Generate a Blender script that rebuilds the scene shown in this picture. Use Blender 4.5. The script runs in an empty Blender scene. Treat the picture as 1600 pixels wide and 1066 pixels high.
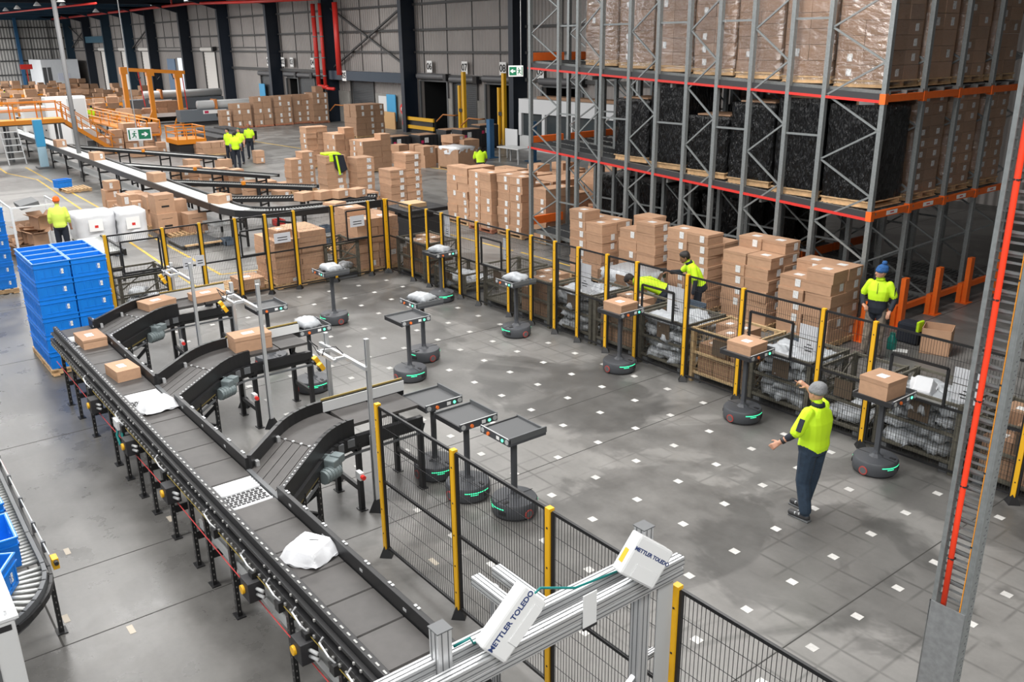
import bpy, bmesh, math, random
from mathutils import Vector, Matrix
random.seed(7)
SC = bpy.context.scene
COL = SC.collection
PI = math.pi

# ------------------------------------------------------------------ camera
CAM = (10.3522, -9.9955, 5.76415)
F_PX, PITCH, ROLL, YAW = 1373.177, 0.3297217, -0.01239385, 2.48280923
_cy, _sy, _cp, _sp = math.cos(YAW), math.sin(YAW), math.cos(PITCH), math.sin(PITCH)
_f = Vector((_cp*_cy, _cp*_sy, -_sp)); _r = Vector((_sy, -_cy, 0)); _u = _r.cross(_f)
_r2 = _r*math.cos(ROLL) + _u*math.sin(ROLL); _u2 = _u*math.cos(ROLL) - _r*math.sin(ROLL)
cd = bpy.data.cameras.new('camera'); cam = bpy.data.objects.new('camera', cd); COL.objects.link(cam)
cd.sensor_width = 36; cd.sensor_fit = 'HORIZONTAL'; cd.lens = 36*F_PX/1600
cd.clip_start = .05; cd.clip_end = 500
mw = Matrix.Identity(4)
for i in range(3):
    mw[i][0] = _r2[i]; mw[i][1] = _u2[i]; mw[i][2] = -_f[i]; mw[i][3] = CAM[i]
cam.matrix_world = mw
SC.camera = cam

def G(x, y, z=0.0):
    """the point at height z that a measured image position stands on"""
    d = _f + _r2*((x-800)/F_PX) - _u2*((y-533)/F_PX)
    t = (z-CAM[2])/d[2]
    return (CAM[0]+t*d[0], CAM[1]+t*d[1], z)

# ------------------------------------------------------------------ world, light, exposure
SC.view_settings.view_transform = 'Standard'
SC.view_settings.look = 'None'
SC.view_settings.gamma = 1.0
SC.view_settings.use_curve_mapping = False
SC.view_settings.exposure = 0.0
wd = bpy.data.worlds.new('world'); SC.world = wd; wd.use_nodes = True
bg = wd.node_tree.nodes['Background']
bg.inputs[0].default_value = (.90, .95, 1.0, 1); bg.inputs[1].default_value = 1.1

def area(name, loc, sx, sy, power, col=(1, .97, .93)):
    l = bpy.data.lights.new(name, 'AREA'); l.shape = 'RECTANGLE'; l.size = sx; l.size_y = sy
    l.energy = power; l.color = col
    o = bpy.data.objects.new(name, l); COL.objects.link(o); o.location = loc
    return o
# roof daylight strips; three at the far end and the last are added, unseen fill
ROOF_AND_FILL_LIGHTS = [(-128, -16, 22, 950), (-110, -13, 20, 850), (-88, -11, 22, 700), (-66, 3, 26, 170), (-46, 3, 28, 150), (-28, -1, 28, 140), (-13, -4, 24, 140), (1, -6, 22, 135), (13, -12, 18, 150)]
for x, y, ln, w_m in ROOF_AND_FILL_LIGHTS:
    area('roof_and_fill_light', (x, y, 9.9), 3.4, ln, w_m*ln, (1, .985, .965))

# ------------------------------------------------------------------ materials
MATS = {}
def mat(name, col, rough=.6, metal=0., noise=0., nscale=8., bump=0., bscale=40., spec=.5, emit=0., trans=0., alpha=1., objvar=0., coat=0.):
    if name in MATS: return MATS[name]
    m = bpy.data.materials.new(name); m.use_nodes = True
    nt = m.node_tree; N = nt.nodes; L = nt.links
    b = N['Principled BSDF']
    b.inputs['Base Color'].default_value = (*col, 1)
    b.inputs['Roughness'].default_value = rough; b.inputs['Metallic'].default_value = metal
    b.inputs['Specular IOR Level'].default_value = spec
    if trans: b.inputs['Transmission Weight'].default_value = trans
    if alpha < 1: b.inputs['Alpha'].default_value = alpha
    if coat: b.inputs['Coat Weight'].default_value = coat; b.inputs['Coat Roughness'].default_value = .25
    if emit:
        b.inputs['Emission Color'].default_value = (*col, 1); b.inputs['Emission Strength'].default_value = emit
    src = None
    if noise or objvar:
        mx = N.new('ShaderNodeHueSaturation'); mx.inputs['Color'].default_value = (*col, 1)
        val = None
        if noise:
            tc = N.new('ShaderNodeTexCoord'); nz = N.new('ShaderNodeTexNoise')
            nz.inputs['Scale'].default_value = nscale; nz.inputs['Detail'].default_value = 5
            L.new(tc.outputs['Object'], nz.inputs['Vector'])
            mr = N.new('ShaderNodeMapRange'); mr.inputs[1].default_value = .3; mr.inputs[2].default_value = .7
            mr.inputs[3].default_value = 1-noise; mr.inputs[4].default_value = 1+noise
            L.new(nz.outputs['Fac'], mr.inputs[0]); val = mr.outputs[0]
        if objvar:
            oi = N.new('ShaderNodeObjectInfo'); m2 = N.new('ShaderNodeMapRange')
            m2.inputs[3].default_value = 1-objvar; m2.inputs[4].default_value = 1+objvar
            L.new(oi.outputs['Random'], m2.inputs[0])
            if val:
                mm = N.new('ShaderNodeMath'); mm.operation = 'MULTIPLY'
                L.new(val, mm.inputs[0]); L.new(m2.outputs[0], mm.inputs[1]); val = mm.outputs[0]
            else: val = m2.outputs[0]
        L.new(val, mx.inputs['Value']); L.new(mx.outputs[0], b.inputs['Base Color'])
    if bump:
        tc = N.new('ShaderNodeTexCoord'); nz = N.new('ShaderNodeTexNoise')
        nz.inputs['Scale'].default_value = bscale; nz.inputs['Detail'].default_value = 4
        L.new(tc.outputs['Object'], nz.inputs['Vector'])
        bp = N.new('ShaderNodeBump'); bp.inputs['Strength'].default_value = bump; bp.inputs['Distance'].default_value = .02
        L.new(nz.outputs['Fac'], bp.inputs['Height']); L.new(bp.outputs[0], b.inputs['Normal'])
    MATS[name] = m
    return m

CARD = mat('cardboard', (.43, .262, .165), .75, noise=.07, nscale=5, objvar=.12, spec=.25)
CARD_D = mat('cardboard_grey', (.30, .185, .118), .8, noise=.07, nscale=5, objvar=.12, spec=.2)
CARD_IN = mat('cardboard_inside', (.30, .18, .10), .85)
TAPE = mat('packing_tape', (.50, .30, .17), .35)
WHITE = mat('white_plastic', (.64, .65, .66), .45)
PAPER = mat('paper', (.80, .80, .79), .7)
BLACK = mat('black_steel', (.012, .012, .013), .42, spec=.5)
BLACKP = mat('black_plastic', (.018, .018, .02), .55)
WIRE = mat('black_wire', (.015, .015, .016), .5)
YELLOW = mat('yellow_paint', (.74, .40, .012), .45)
ORANGE = mat('orange_paint', (.76, .135, .015), .45, noise=.05)
AMBER = mat('amber_paint', (.70, .235, .010), .5)
RED = mat('red_paint', (.62, .03, .022), .45)
GALV = mat('galvanised_steel', (.23, .245, .245), .45, metal=.4, noise=.12, nscale=30)
GALVD = mat('dull_steel', (.20, .205, .20), .5, metal=.4, noise=.12, nscale=20)
ALU = mat('aluminium', (.62, .63, .64), .38, metal=.6)
OLIVE = mat('worn_green_steel', (.10, .092, .07), .7, noise=.25, nscale=18)
RUST = mat('worn_cream_steel', (.42, .30, .16), .7, noise=.3, nscale=18)
NAVY = mat('navy_paint', (.006, .013, .026), .45)
BLUEP = mat('blue_paint', (.02, .10, .22), .5)
TOTE = mat('blue_plastic', (.006, .19, .66), .42, noise=.05, objvar=.06, spec=.45)
TOTE_RIM = mat('blue_plastic_worn_edge', (.32, .50, .80), .5)
BELT = mat('conveyor_belt', (.060, .056, .054), .55, noise=.14, nscale=7, objvar=.10)
WBELT = mat('white_belt', (.60, .62, .60), .45, noise=.05, nscale=20)
GREY = mat('grey_paint', (.42, .43, .43), .5)
GREYL = mat('light_grey_paint', (.62, .63, .63), .5)
GREYD = mat('dark_grey_paint', (.10, .105, .11), .5)
MOTOR = mat('motor_grey_green', (.14, .17, .175), .5)
ROBOT = mat('robot_charcoal', (.060, .064, .072), .5, noise=.05)
TRAYM = mat('tray_rubber', (.075, .077, .08), .6)
GLOW = mat('green_light', (.06, 1., .45), .4, emit=1.3)
DOT = mat('green_lamp', (.10, 1., .45), .4, emit=2.6)
WOOD = mat('pallet_wood', (.52, .34, .18), .8, noise=.18, nscale=12, objvar=.18)
WOOD_R = mat('red_pallet_wood', (.40, .16, .09), .8, noise=.18, nscale=12, objvar=.12)
OSB = mat('particle_board', (.55, .34, .16), .8, noise=.22, nscale=25)
BAG = mat('grey_mailer_film', (.40, .42, .44), .35, noise=.05, objvar=.08, bump=.6, bscale=11, spec=.5)
BAGW = mat('white_mailer_film', (.66, .67, .69), .35, bump=.3, bscale=8, spec=.5)
FILMB = mat('black_stretch_film', (.004, .004, .0045), .17, bump=1.0, bscale=17, spec=.45)
SKIN = mat('skin', (.50, .26, .17), .55)
SKIN_D = mat('skin_brown', (.22, .11, .065), .55)
LIME = mat('hivis_lime', (.56, .86, .015), .7, bump=.12, bscale=14)
DNAVY = mat('dark_navy_cloth', (.012, .016, .026), .85, bump=.1, bscale=20)
JEANS = mat('dark_jeans', (.018, .035, .060), .85, noise=.2, nscale=15, bump=.1, bscale=20)
KHAKI = mat('camouflage_cloth', (.20, .165, .13), .85, noise=.5, nscale=14)
BOOT = mat('boot_leather', (.035, .027, .022), .6)
BEANIE = mat('grey_knit', (.20, .205, .21), .9, noise=.15, nscale=60, bump=.4, bscale=90)
BEANIE_B = mat('blue_knit', (.02, .09, .26), .9, noise=.3, nscale=50, bump=.4, bscale=90)
BEANIE_O = mat('orange_knit', (.85, .13, .015), .9, bump=.3, bscale=90)
HAIR = mat('dark_hair', (.012, .009, .008), .6, bump=.4, bscale=60)
GREYCLOTH = mat('grey_sleeve_cloth', (.30, .31, .33), .85)
REFL = mat('reflective_tape', (.55, .57, .58), .3, metal=.3)
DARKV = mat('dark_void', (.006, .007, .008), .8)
TEAL = mat('teal_door_paint', (.02, .14, .17), .5)
CYAN = mat('cyan_panel', (.04, .30, .55), .45)
GREEN = mat('sign_green', (.0, .17, .075), .5, emit=.12)
SIGNW = mat('sign_white', (.85, .86, .85), .5, emit=.10)
TEXTB = mat('print_navy', (.02, .04, .14), .5)
TEXTK = mat('print_black', (.01, .01, .01), .6)
REDC = mat('red_cable', (.85, .05, .012), .5)
ORC = mat('orange_cable', (.85, .33, .03), .5)
TEALC = mat('teal_cable', (.0, .16, .15), .5)
CREAMD = mat('cream_roller_door', (.80, .77, .73), .6)
DAY = mat('daylight_opening', (.85, .92, 1.0), .5, emit=1.6)
ROLLER = mat('zinc_roller', (.42, .43, .42), .35, metal=.6)
WALLIN = mat('concrete_wall', (.26, .25, .23), .8, noise=.12, nscale=3)
TEALBOT = mat('teal_bottle', (.0, .16, .13), .3)

def film_mat():
    m = bpy.data.materials.new('clear_stretch_film'); m.use_nodes = True
    nt = m.node_tree; N = nt.nodes; L = nt.links
    for n in list(N):
        if n.type == 'BSDF_PRINCIPLED': N.remove(n)
    out = N['Material Output']
    tr = N.new('ShaderNodeBsdfTransparent'); tr.inputs[0].default_value = (.93, .93, .93, 1)
    gl = N.new('ShaderNodeBsdfGlossy'); gl.inputs['Roughness'].default_value = .16; gl.inputs[0].default_value = (.9, .9, .92, 1)
    tc = N.new('ShaderNodeTexCoord'); nz = N.new('ShaderNodeTexNoise'); nz.inputs['Scale'].default_value = 5; nz.inputs['Detail'].default_value = 6
    mp = N.new('ShaderNodeMapping'); mp.inputs['Scale'].default_value = (1, 1, 2.2)
    L.new(tc.outputs['Object'], mp.inputs[0]); L.new(mp.outputs[0], nz.inputs['Vector'])
    bp = N.new('ShaderNodeBump'); bp.inputs['Strength'].default_value = 1.0; bp.inputs['Distance'].default_value = .08
    L.new(nz.outputs['Fac'], bp.inputs['Height']); L.new(bp.outputs[0], gl.inputs['Normal'])
    mx = N.new('ShaderNodeMixShader'); mx.inputs[0].default_value = .17
    L.new(tr.outputs[0], mx.inputs[1]); L.new(gl.outputs[0], mx.inputs[2]); L.new(mx.outputs[0], out.inputs[0])
    return m
FILM = film_mat()
# vertical pull-lines in the black film
_n = FILMB.node_tree.nodes; _t = next(n for n in _n if n.type == 'TEX_NOISE'); _c = next(n for n in _n if n.type == 'TEX_COORD')
_m = _n.new('ShaderNodeMapping'); _m.inputs['Scale'].default_value = (1.3, 1.3, .28); FILMB.node_tree.links.new(_c.outputs['Object'], _m.inputs[0]); FILMB.node_tree.links.new(_m.outputs[0], _t.inputs['Vector'])
next(n for n in _n if n.type == 'BUMP').inputs['Distance'].default_value = .07; _n['Principled BSDF'].inputs['Roughness'].default_value = .13

def label_mat():
    m = bpy.data.materials.new('printed_label'); m.use_nodes = True
    nt = m.node_tree; N = nt.nodes; L = nt.links; b = N['Principled BSDF']; b.inputs['Roughness'].default_value = .55
    tc = N.new('ShaderNodeTexCoord'); mp = N.new('ShaderNodeMapping'); mp.inputs['Scale'].default_value = (60, 60, 38)
    vo = N.new('ShaderNodeTexNoise'); vo.inputs['Scale'].default_value = 1; vo.inputs['Detail'].default_value = 1
    L.new(tc.outputs['Object'], mp.inputs[0]); L.new(mp.outputs[0], vo.inputs['Vector'])
    cr = N.new('ShaderNodeValToRGB'); cr.color_ramp.elements[0].position = .38; cr.color_ramp.elements[0].color = (.12, .12, .12, 1)
    cr.color_ramp.elements[1].position = .44; cr.color_ramp.elements[1].color = (.78, .78, .77, 1)
    L.new(vo.outputs['Fac'], cr.inputs[0]); L.new(cr.outputs[0], b.inputs['Base Color'])
    return m
LABELM = label_mat()

# ------------------------------------------------------------------ mesh helpers
BOXF = [(0, 3, 2, 1), (4, 5, 6, 7), (0, 1, 5, 4), (1, 2, 6, 5), (2, 3, 7, 6), (3, 0, 4, 7)]
class MB:
    def __init__(s): s.v = []; s.f = []; s.m = []
    def box(s, c, d, m=0, R=None):
        hx, hy, hz = d[0]/2, d[1]/2, d[2]/2; n = len(s.v)
        for p in ((-hx, -hy, -hz), (hx, -hy, -hz), (hx, hy, -hz), (-hx, hy, -hz), (-hx, -hy, hz), (hx, -hy, hz), (hx, hy, hz), (-hx, hy, hz)):
            q = Vector(p)
            if R is not None: q = R @ q
            s.v.append((q[0]+c[0], q[1]+c[1], q[2]+c[2]))
        for f in BOXF: s.f.append(tuple(n+i for i in f)); s.m.append(m)
        return s
    def bx(s, x0, x1, y0, y1, z0, z1, m=0):
        return s.box(((x0+x1)/2, (y0+y1)/2, (z0+z1)/2), (abs(x1-x0), abs(y1-y0), abs(z1-z0)), m)
    def bar(s, p, q, w, h, m=0, up=(0, 0, 1)):
        p = Vector(p); q = Vector(q); d = q-p; ln = d.length
        if ln < 1e-6: return s
        d.normalize(); u = Vector(up)
        if abs(d.dot(u)) > .99: u = Vector((1, 0, 0))
        a = d.cross(u).normalized(); b = a.cross(d)
        R = Matrix((d, a, b)).transposed()
        return s.box((p+q)/2, (ln, w, h), m, R)
    def tube(s, pts, r, n=8, m=0, caps=True):
        pts = [Vector(p) for p in pts]; k = len(pts); rr = r if isinstance(r, (list, tuple)) else [r]*k
        base = len(s.v); prev = None
        for i, p in enumerate(pts):
            d = (pts[min(i+1, k-1)]-pts[max(i-1, 0)])
            if d.length < 1e-9: d = Vector((0, 0, 1))
            d.normalize()
            if prev is None:
                u = Vector((0, 0, 1)) if abs(d.z) < .9 else Vector((1, 0, 0))
                a = d.cross(u).normalized()
            else:
                a = (prev - d*prev.dot(d))
                a = a.normalized() if a.length > 1e-6 else d.orthogonal().normalized()
            prev = a; b = d.cross(a)
            for j in range(n):
                t = 2*PI*j/n
                q = p + (a*math.cos(t)+b*math.sin(t))*rr[i]
                s.v.append(tuple(q))
        for i in range(k-1):
            for j in range(n):
                s.f.append((base+i*n+j, base+i*n+(j+1) % n, base+(i+1)*n+(j+1) % n, base+(i+1)*n+j)); s.m.append(m)
        if caps:
            s.f.append(tuple(base+j for j in range(n))[::-1]); s.m.append(m)
            s.f.append(tuple(base+(k-1)*n+j for j in range(n))); s.m.append(m)
        return s
    def lathe(s, prof, n=24, m=0, c=(0, 0, 0)):
        base = len(s.v); k = len(prof)
        for r, z in prof:
            for j in range(n):
                t = 2*PI*j/n; s.v.append((c[0]+r*math.cos(t), c[1]+r*math.sin(t), c[2]+z))
        for i in range(k-1):
            for j in range(n):
                s.f.append((base+i*n+j, base+i*n+(j+1) % n, base+(i+1)*n+(j+1) % n, base+(i+1)*n+j)); s.m.append(m)
        s.f.append(tuple(base+j for j in range(n))[::-1]); s.m.append(m)
        s.f.append(tuple(base+(k-1)*n+j for j in range(n))); s.m.append(m)
        return s
    def prism(s, pts, ax, t, m=0):
        """outline pts (3d) extruded by vector ax*t"""
        n = len(pts); b = len(s.v); a = Vector(ax)*t
        for p in pts: s.v.append(tuple(p))
        for p in pts: s.v.append(tuple(Vector(p)+a))
        s.f.append(tuple(range(b, b+n))[::-1]); s.m.append(m)
        s.f.append(tuple(range(b+n, b+2*n))); s.m.append(m)
        for i in range(n):
            j = (i+1) % n; s.f.append((b+i, b+j, b+n+j, b+n+i)); s.m.append(m)
        return s
    def quad(s, a, b, c, d, m=0):
        n = len(s.v); s.v += [tuple(a), tuple(b), tuple(c), tuple(d)]; s.f.append((n, n+1, n+2, n+3)); s.m.append(m); return s
    def mesh(s, name, mats, off=(0, 0, 0), smooth=False):
        me = bpy.data.meshes.new(name)
        vs = s.v if not any(off) else [(v[0]-off[0], v[1]-off[1], v[2]-off[2]) for v in s.v]
        me.from_pydata(vs, [], s.f)
        if not isinstance(mats, (list, tuple)): mats = [mats]
        for mm in mats: me.materials.append(mm)
        if len(mats) > 1: me.polygons.foreach_set('material_index', s.m)
        if smooth:
            me.polygons.foreach_set('use_smooth', [True]*len(me.polygons))
        me.update()
        return me
    def build(s, name, mats, parent=None, smooth=False, bevel=0, kind=None, autosmooth=False):
        """links ONE mesh object; geometry is in world space, stored relative to the root thing"""
        off = (0, 0, 0); p = parent
        if parent is not None:
            while p.parent is not None: p = p.parent
            off = tuple(p.location) if p.get('_w') else (0, 0, 0)
            if p.type == 'MESH' and not p.get('_w'): off = (0, 0, 0)
        me = s.mesh(name, mats, off, smooth or autosmooth)
        if autosmooth:
            bm = bmesh.new(); bm.from_mesh(me)
            for e in bm.edges:
                if len(e.link_faces) == 2 and e.calc_face_angle(0) > .6: e.smooth = False
            bm.to_mesh(me); bm.free()
        o = bpy.data.objects.new(name, me); COL.objects.link(o)
        if parent is not None: o.parent = parent
        if bevel:
            md = o.modifiers.new('bevel', 'BEVEL'); md.width = bevel; md.segments = 2; md.limit_method = 'ANGLE'
        if kind: o['kind'] = kind
        return o

def tag(o, label, cat, group=None, kind=None):
    if label: o['label'] = label
    if cat: o['category'] = cat
    if group: o['group'] = group
    if kind: o['kind'] = kind
    return o
def thing(name, label, cat, loc=(0, 0, 0), rz=0., group=None, world=True):
    """an Empty at the thing's base; world=True: parts are written in world coordinates"""
    o = bpy.data.objects.new(name, None); COL.objects.link(o)
    o.location = loc; o.rotation_euler = (0, 0, rz); o.empty_display_size = .1
    if world and not rz: o['_w'] = 1
    return tag(o, label, cat, group)
def inst(name, me, loc, rz=0., parent=None, scale=None, rot=None):
    o = bpy.data.objects.new(name, me); COL.objects.link(o)
    o.location = loc; o.rotation_euler = rot if rot else (0, 0, rz)
    if scale: o.scale = scale
    if parent is not None: o.parent = parent
    return o
def dup(root, loc, rz, label=None, group=None):
    r = root.copy(); COL.objects.link(r); r.location = loc; r.rotation_euler = (0, 0, rz)
    if label: r['label'] = label
    if group: r['group'] = group
    for ch in list(root.children):
        c = ch.copy(); COL.objects.link(c); c.parent = r
        for g in list(ch.children):
            d = g.copy(); COL.objects.link(d); d.parent = c
    return r
def struct(o): o['kind'] = 'structure'; return o
def rot2(x, y, a): return (x*math.cos(a)-y*math.sin(a), x*math.sin(a)+y*math.cos(a))

def text_mesh(txt, size, mat_, depth=.002, bold=0.):
    cu = bpy.data.curves.new('lettering', 'FONT'); cu.body = txt; cu.size = size; cu.align_x = 'CENTER'; cu.align_y = 'CENTER'
    cu.extrude = depth; cu.offset = bold; cu.resolution_u = 3
    o = bpy.data.objects.new('lettering_tmp', cu); COL.objects.link(o)
    bpy.context.view_layer.update()
    me = bpy.data.meshes.new_from_object(o.evaluated_get(bpy.context.evaluated_depsgraph_get()))
    bpy.data.objects.remove(o); bpy.data.curves.remove(cu)
    me.materials.clear(); me.materials.append(mat_); me.name = 'lettering'
    return me
SC.cycles.use_denoising = True
# ------------------------------------------------------------------ floor
def floor_mat():
    m = bpy.data.materials.new('polished_concrete'); m.use_nodes = True
    nt = m.node_tree; N = nt.nodes; L = nt.links; b = N['Principled BSDF']
    tc = N.new('ShaderNodeTexCoord'); P = tc.outputs['Object']
    def math_(op, a, c=None, clamp=False):
        n = N.new('ShaderNodeMath'); n.operation = op; n.use_clamp = clamp
        for i, v in enumerate((a, c)):
            if v is None: continue
            if isinstance(v, (int, float)): n.inputs[i].default_value = v
            else: L.new(v, n.inputs[i])
        return n.outputs[0]
    def noise(scale, detail=4, rough=.55, vec=P, dist=0.):
        n = N.new('ShaderNodeTexNoise'); n.inputs['Scale'].default_value = scale; n.inputs['Detail'].default_value = detail
        n.inputs['Roughness'].default_value = rough; n.inputs['Distortion'].default_value = dist
        L.new(vec, n.inputs['Vector']); return n.outputs['Fac']
    def smooth(v, a, c):
        n = N.new('ShaderNodeMapRange'); n.interpolation_type = 'SMOOTHSTEP'
        n.inputs[1].default_value = a; n.inputs[2].default_value = c; L.new(v, n.inputs[0]); return n.outputs[0]
    sx = N.new('ShaderNodeSeparateXYZ'); L.new(P, sx.inputs[0]); X, Y = sx.outputs[0], sx.outputs[1]
    big = smooth(noise(.30, 5, .55, dist=1.4), .485, .545)            # cleaned / worn patches
    mid = noise(1.7, 6, .62); fine = noise(16, 3)
    streak_map = N.new('ShaderNodeMapping'); streak_map.inputs['Scale'].default_value = (.35, 2.2, 1); L.new(P, streak_map.inputs[0])
    streak = noise(1.0, 5, .6, streak_map.outputs[0])
    # wheel tracks of the robots, worn along the marker grid
    def tracks(v):
        fr = math_('FRACT', math_('DIVIDE', math_('ADD', v, 80.4), .8))
        d = math_('ABSOLUTE', math_('SUBTRACT', math_('ABSOLUTE', math_('SUBTRACT', fr, .5)), .24))
        return math_('SUBTRACT', 1, smooth(d, .0, .035))
    tr = math_('MAXIMUM', math_('MULTIPLY', tracks(X), .8), tracks(Y))
    cell = math_('MULTIPLY', math_('MULTIPLY', smooth(X, -9.6, -8.8), math_('SUBTRACT', 1, smooth(X, 8.5, 9.5))),
                 math_('MULTIPLY', smooth(Y, -4.9, -4.2), math_('SUBTRACT', 1, smooth(Y, .9, 1.2))))
    tr = math_('MULTIPLY', math_('MULTIPLY', tr, cell), math_('MULTIPLY', smooth(noise(.8, 2), .42, .6), big))
    aisle0 = math_('SUBTRACT', 1, smooth(Y, -6.6, -5.4))
    big = math_('MULTIPLY', big, math_('SUBTRACT', 1, math_('MULTIPLY', aisle0, .75)))
    v = math_('ADD', math_('MULTIPLY', big, .062), math_('MULTIPLY', mid, .12))
    v = math_('ADD', v, math_('MULTIPLY', fine, .03)); v = math_('ADD', v, math_('MULTIPLY', streak, .07))
    aisle = math_('SUBTRACT', 1, smooth(Y, -6.6, -5.4))
    # greasy darker patches where the robots wait (their own outline, broken by noise)
    def blob(cx, cy, rx, ry):
        dx = math_('DIVIDE', math_('SUBTRACT', X, cx), rx); dy = math_('DIVIDE', math_('SUBTRACT', Y, cy), ry)
        d2 = math_('SQRT', math_('ADD', math_('MULTIPLY', dx, dx), math_('MULTIPLY', dy, dy)))
        return math_('SUBTRACT', 1, smooth(math_('ADD', d2, math_('MULTIPLY', math_('SUBTRACT', edge, .5), 1.3)), .8, 1.0))
    edge = noise(.9, 4, .6, dist=.8)
    grease = math_('MAXIMUM', math_('MAXIMUM', blob(-.3, -.6, 2.2, 1.3), blob(5.6, -1.7, 1.7, 1.5)), math_('MAXIMUM', blob(-7.6, -.3, 1.6, 1.4), blob(6.2, .6, 1.6, .7)))
    v = math_('ADD', v, math_('ADD', .012, math_('MULTIPLY', aisle, -.012)))
    v = math_('MULTIPLY', v, math_('SUBTRACT', 1, math_('MULTIPLY', grease, .38)))
    v = math_('MULTIPLY', v, math_('SUBTRACT', 1, math_('MULTIPLY', tr, .45)))
    cc = N.new('ShaderNodeCombineColor')
    L.new(math_('MULTIPLY', v, 1.03), cc.inputs[0]); L.new(v, cc.inputs[1]); L.new(math_('MULTIPLY', v, .95), cc.inputs[2])
    L.new(cc.outputs[0], b.inputs['Base Color'])
    L.new(math_('SUBTRACT', math_('ADD', .20, math_('MULTIPLY', mid, .42)), math_('MULTIPLY', aisle, .10)), b.inputs['Roughness'])
    b.inputs['Specular IOR Level'].default_value = .5
    bp = N.new('ShaderNodeBump'); bp.inputs['Strength'].default_value = .06; bp.inputs['Distance'].default_value = .01
    L.new(fine, bp.inputs['Height']); L.new(bp.outputs[0], b.inputs['Normal'])
    return m
floor = struct(MB().bx(-142, 22, -34, 24, -.2, 0).build('floor', floor_mat()))
# control joints, painted lines and robot position markers belong to the floor
JOINT = mat('joint_filler', (.035, .033, .03), .8)
jm = MB()
for x in (-12.2, -8.1, -3.9, .27, 1.66, 6.22): jm.bx(x-.007, x+.007, -34, 22.3, 0, .0015)
jm.bx(-30, 1.66, -9.07, -9.05, 0, .0015); jm.bx(-60, 16, 2.95, 2.965, 0, .0015)
jm.build('floor_joint', JOINT, floor)
TAGM = mat('floor_marker_vinyl', (.52, .51, .49), .6, noise=.1, nscale=30, objvar=.12)
tagme = MB().box((0, 0, .002), (.105, .095, .003)).mesh('floor_marker', TAGM)
for a in range(-11, 11):
    for b_ in range(-1, 7):
        inst('floor_marker', tagme, (a*.8, -b_*.8, 0), random.uniform(-.06, .06), floor)
LINE = mat('line_paint', (.55, .36, .06), .7, noise=.25, nscale=4)
def line(p, q, w=.09): MB().bar((p[0], p[1], .002), (q[0], q[1], .002), w, .003).build('painted_line', LINE, floor)
line((-60, -2.4), (-38, -3.0)); line((-38.2, -3.0), (-35, -2.35)); line((-35, -2.3), (-11, -3.2), .08)
line((-40, -1.85), (-12.2, -2.25), .08); line((-12.2, -2.3), (-11.4, 1.6), .07); line((-10.9, -3.2), (-10.6, 1.4), .07)
line((-26, 13.2), (-20, 13.9), .1); line((-9, 5.35), (-1.5, 5.4), .07); line((-14.5, 5.1), (-9.3, 5.3), .07); line((-60, 10.2), (-33, 12.5), .1)
# scuffs and scraps of tape stuck to the slab near the near conveyor
SCRAP = mat('tape_scrap', (.45, .40, .33), .7)
for px_, py_, a in ((105, 862, .3), (103, 967, .1), (205, 984, .5), (266, 811, .2), (678, 878, 1.)):
    g = G(px_, py_); MB().box((0, 0, .002), (.16, .06, .002)).build('tape_scrap', SCRAP, floor).location = (g[0], g[1], 0)

# ------------------------------------------------------------------ walls
def corr_mat(name, col, period, axis):
    m = bpy.data.materials.new(name); m.use_nodes = True
    nt = m.node_tree; N = nt.nodes; L = nt.links; b = N['Principled BSDF']; b.inputs['Roughness'].default_value = .5
    tc = N.new('ShaderNodeTexCoord'); w = N.new('ShaderNodeTexWave'); w.wave_type = 'BANDS'; w.bands_direction = axis
    w.inputs['Scale'].default_value = 2*PI/period/20; L.new(tc.outputs['Object'], w.inputs['Vector'])
    bp = N.new('ShaderNodeBump'); bp.inputs['Strength'].default_value = .8; bp.inputs['Distance'].default_value = period*.18
    L.new(w.outputs['Fac'], bp.inputs['Height']); L.new(bp.outputs[0], b.inputs['Normal'])
    nz = N.new('ShaderNodeTexNoise'); nz.inputs['Scale'].default_value = .5; L.new(tc.outputs['Object'], nz.inputs['Vector'])
    mr = N.new('ShaderNodeMapRange'); mr.inputs[3].default_value = .8; mr.inputs[4].default_value = 1.15; L.new(nz.outputs['Fac'], mr.inputs[0])
    hs = N.new('ShaderNodeHueSaturation'); hs.inputs['Color'].default_value = (*col, 1); L.new(mr.outputs[0], hs.inputs['Value']); L.new(hs.outputs[0], b.inputs['Base Color'])
    return m
CORR = corr_mat('ribbed_steel_sheet', (.30, .275, .26), .3, 'X')
CORRY = corr_mat('ribbed_steel_sheet_end', (.38, .37, .355), .4, 'Y')
WY = 22.6
COLX = [-30.2, -41.9, -53.1, -63.3, -74.2, -85.0, -96.0, -104.8, -114.2, -123.9, -134.6]
def opening(x0, x1, z1): return (x0, x1, z1)
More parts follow.
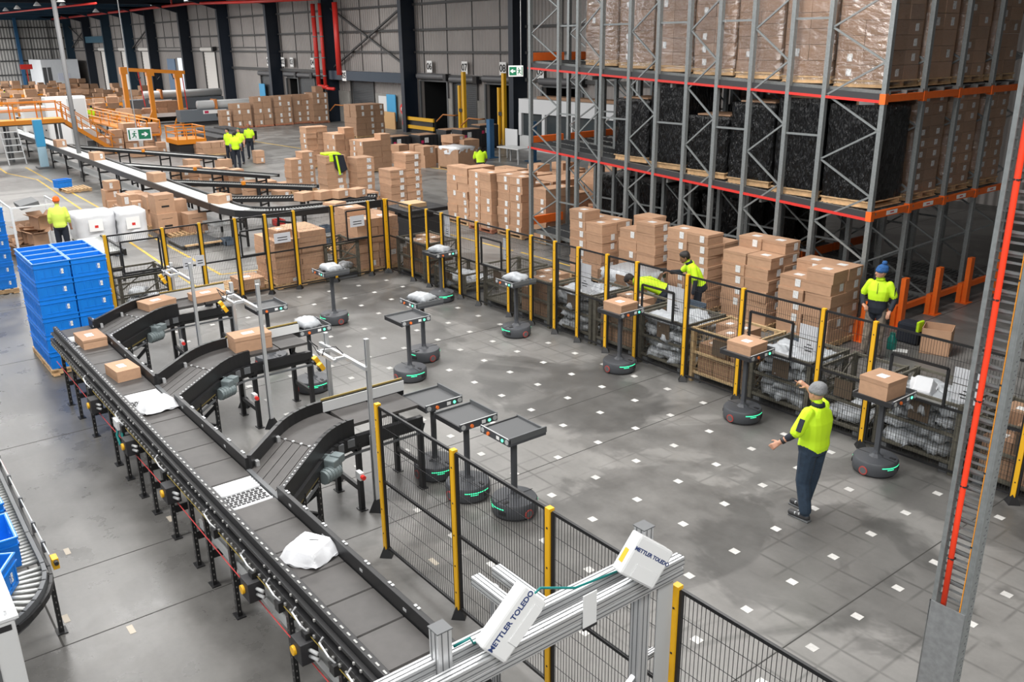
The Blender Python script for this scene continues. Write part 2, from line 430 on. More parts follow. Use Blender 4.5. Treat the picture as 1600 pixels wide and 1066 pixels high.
# dock openings along the back wall: (x0, x1, head height, what closes it)
DOORS = [(-141, -137.5, .1, None)]
docks = [(-67.6, -64.6, 3.1, 'shutter', '01'), (-62.2, -60.1, 3.0, 'open', '02'), (-60.9+1.0, -57.2, 3.1, 'shutter', '03'), (-56.9, -54.6, 3.1, 'open', '04'),
         (-50.9, -47.6, 3.1, 'shutter', '05'), (-41.2, -38.1, 3.3, 'open', '06'), (-37.4, -34.9, 3.3, 'shutter', '07'), (-33.9, -31.0, 3.3, 'open', '08'), (-28.6, -25.4, 3.3, 'open', '09')]
tall = [(-81.5, -78.3), (-102.2, -98.4), (-110.6, -106.6), (-120.2, -115.7)]
spans = sorted([(d[0], d[1], d[2]) for d in docks] + [(a, b, 5.1) for a, b in tall] + [(-90.4, -87.6, 4.4), (-126.3, -124.8, 5.0)])
w = MB(); x = -137
for a, b, z in spans:
    w.bx(x, a, WY, WY+.2, 0, 9.9); w.bx(a, b, WY, WY+.2, z, 9.9); x = b
w.bx(x, 22, WY, WY+.2, 0, 9.9)
wall_back = struct(w.build('wall_back', CORR))
wall_end = struct(MB().bx(-137.3, -137, -34, 22.8, 0, 10.3).build('wall_end', CORRY))
GIRT = mat('girt_steel', (.055, .055, .055), .6)
gm = {}
allx = sorted(COLX)
for z in (8.05, 6.48, 5.1):
    xs = [-137]+allx+[20]
    for a, b in zip(xs[:-1], xs[1:]):
        MB().bx(a, b, WY-.16, WY, z-.07, z+.07).build('girt', GIRT, wall_back)
for a, b in zip(([-137]+allx)[:-1], allx):
    if a < -70: MB().bx(a, b, WY-.1, WY, 5.4, 5.48).build('girt', GIRT, wall_back)
for a, b in ((-74, -63.5), (-63.1, -53.3), (-41.6, -30.4), (-30, -18)):
    MB().bx(a, b, WY-.2, WY, 3.55, 3.75).build('door_head_girt', GIRT, wall_back)
# sheet joints: a vertical lap every few metres
lap = MB()
x = -137
while x < 0:
    lap.bx(x-.03, x+.03, WY-.04, WY, 3.8 if x > -70 else 5.5, 9.8); x += 2.75
lap.build('sheet_lap', GIRT, wall_back)
lap = MB()
for y in (3, 6, 9, 12, 15, 17.5, 20): lap.bx(-137, -136.95, y-.04, y+.04, 0, 9.8)
lap.build('sheet_lap', GIRT, wall_end)
for z in (1.9, 3.8, 5.35, 6.85, 8.3): MB().bx(-137, -136.85, -34, 22.4, z-.09, z+.09).build('girt', GIRT, wall_end)
struct(MB().bx(-136.95, -136.5, 15.6, 16.0, 0, 9.6).build('trim_1', BLUEP)); struct(MB().bx(-136.95, -136.5, -2.2, -1.8, 0, 9.6).build('trim_2', BLUEP))
# steel columns
for i, x in enumerate(COLX):
    mcol = NAVY if i < 7 or i == 9 else mat('column_blue', (.012, .04, .07), .5)
    struct(MB().bx(x-.17, x+.17, 21.6, WY, 0, 9.6).bx(x-.21, x+.21, 21.55, 21.6, 0, 9.6).build('column', mcol))
    # haunch under the rafter
    struct(MB().prism([(x-.15, 22.3, 9.7), (x-.15, 22.3, 8.5), (x-.15, 21.5, 8.8), (x-.15, 18.5, 9.7)], (1, 0, 0), .3).build('rafter_haunch', mcol))
# diagonal bracing
for a, b, za, zb in ((-53.0, -42.0, 4.0, 8.2), (-42.0, -53.0, 4.0, 8.2), (-104.6, -96.2, 5.4, 8.0), (-134.4, -124.1, 5.5, 8.4), (-124.1, -134.4, 5.5, 8.4)):
    MB().bar((a, 22.3, za), (b, 22.3, zb), .12, .12).build('brace', GIRT, wall_back)
MB().bx(-52.9, -42.1, 21.7, 22.1, 3.14, 3.78).build('portal_beam', mat('portal_navy', (.012, .028, .05), .5), wall_back)
MB().bx(-123.7, -114.4, 21.7, 22.1, 6.1, 6.9).build('portal_beam', mat('portal_blue', (.03, .10, .15), .5), wall_back)
# doors of the docks
SHUT = mat('dark_shutter', (.055, .06, .065), .5); DRUM = mat('shutter_drum', (.10, .10, .105), .5)
dn = 0
def shutter(x0, x1, z1, mt, drum, slat=.12, z0=0.):
    global dn
    dn += 1
    o = struct(MB().bx(x0, x1, WY+.06, WY+.08, z0, z1).build('door_%d' % dn, mt))
    n = int((z1-z0)/slat); me = MB().bx(x0, x1, 0, .03, 0, slat*.82).mesh('slat', mt)
    for k in range(n): inst('slat', me, (0, WY+.02, z0+k*slat+.01), 0, o)
    MB().tube([(x0-.1, WY-.16, z1+.18), (x1+.1, WY-.16, z1+.18)], .2, 12).build('shutter_drum', drum, o, autosmooth=True)
    MB().bx(x1+.1, x1+.5, WY-.42, WY-.05, z1, z1+.42).build('motor_box', BLACKP, o)
    MB().bx(x0-.12, x0, WY-.1, WY, 0, z1).build('guide_rail', GIRT, o); MB().bx(x1, x1+.12, WY-.1, WY, 0, z1).build('guide_rail', GIRT, o)
    return o
for x0, x1, z1, k, num in docks:
    if k == 'shutter': shutter(x0, x1, z1, SHUT, DRUM)
    else:
        dn += 1
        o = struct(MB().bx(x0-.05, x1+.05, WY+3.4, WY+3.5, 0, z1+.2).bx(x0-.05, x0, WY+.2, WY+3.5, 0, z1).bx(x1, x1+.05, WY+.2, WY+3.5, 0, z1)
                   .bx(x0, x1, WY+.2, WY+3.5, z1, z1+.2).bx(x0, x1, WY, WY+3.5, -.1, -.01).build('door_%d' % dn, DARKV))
        MB().tube([(x0-.1, WY-.16, z1+.3), (x1+.1, WY-.16, z1+.3)], .2, 12).build('shutter_drum', DRUM, o, autosmooth=True)
        MB().bx(x1+.05, x1+.4, WY-.42, WY-.05, z1+.08, z1+.5).build('motor_box', BLACKP, o)
        MB().bx(x0, x1, WY-.05, WY, z1-.02, z1+.08).build('door_lintel', GREYD, o)
        MB().bx(x0-.14, x0, WY-.12, WY, 0, z1).build('guide_rail', GREYD, o); MB().bx(x1, x1+.14, WY-.12, WY, 0, z1).build('guide_rail', GREYD, o)
for a, b in tall: shutter(a, b, 5.1, CREAMD, CREAMD, .3)
# two doors stand open to the daylight outside
for a, b, z in ((-90.4, -87.6, 4.4), (-126.3, -124.8, 5.0)):
    dn += 1
    o = struct(MB().bx(a-1, b+1, WY+6, WY+6.1, -.5, z+2).build('window_%d' % dn, DAY))
    f = MB()
    for k in range(9): f.bx(a+k*(b-a)/8-.03, a+k*(b-a)/8+.03, WY+1.6, WY+1.66, 0, 2.2)
    f.bx(a, b, WY+1.6, WY+1.66, 2.1, 2.2).bx(a, b, WY+1.6, WY+1.66, .9, 1.0).build('outside_fence', GREY, o)
struct(MB().bx(-93.0, -90.5, WY-.12, WY-.02, 0, 4.3).build('door_40', mat('slate_door', (.14, .22, .34), .5)))
# concrete upstand between the docks
for a, b in ((-53, -51.2), (-47.3, -42.2), (-38.0, -37.5), (-34.8, -34.0), (-30.9, -29)):
    MB().bx(a, b, WY-.1, WY, 0, 2.3).build('concrete_upstand', WALLIN, wall_back)
# ------------------------------------------------------------------ roof
CEILM = mat('roof_underside', (.018, .026, .036), .7)
ceil = struct(MB().bx(-142, 22, -34, 24, 10.25, 10.4).build('ceiling', CEILM))
RAFT = mat('rafter_blue', (.015, .055, .10), .5)
for x in COLX[1:]: MB().bx(x-.15, x+.15, -34, 22.4, 9.55, 10.25).build('rafter', NAVY if x > -90 else RAFT, ceil)
for y in (19, 14, 8, 2, -4): MB().bx(-137, -20, y-.12, y+.12, 10.0, 10.25).build('purlin', RAFT, ceil)
MB().bx(-137, -136.7, -34, 22.4, 9.3, 10.25).build('end_beam', RAFT, ceil)
# sprinkler pipes under the roof
struct(MB().bx(21.6, 21.9, -34, 24, 0, 10.3).build('wall_light_block', CORRY))  # unseen wall, added to shut out light from behind the viewer
sp = thing('sprinkler_pipe', 'long red sprinkler main slung under the dark roof along the back wall', 'pipe', (-90, 20.5, 9.5))
MB().tube([(-134, 20.2, 9.35), (-77, 20.2, 9.35), (-62, 20.2, 8.95), (-50.6, 20.2, 8.75)], .13, 8).build('main_pipe', RED, sp, smooth=True)
for x in (-128, -117, -97, -82, -68): MB().tube([(x, 20.2, 9.35), (x, 20.2, 10.24)], .09, 6).build('drop_pipe', RED, sp, smooth=True)
tag(MB().tube([(-112, 10, 9.4), (-69, 10, 8.95)], .09, 6).build('sprinkler_branch_pipe', RED, None, smooth=True), 'thin red sprinkler branch pipe below the roof at the upper left', 'pipe')
for n_, xx, zz, r in (('red riser pipe, the left of the pair beside the fourth dark column', -53.75, 2.7, .17), ('red riser pipe, the right of the pair beside the fourth dark column', -52.65, 2.6, .13)):
    pp = thing('riser_pipe', n_, 'pipe', (xx, 21.3, zz), group='red riser pipes')
    MB().tube([(xx, 21.3, zz), (xx, 21.3, 8.5)], r, 10).build('pipe_run', RED, pp, smooth=True)
    for z in (3.4, 4.7, 6.2, 7.6): MB().tube([(xx, 21.3, z-.04), (xx, 21.3, z+.04)], r*1.15, 10).build('coupling', GALV, pp, smooth=True)
    MB().tube([(xx, 21.3, zz), (xx+.3, 21.3, zz-.1), (xx+1.4, 21.3, zz-.1)], r*.9, 8).build('elbow', RED, pp, smooth=True)
tag(MB().tube([(-50.7, 21.53, 3.5), (-50.7, 21.53, 8.5)], .2, 10).build('riser_pipe', RED, None, smooth=True), 'thick red riser pipe in front of the dark column beside the navy beam', 'pipe', 'red riser pipes')
# high-bay lamps that hang at the far end
for i, (px_, py_, d) in enumerate(((9, 17, 95), (27, 14, 88), (58, 9, 80), (95, 3, 70), (150, 19, 90), (98, 9, 85))):
    dvec = _f + _r2*((px_-800)/F_PX) - _u2*((py_-533)/F_PX); p = Vector(CAM)+dvec*d
    t = thing('high_bay_lamp', ['white high bay lamp hanging nearest the left edge of the frame', 'white high bay lamp hanging second from the left edge', 'white high bay lamp hanging third from the left edge', 'white high bay lamp hanging beside the grey roof post', 'white high bay lamp hanging over the blue end beam', 'small high bay lamp just right of the grey roof post'][i], 'lamp', tuple(p), group='high bay lamps')
    MB().lathe([(.33, 0), (.30, .05), (.12, .28), (.06, .34)], 14, 0, tuple(p)).build('lamp_shade', SIGNW, t, smooth=True)
    MB().tube([(p[0], p[1], p[2]+.3), (p[0], p[1], 10.25)], .015, 5).build('hanger', GREYD, t)
# ------------------------------------------------------------------ signs on the back wall
for i, (num, x, z) in enumerate((('01', -65.3, 4.28), ('02', -62.3, 4.28), ('03', -60.6, 4.28), ('04', -56.75, 4.28), ('05', -50.3, 3.45), ('06', -39.8, 4.22), ('07', -35.85, 4.22), ('08', -32.0, 4.22), ('09', -28.6, 4.1))):
    y = 22.35 if num != '05' else 21.68
    t = thing('dock_sign', 'white dock sign reading '+dict(zip('0123456789', 'zero one two three four five six seven eight nine'.split()))[num[0]]+' '+dict(zip('0123456789', 'zero one two three four five six seven eight nine'.split()))[num[1]], 'sign', (x, y, z), group='dock number signs')
    MB().bx(x-.3, x+.3, y, y+.03, z-.36, z+.36).build('sign_plate', PAPER, t)
    o = inst('numeral', text_mesh(num, .58, TEXTK, .004, .012), (0, -.01, 0), 0, t, rot=(PI/2, 0, 0))
# yellow guard bars at open docks
for i, (xa, xb) in enumerate(((-42.0, -38.6), (-57.9, -55.9), (-29.6, -27.6))):
    t = thing('guard_barrier', ['low black and yellow barrier across the open dock below sign 06', 'short yellow barrier across the dock below sign 04', 'yellow barrier beside the white site office'][i], 'barrier', (xa, 21.75, 0), group='dock barriers')
    for z in (.38, .92): MB().bx(xa, xb, 21.7, 21.8, z-.11, z+.11).build('rail', YELLOW, t)
    MB().bx(xa, xb, 21.8, 21.86, .0, .95).build('backing', BLACKP, t)
    for x in (xa+.1, xb-.1): MB().bx(x-.08, x+.08, 21.8, 21.95, 0, 1.05).build('post', BLACKP, t)
# yellow lift posts beside docks 07 and 08
for i, x in enumerate((-35.1, -31.1)):
    t = thing('door_guard_post', ('tall yellow guard posts left of the dock sign zero eight', 'tall yellow guard posts beside the green exit sign')[i], 'post', (x, 21.7, 0), group='yellow dock posts')
    MB().bx(x-.13, x+.09, 21.65, 21.85, 0, 4.0).build('tall_post', YELLOW, t); MB().bx(x-.55, x-.39, 21.65, 21.8, 0, 3.2).build('short_post', YELLOW, t)
    MB().bx(x-.42, x-.1, 21.62, 21.68, 1.65, 1.85).build('latch', BLACKP, t)
# panels leaning on the wall, fire hose reel
t = tag(MB().bx(-46.6, -45.5, 22.35, 22.42, .9, 2.15).build('leaning_board', GREYL), 'pale grey board leaning on the wall beside the blue board', 'board', 'boards leaning on the wall')
t = tag(MB().bx(-45.4, -44.2, 22.3, 22.36, .5, 2.3).build('leaning_board', CYAN), 'bright blue board leaning on the wall', 'board', 'boards leaning on the wall')
t = tag(MB().bx(-45.9, -43.9, 22.0, 22.08, 0, 1.15).build('leaning_board', OSB), 'brown particle board leaning below the blue board', 'board', 'boards leaning on the wall')
t = thing('fire_hose_reel', 'red fire hose reel on the concrete wall beside the column', 'hose reel', (-42.9, 22.3, 1.4))
MB().tube([(-42.95, 22.1, 1.42), (-42.95, 22.35, 1.42)], .36, 18).build('reel', RED, t, autosmooth=True); MB().tube([(-42.6, 22.0, 1.38), (-42.6, 22.3, 1.38)], .34, 16).build('hose_coil', BLACKP, t, autosmooth=True)
MB().tube([(-42.95, 22.05, 1.42), (-42.95, 22.1, 1.42)], .14, 12).build('hub', SIGNW, t, autosmooth=True); MB().tube([(-42.9, 22.1, 1.0), (-43.0, 22.1, .4), (-42.6, 22.1, .3), (-42.5, 22.1, .8)], .06, 6).build('hose', RED, t, smooth=True)
t = tag(MB().bx(-67.7, -66.5, 22.3, 22.36, .0, 2.4).build('leaning_board', CYAN), 'blue information panel standing beside the first dark shutter', 'board', 'boards leaning on the wall')
t = tag(MB().bx(-38.6, -37.8, 22.9, 22.95, 0, 2.2).build('dock_side_door', TEAL), 'teal door leaf standing inside the dock numbered 06', 'door leaf')
# dock hand rails (orange)
for i, (x, y) in enumerate(((-51.5, 21.4), (-37.7, 21.9), (-34.2, 21.4), (-62.6, 21.6), (-57.3, 21.6))):
    tag(MB().tube([(x-.5, y-.2, .9), (x, y, 1.35), (x+1.1, y, 1.35), (x+1.1, y+.4, 1.35)], .045, 6).build('swing_rail', mat('rail_orange', (.55, .2, .05), .5), None, smooth=True),
        ['orange swing rail beside the navy beam', 'orange swing rail right of the open teal dock', 'orange swing rail between the pairs of yellow guard posts', 'orange swing rail left of the far dark column', 'orange swing rail behind the far dark carton row'][i], 'rail', 'orange swing rails')
# ------------------------------------------------------------------ main belt conveyor in the foreground
def leg_mb(x, y, z1, w=.06, d=.045, dots=True):
    m = MB().bx(x-w/2, x+w/2, y-d/2, y+d/2, .01, z1)
    if dots:
        for k in range(int(z1/.075)):
            zz = .06+k*.075
            m.bx(x+w/2, x+w/2+.002, y-.005, y+.005, zz, zz+.02, 1)
            m.bx(x-.005, x+.005, y-d/2-.002, y-d/2, zz, zz+.014, 1)
    m.bx(x-.07, x+.07, y-.05, y+.05, 0, .012, 0)
    return m
DOTM = mat('leg_hole_plate', (.22, .21, .2), .5)
conv = thing('belt_conveyor', 'long black belt conveyor crossing the foreground on perforated black legs', 'conveyor', (-5.5, -7.17, 0))
YF, YB, ZB = -7.44, -6.89, 1.20
gaps = [(1.43, 2.28), (-1.90, -1.03), (-5.24, -4.40)]
XE = 7.6
r = MB().bx(-5.55, XE, YF-.03, YF+.03, 1.02, 1.285).bx(-5.55, XE, YF-.10, YF-.03, .98, 1.10).bx(-5.55, XE, YF-.075, YF-.03, 1.16, 1.20)
r.build('front_rail', BLACK, conv, bevel=.004)
bl = MB(); x = -5.5
while x < 7.5:
    bl.bx(x, x+.05, YF-.012, YF+.004, 1.285, 1.29).bx(x+.02, x+.045, YF-.115, YF-.1, 1.03, 1.055)
    if random.random() < .5: bl.bx(x, x+.02, YF-.09, YF-.075, 1.17, 1.19)
    x += .115
bl.build('bolt_row', mat('zinc_bolt', (.38, .38, .37), .4, metal=.5), conv, kind='stuff')
MB().bx(-5.55, XE, YF-.104, YF-.1, .985, .993).build('yellow_cable', mat('cable_yellow', (.35, .26, .05), .6), conv)
xs = -5.55; br = []
for a, b in sorted(gaps): br.append((xs, a)); xs = b
br.append((xs, XE))
for a, b in br:
    MB().bx(a, b, YB-.02, YB+.03, 1.04, 1.345).build('back_rail', BLACK, conv, bevel=.004)
    bl = MB(); x = a+.15
    while x < b-.05: bl.bx(x, x+.03, YB+.01, YB+.035, 1.345, 1.352).bx(x+.05, x+.08, YB+.01, YB+.035, 1.345, 1.352); x += .42
    x = a+.3
    while x < b: bl.bx(x, x+.05, YB-.024, YB-.02, 1.25, 1.275); x += .75
    bl.build('bolt_row', ALU, conv, kind='stuff')
for a, b in gaps: MB().bx(a, b, YB-.02, YB+.03, 1.04, 1.205).build('gap_rail', GREYD, conv)
MB().bx(-5.55, XE, YB-.02, YB+.03, .98, 1.04).build('back_channel', BLACK, conv)
# belt sections between the transfers
T = [(-5.08, -4.43), (-1.80, -1.12), (1.57, 2.22)]
seams = [-5.55, -5.08, None, -4.43, -3.92, -3.38, -2.85, -2.32, -1.80, None, -1.12, -.57, -.06, .47, 1.01, 1.57, None, 2.22, 2.75, 3.27, 3.79, 4.32, 4.85, 5.37, 5.90, 6.43, 6.96, 7.5]
prev = None
for i, s in enumerate(seams):
    if s is None: prev = None; continue
    if prev is not None:
        a, b = prev, s
        MB().bx(a+.012, b-.012, YF+.04, YB-.03, 1.17, ZB).tube([(a+.022, YF+.04, 1.18), (a+.022, YB-.03, 1.18)], .02, 8).tube([(b-.022, YF+.04, 1.18), (b-.022, YB-.03, 1.18)], .02, 8).build('belt_section', BELT, conv)
    prev = s
for a, b in T:
    t = MB().bx(a, b, YF+.04, YB-.03, 1.13, 1.175).build('transfer_plate', GREYD, conv)
    rm = MB().tube([(0, YF+.05, 0), (0, YB-.04, 0)], .026, 10).mesh('roller', WHITE, smooth=True)
    for k in range(5): inst('roller', rm, (a+.035+k*.058+5.5, 7.17, 1.178), 0, t)
    inst('roller', rm, (b-.03+5.5, 7.17, 1.178), 0, t)
    dm = MB().lathe([(.023, -.012), (.023, .012), (.018, .016)], 10).mesh('transfer_wheel', BLACKP)
    MB().bx(a+.31, b-.06, YF+.05, YB-.04, 1.176, 1.186).build('wheel_plate', WHITE, t)
    for ix in range(6):
        for iy in range(8): inst('transfer_wheel', dm, (a+.335+ix*.047+5.5, YF+.095+iy*.052+7.17+(ix % 2)*.018, 1.186), 0, t, scale=(.85, 1, .5))
for x in (-5.16, -4.43, -3.53, -2.27, -1.71, -1.06, -.5, .28, 1.06, 1.56, 2.29, 3.72, 4.75, 5.9, 7.2):
    for y in (YF-.03, YB+.02): leg_mb(x, y, 1.0).build('leg', [BLACK, DOTM], conv)
    for z in (.38, .80): MB().bx(x-.02, x+.02, YF, YB, z-.04, z+.04).build('cross_member', BLACK, conv)
# drive boxes with yellow knobs under the front rail
for x in (-2.6, -.85, .75, 3.15, 4.28):
    o = MB().bx(x-.10, x+.10, YF-.22, YF-.06, .76, .97).build('drive_box', BLACKP, conv, bevel=.006)
    MB().tube([(x-.03, YF-.245, .86), (x-.03, YF-.22, .86)], .045, 12).build('knob', YELLOW, o, autosmooth=True)
    MB().tube([(x+.1, YF-.14, .90), (x+.22, YF-.12, .92)], .018, 8).tube([(x+.1, YF-.14, .84), (x+.22, YF-.12, .86)], .018, 8).build('gland', GREY, o, smooth=True)
for x in (-3.1, -1.4, .3, 1.95, 2.95, 3.55, 4.1, 4.62, 5.1):
    MB().tube([(x, YF-.11, 1.16), (x, YF-.15, 1.12), (x+.16, YF-.15, 1.08), (x+.2, YF-.11, 1.02)], .009, 6).bx(x+.15, x+.24, YF-.15, YF-.09, .93, 1.03, 1).build('latch', [ALU, BLACK], conv)
MB().tube([(-5.4, YF-.09, .72)]+[(x, YF-.09, .70+.02*math.sin(x*3)) for x in (-4, -2.5, -1, .5, 2, 3.5)]+[(5.4, YF-.09, .68)], .006, 5).build('pull_cord', mat('cord_red', (.55, .06, .06), .6), conv)
MB().bx(1.2, 7.4, -7.42, -6.95, .56, .60).bx(1.2, 7.4, -7.44, -7.42, .56, .66).build('return_guard', GREY, conv)
MB().bx(-2.6, 1.1, -7.30, -7.0, .58, .61).build('return_guard', GREYD, conv)
MB().tube([(-1.5, YF-.1, .95), (-1.45, YF-.16, .8), (-1.38, YF-.15, .68), (-1.3, YF-.12, .72), (-1.42, YF-.1, .9)], .02, 6).build('cable_bundle', TEALC, conv, smooth=True)
MB().bx(-1.55, -1.35, YF-.16, YF-.08, .9, 1.02).build('junction_box', GREYL, conv)

# ------------------------------------------------------------------ three diverter branches
def bez(a, c, b, n=7): return [((1-t)**2*a[0]+2*t*(1-t)*c[0]+t*t*b[0], (1-t)**2*a[1]+2*t*(1-t)*c[1]+t*t*b[1]) for t in [i/n for i in range(n+1)]]
def wallstrip(m, pts, th, z0, z1, mi=0):
    for a, b in zip(pts[:-1], pts[1:]):
        d = Vector((b[0]-a[0], b[1]-a[1])).normalized()*.008
        m.bar((a[0]-d.x, a[1]-d.y, (z0+z1)/2), (b[0]+d.x, b[1]+d.y, (z0+z1)/2), th, z1-z0, mi)
    return m
def branch(dx, label):
    t = thing('diverter_conveyor', label, 'conveyor', (1.0+dx, -5.6, 0), group='diverter branches of the belt conveyor')
    S = lambda p: (p[0]+dx, p[1])
    far = [(1.43, -6.86), (.85, -6.28)]+bez((.85, -6.28), (.50, -5.93), (.50, -5.5))[1:]+[(.50, -4.30)]
    near = [(2.28, -6.86), (1.47, -6.05)]+bez((1.47, -6.05), (1.12, -5.70), (1.12, -5.4))[1:]+[(1.12, -4.42)]
    far = [S(p) for p in far]; near = [S(p) for p in near]
    z = 1.21
    wallstrip(MB(), far, .05, 1.0, 1.37).build('outer_rail', BLACK, t)
    wallstrip(MB(), near[:-1], .05, 1.06, 1.30).build('inner_rail', BLACK, t)
    wallstrip(MB(), [(p[0]+.04, p[1]) for p in near], .08, .96, 1.08).build('inner_channel', BLACK, t)
    wallstrip(MB(), [(far[-2][0]+.035, far[-2][1]), (far[-1][0]+.035, far[-1][1])], .012, 1.22, 1.36).build('side_strip', GREYL, t)
    wallstrip(MB(), [(far[-2][0]-.01, far[-2][1]), (far[-1][0]-.01, far[-1][1])], .02, 1.37, 1.39).build('cap_strip', mat('brass_strip', (.30, .22, .06), .5), t)
    # diagonal slatted bed
    a0, a1, b0, b1 = Vector((*far[0], 0)), Vector((*far[1], 0)), Vector((*near[0], 0)), Vector((*near[1], 0))
    MB().prism([(p[0], p[1], 1.15) for p in (b0, b1, a1, a0)], (0, 0, 1), .035).build('bed_plate', GREYD, t)
    for k in range(5):
        u0, u1 = (k+.04)/5, (k+.96)/5
        q = [a0.lerp(b0, u0), a0.lerp(b0, u1), a1.lerp(b1, u1), a1.lerp(b1, u0)]
        MB().prism([(p[0], p[1], 1.185) for p in q], (0, 0, 1), .02).build('bed_slat', BELT, t)
    bl = MB()
    for k in range(1, 5):
        p = a1.lerp(b1, k/5); bl.bx(p[0]-.015, p[0]+.015, p[1]-.015, p[1]+.015, 1.205, 1.222)
    q = a0.lerp(a1, .12); bl.bx(q[0]+.02, q[0]+.08, q[1], q[1]+.04, 1.2, 1.27); q = a0.lerp(a1, .9); bl.bx(q[0]+.02, q[0]+.08, q[1], q[1]+.04, 1.2, 1.27)
    for k in range(14): p = b0.lerp(b1, k/14); bl.bx(p[0]-.008, p[0]+.01, p[1]-.008, p[1]+.01, 1.30, 1.304)
    bl.build('bolt_row', ALU, t, kind='stuff')
    n = len(far)-2
    pf, pn = far[1:n+1], near[1:n+1]
    MB().prism([(p[0]+.02, p[1], 1.17) for p in pf]+[(p[0]-.02, p[1], 1.17) for p in reversed(pn)], (0, 0, 1), .045).build('curve_belt', BELT, t)
    ys = [-5.42, -4.88, -4.40]
    for ya, yb in zip(ys[:-1], ys[1:]): MB().bx(.53+dx, 1.09+dx, ya+.01, yb-.01, 1.17, 1.21).build('straight_belt', BELT, t)
    # legs and bracing
    for (xl, yl) in ((.47, -4.42), (1.12, -4.42), (.47, -5.35), (1.12, -5.35)):
        leg_mb(xl+dx, yl, .98, .07, .06, False).build('leg', BLACK, t)
        MB().prism([(xl+dx-.09, yl-.03, .98), (xl+dx+.09, yl-.03, .98), (xl+dx+.03, yl-.03, .84), (xl+dx-.03, yl-.03, .84)], (0, 1, 0), .06).build('gusset', BLACK, t)
    for (xl, yl) in ((1.62, -6.15), (1.98, -6.5), (1.2, -6.45)):
        leg_mb(xl+dx, yl, 1.0).build('leg', [BLACK, DOTM], t)
    for y, z_ in ((-4.42, .86), (-4.42, .36), (-5.35, .82), (-5.35, .3)): MB().bx(.47+dx, 1.12+dx, y-.02, y+.02, z_-.035, z_+.035).build('cross_member', BLACK, t)
    for z_ in (.80, .42): MB().bar((1.62+dx, -6.15, z_), (1.2+dx, -6.45, z_), .04, .07).build('cross_member', BLACK, t)
    MB().bar((1.98+dx, -6.5, .42), (1.62+dx, -6.15, .42), .04, .07).build('cross_member', BLACK, t)
    MB().bar((1.2+dx, -6.45, .25), (1.62+dx, -6.15, .75), .04, .05).build('diagonal_brace', BLACK, t)
    # geared motor at the bend
    o = MB().box((1.50+dx, -5.93, .98), (.26, .17, .2), 0, Matrix.Rotation(.5, 3, 'Z')).build('gearbox', MOTOR, t, bevel=.015)
    MB().tube([(1.66+dx, -6.10, .92), (1.56+dx, -5.86, .92)], .085, 14).build('motor_barrel', MOTOR, o, autosmooth=True)
    fm = MB()
    for k in range(5): fm.tube([(1.645+dx-.02*k, -6.07+.045*k, .92), (1.64+dx-.02*k, -6.06+.045*k, .92)], .095, 14)
    fm.build('cooling_fin', MOTOR, o); MB().box((1.52+dx, -5.83, 1.05), (.14, .12, .1), 0, Matrix.Rotation(.5, 3, 'Z')).build('terminal_box', MOTOR, o, bevel=.01)
    for k_, (za, zb) in enumerate(((.90, .95), (.84, .87))): wallstrip(MB(), [(p[0]+.05+.02*k_, p[1]) for p in near], .02, za, zb).build('cable_tray', GREYD if k_ else BLACK, t)
    for q_ in near[3:-1:2]: MB().bx(q_[0]+.05, q_[0]+.10, q_[1]-.05, q_[1]+.05, .97, 1.07).build('drive_card', GREYD, t)
    MB().bx(1.3+dx, 1.42+dx, -5.5, -5.44, .58, .68).build('isolator_box', GREYL, t)
    MB().tube([(1.42+dx, -5.47, .63), (1.47+dx, -5.47, .63)], .03, 8).build('isolator_switch', RED, t, autosmooth=True)
    wallstrip(MB(), [(near[0][0]+.07, near[0][1]), (near[1][0]+.07, near[1][1])], .015, .93, 1.0).build('cable_strip', mat('cable_brass', (.22, .17, .05), .6), t)
    return t
branch(0, 'diverter conveyor bending off the belt, nearest the scanner frame, with empty belts')
branch(-3.33, 'diverter conveyor bending off the belt, the middle one carrying a single carton')
branch(-6.67, 'diverter conveyor bending off the far end of the belt, carrying two flat cartons')
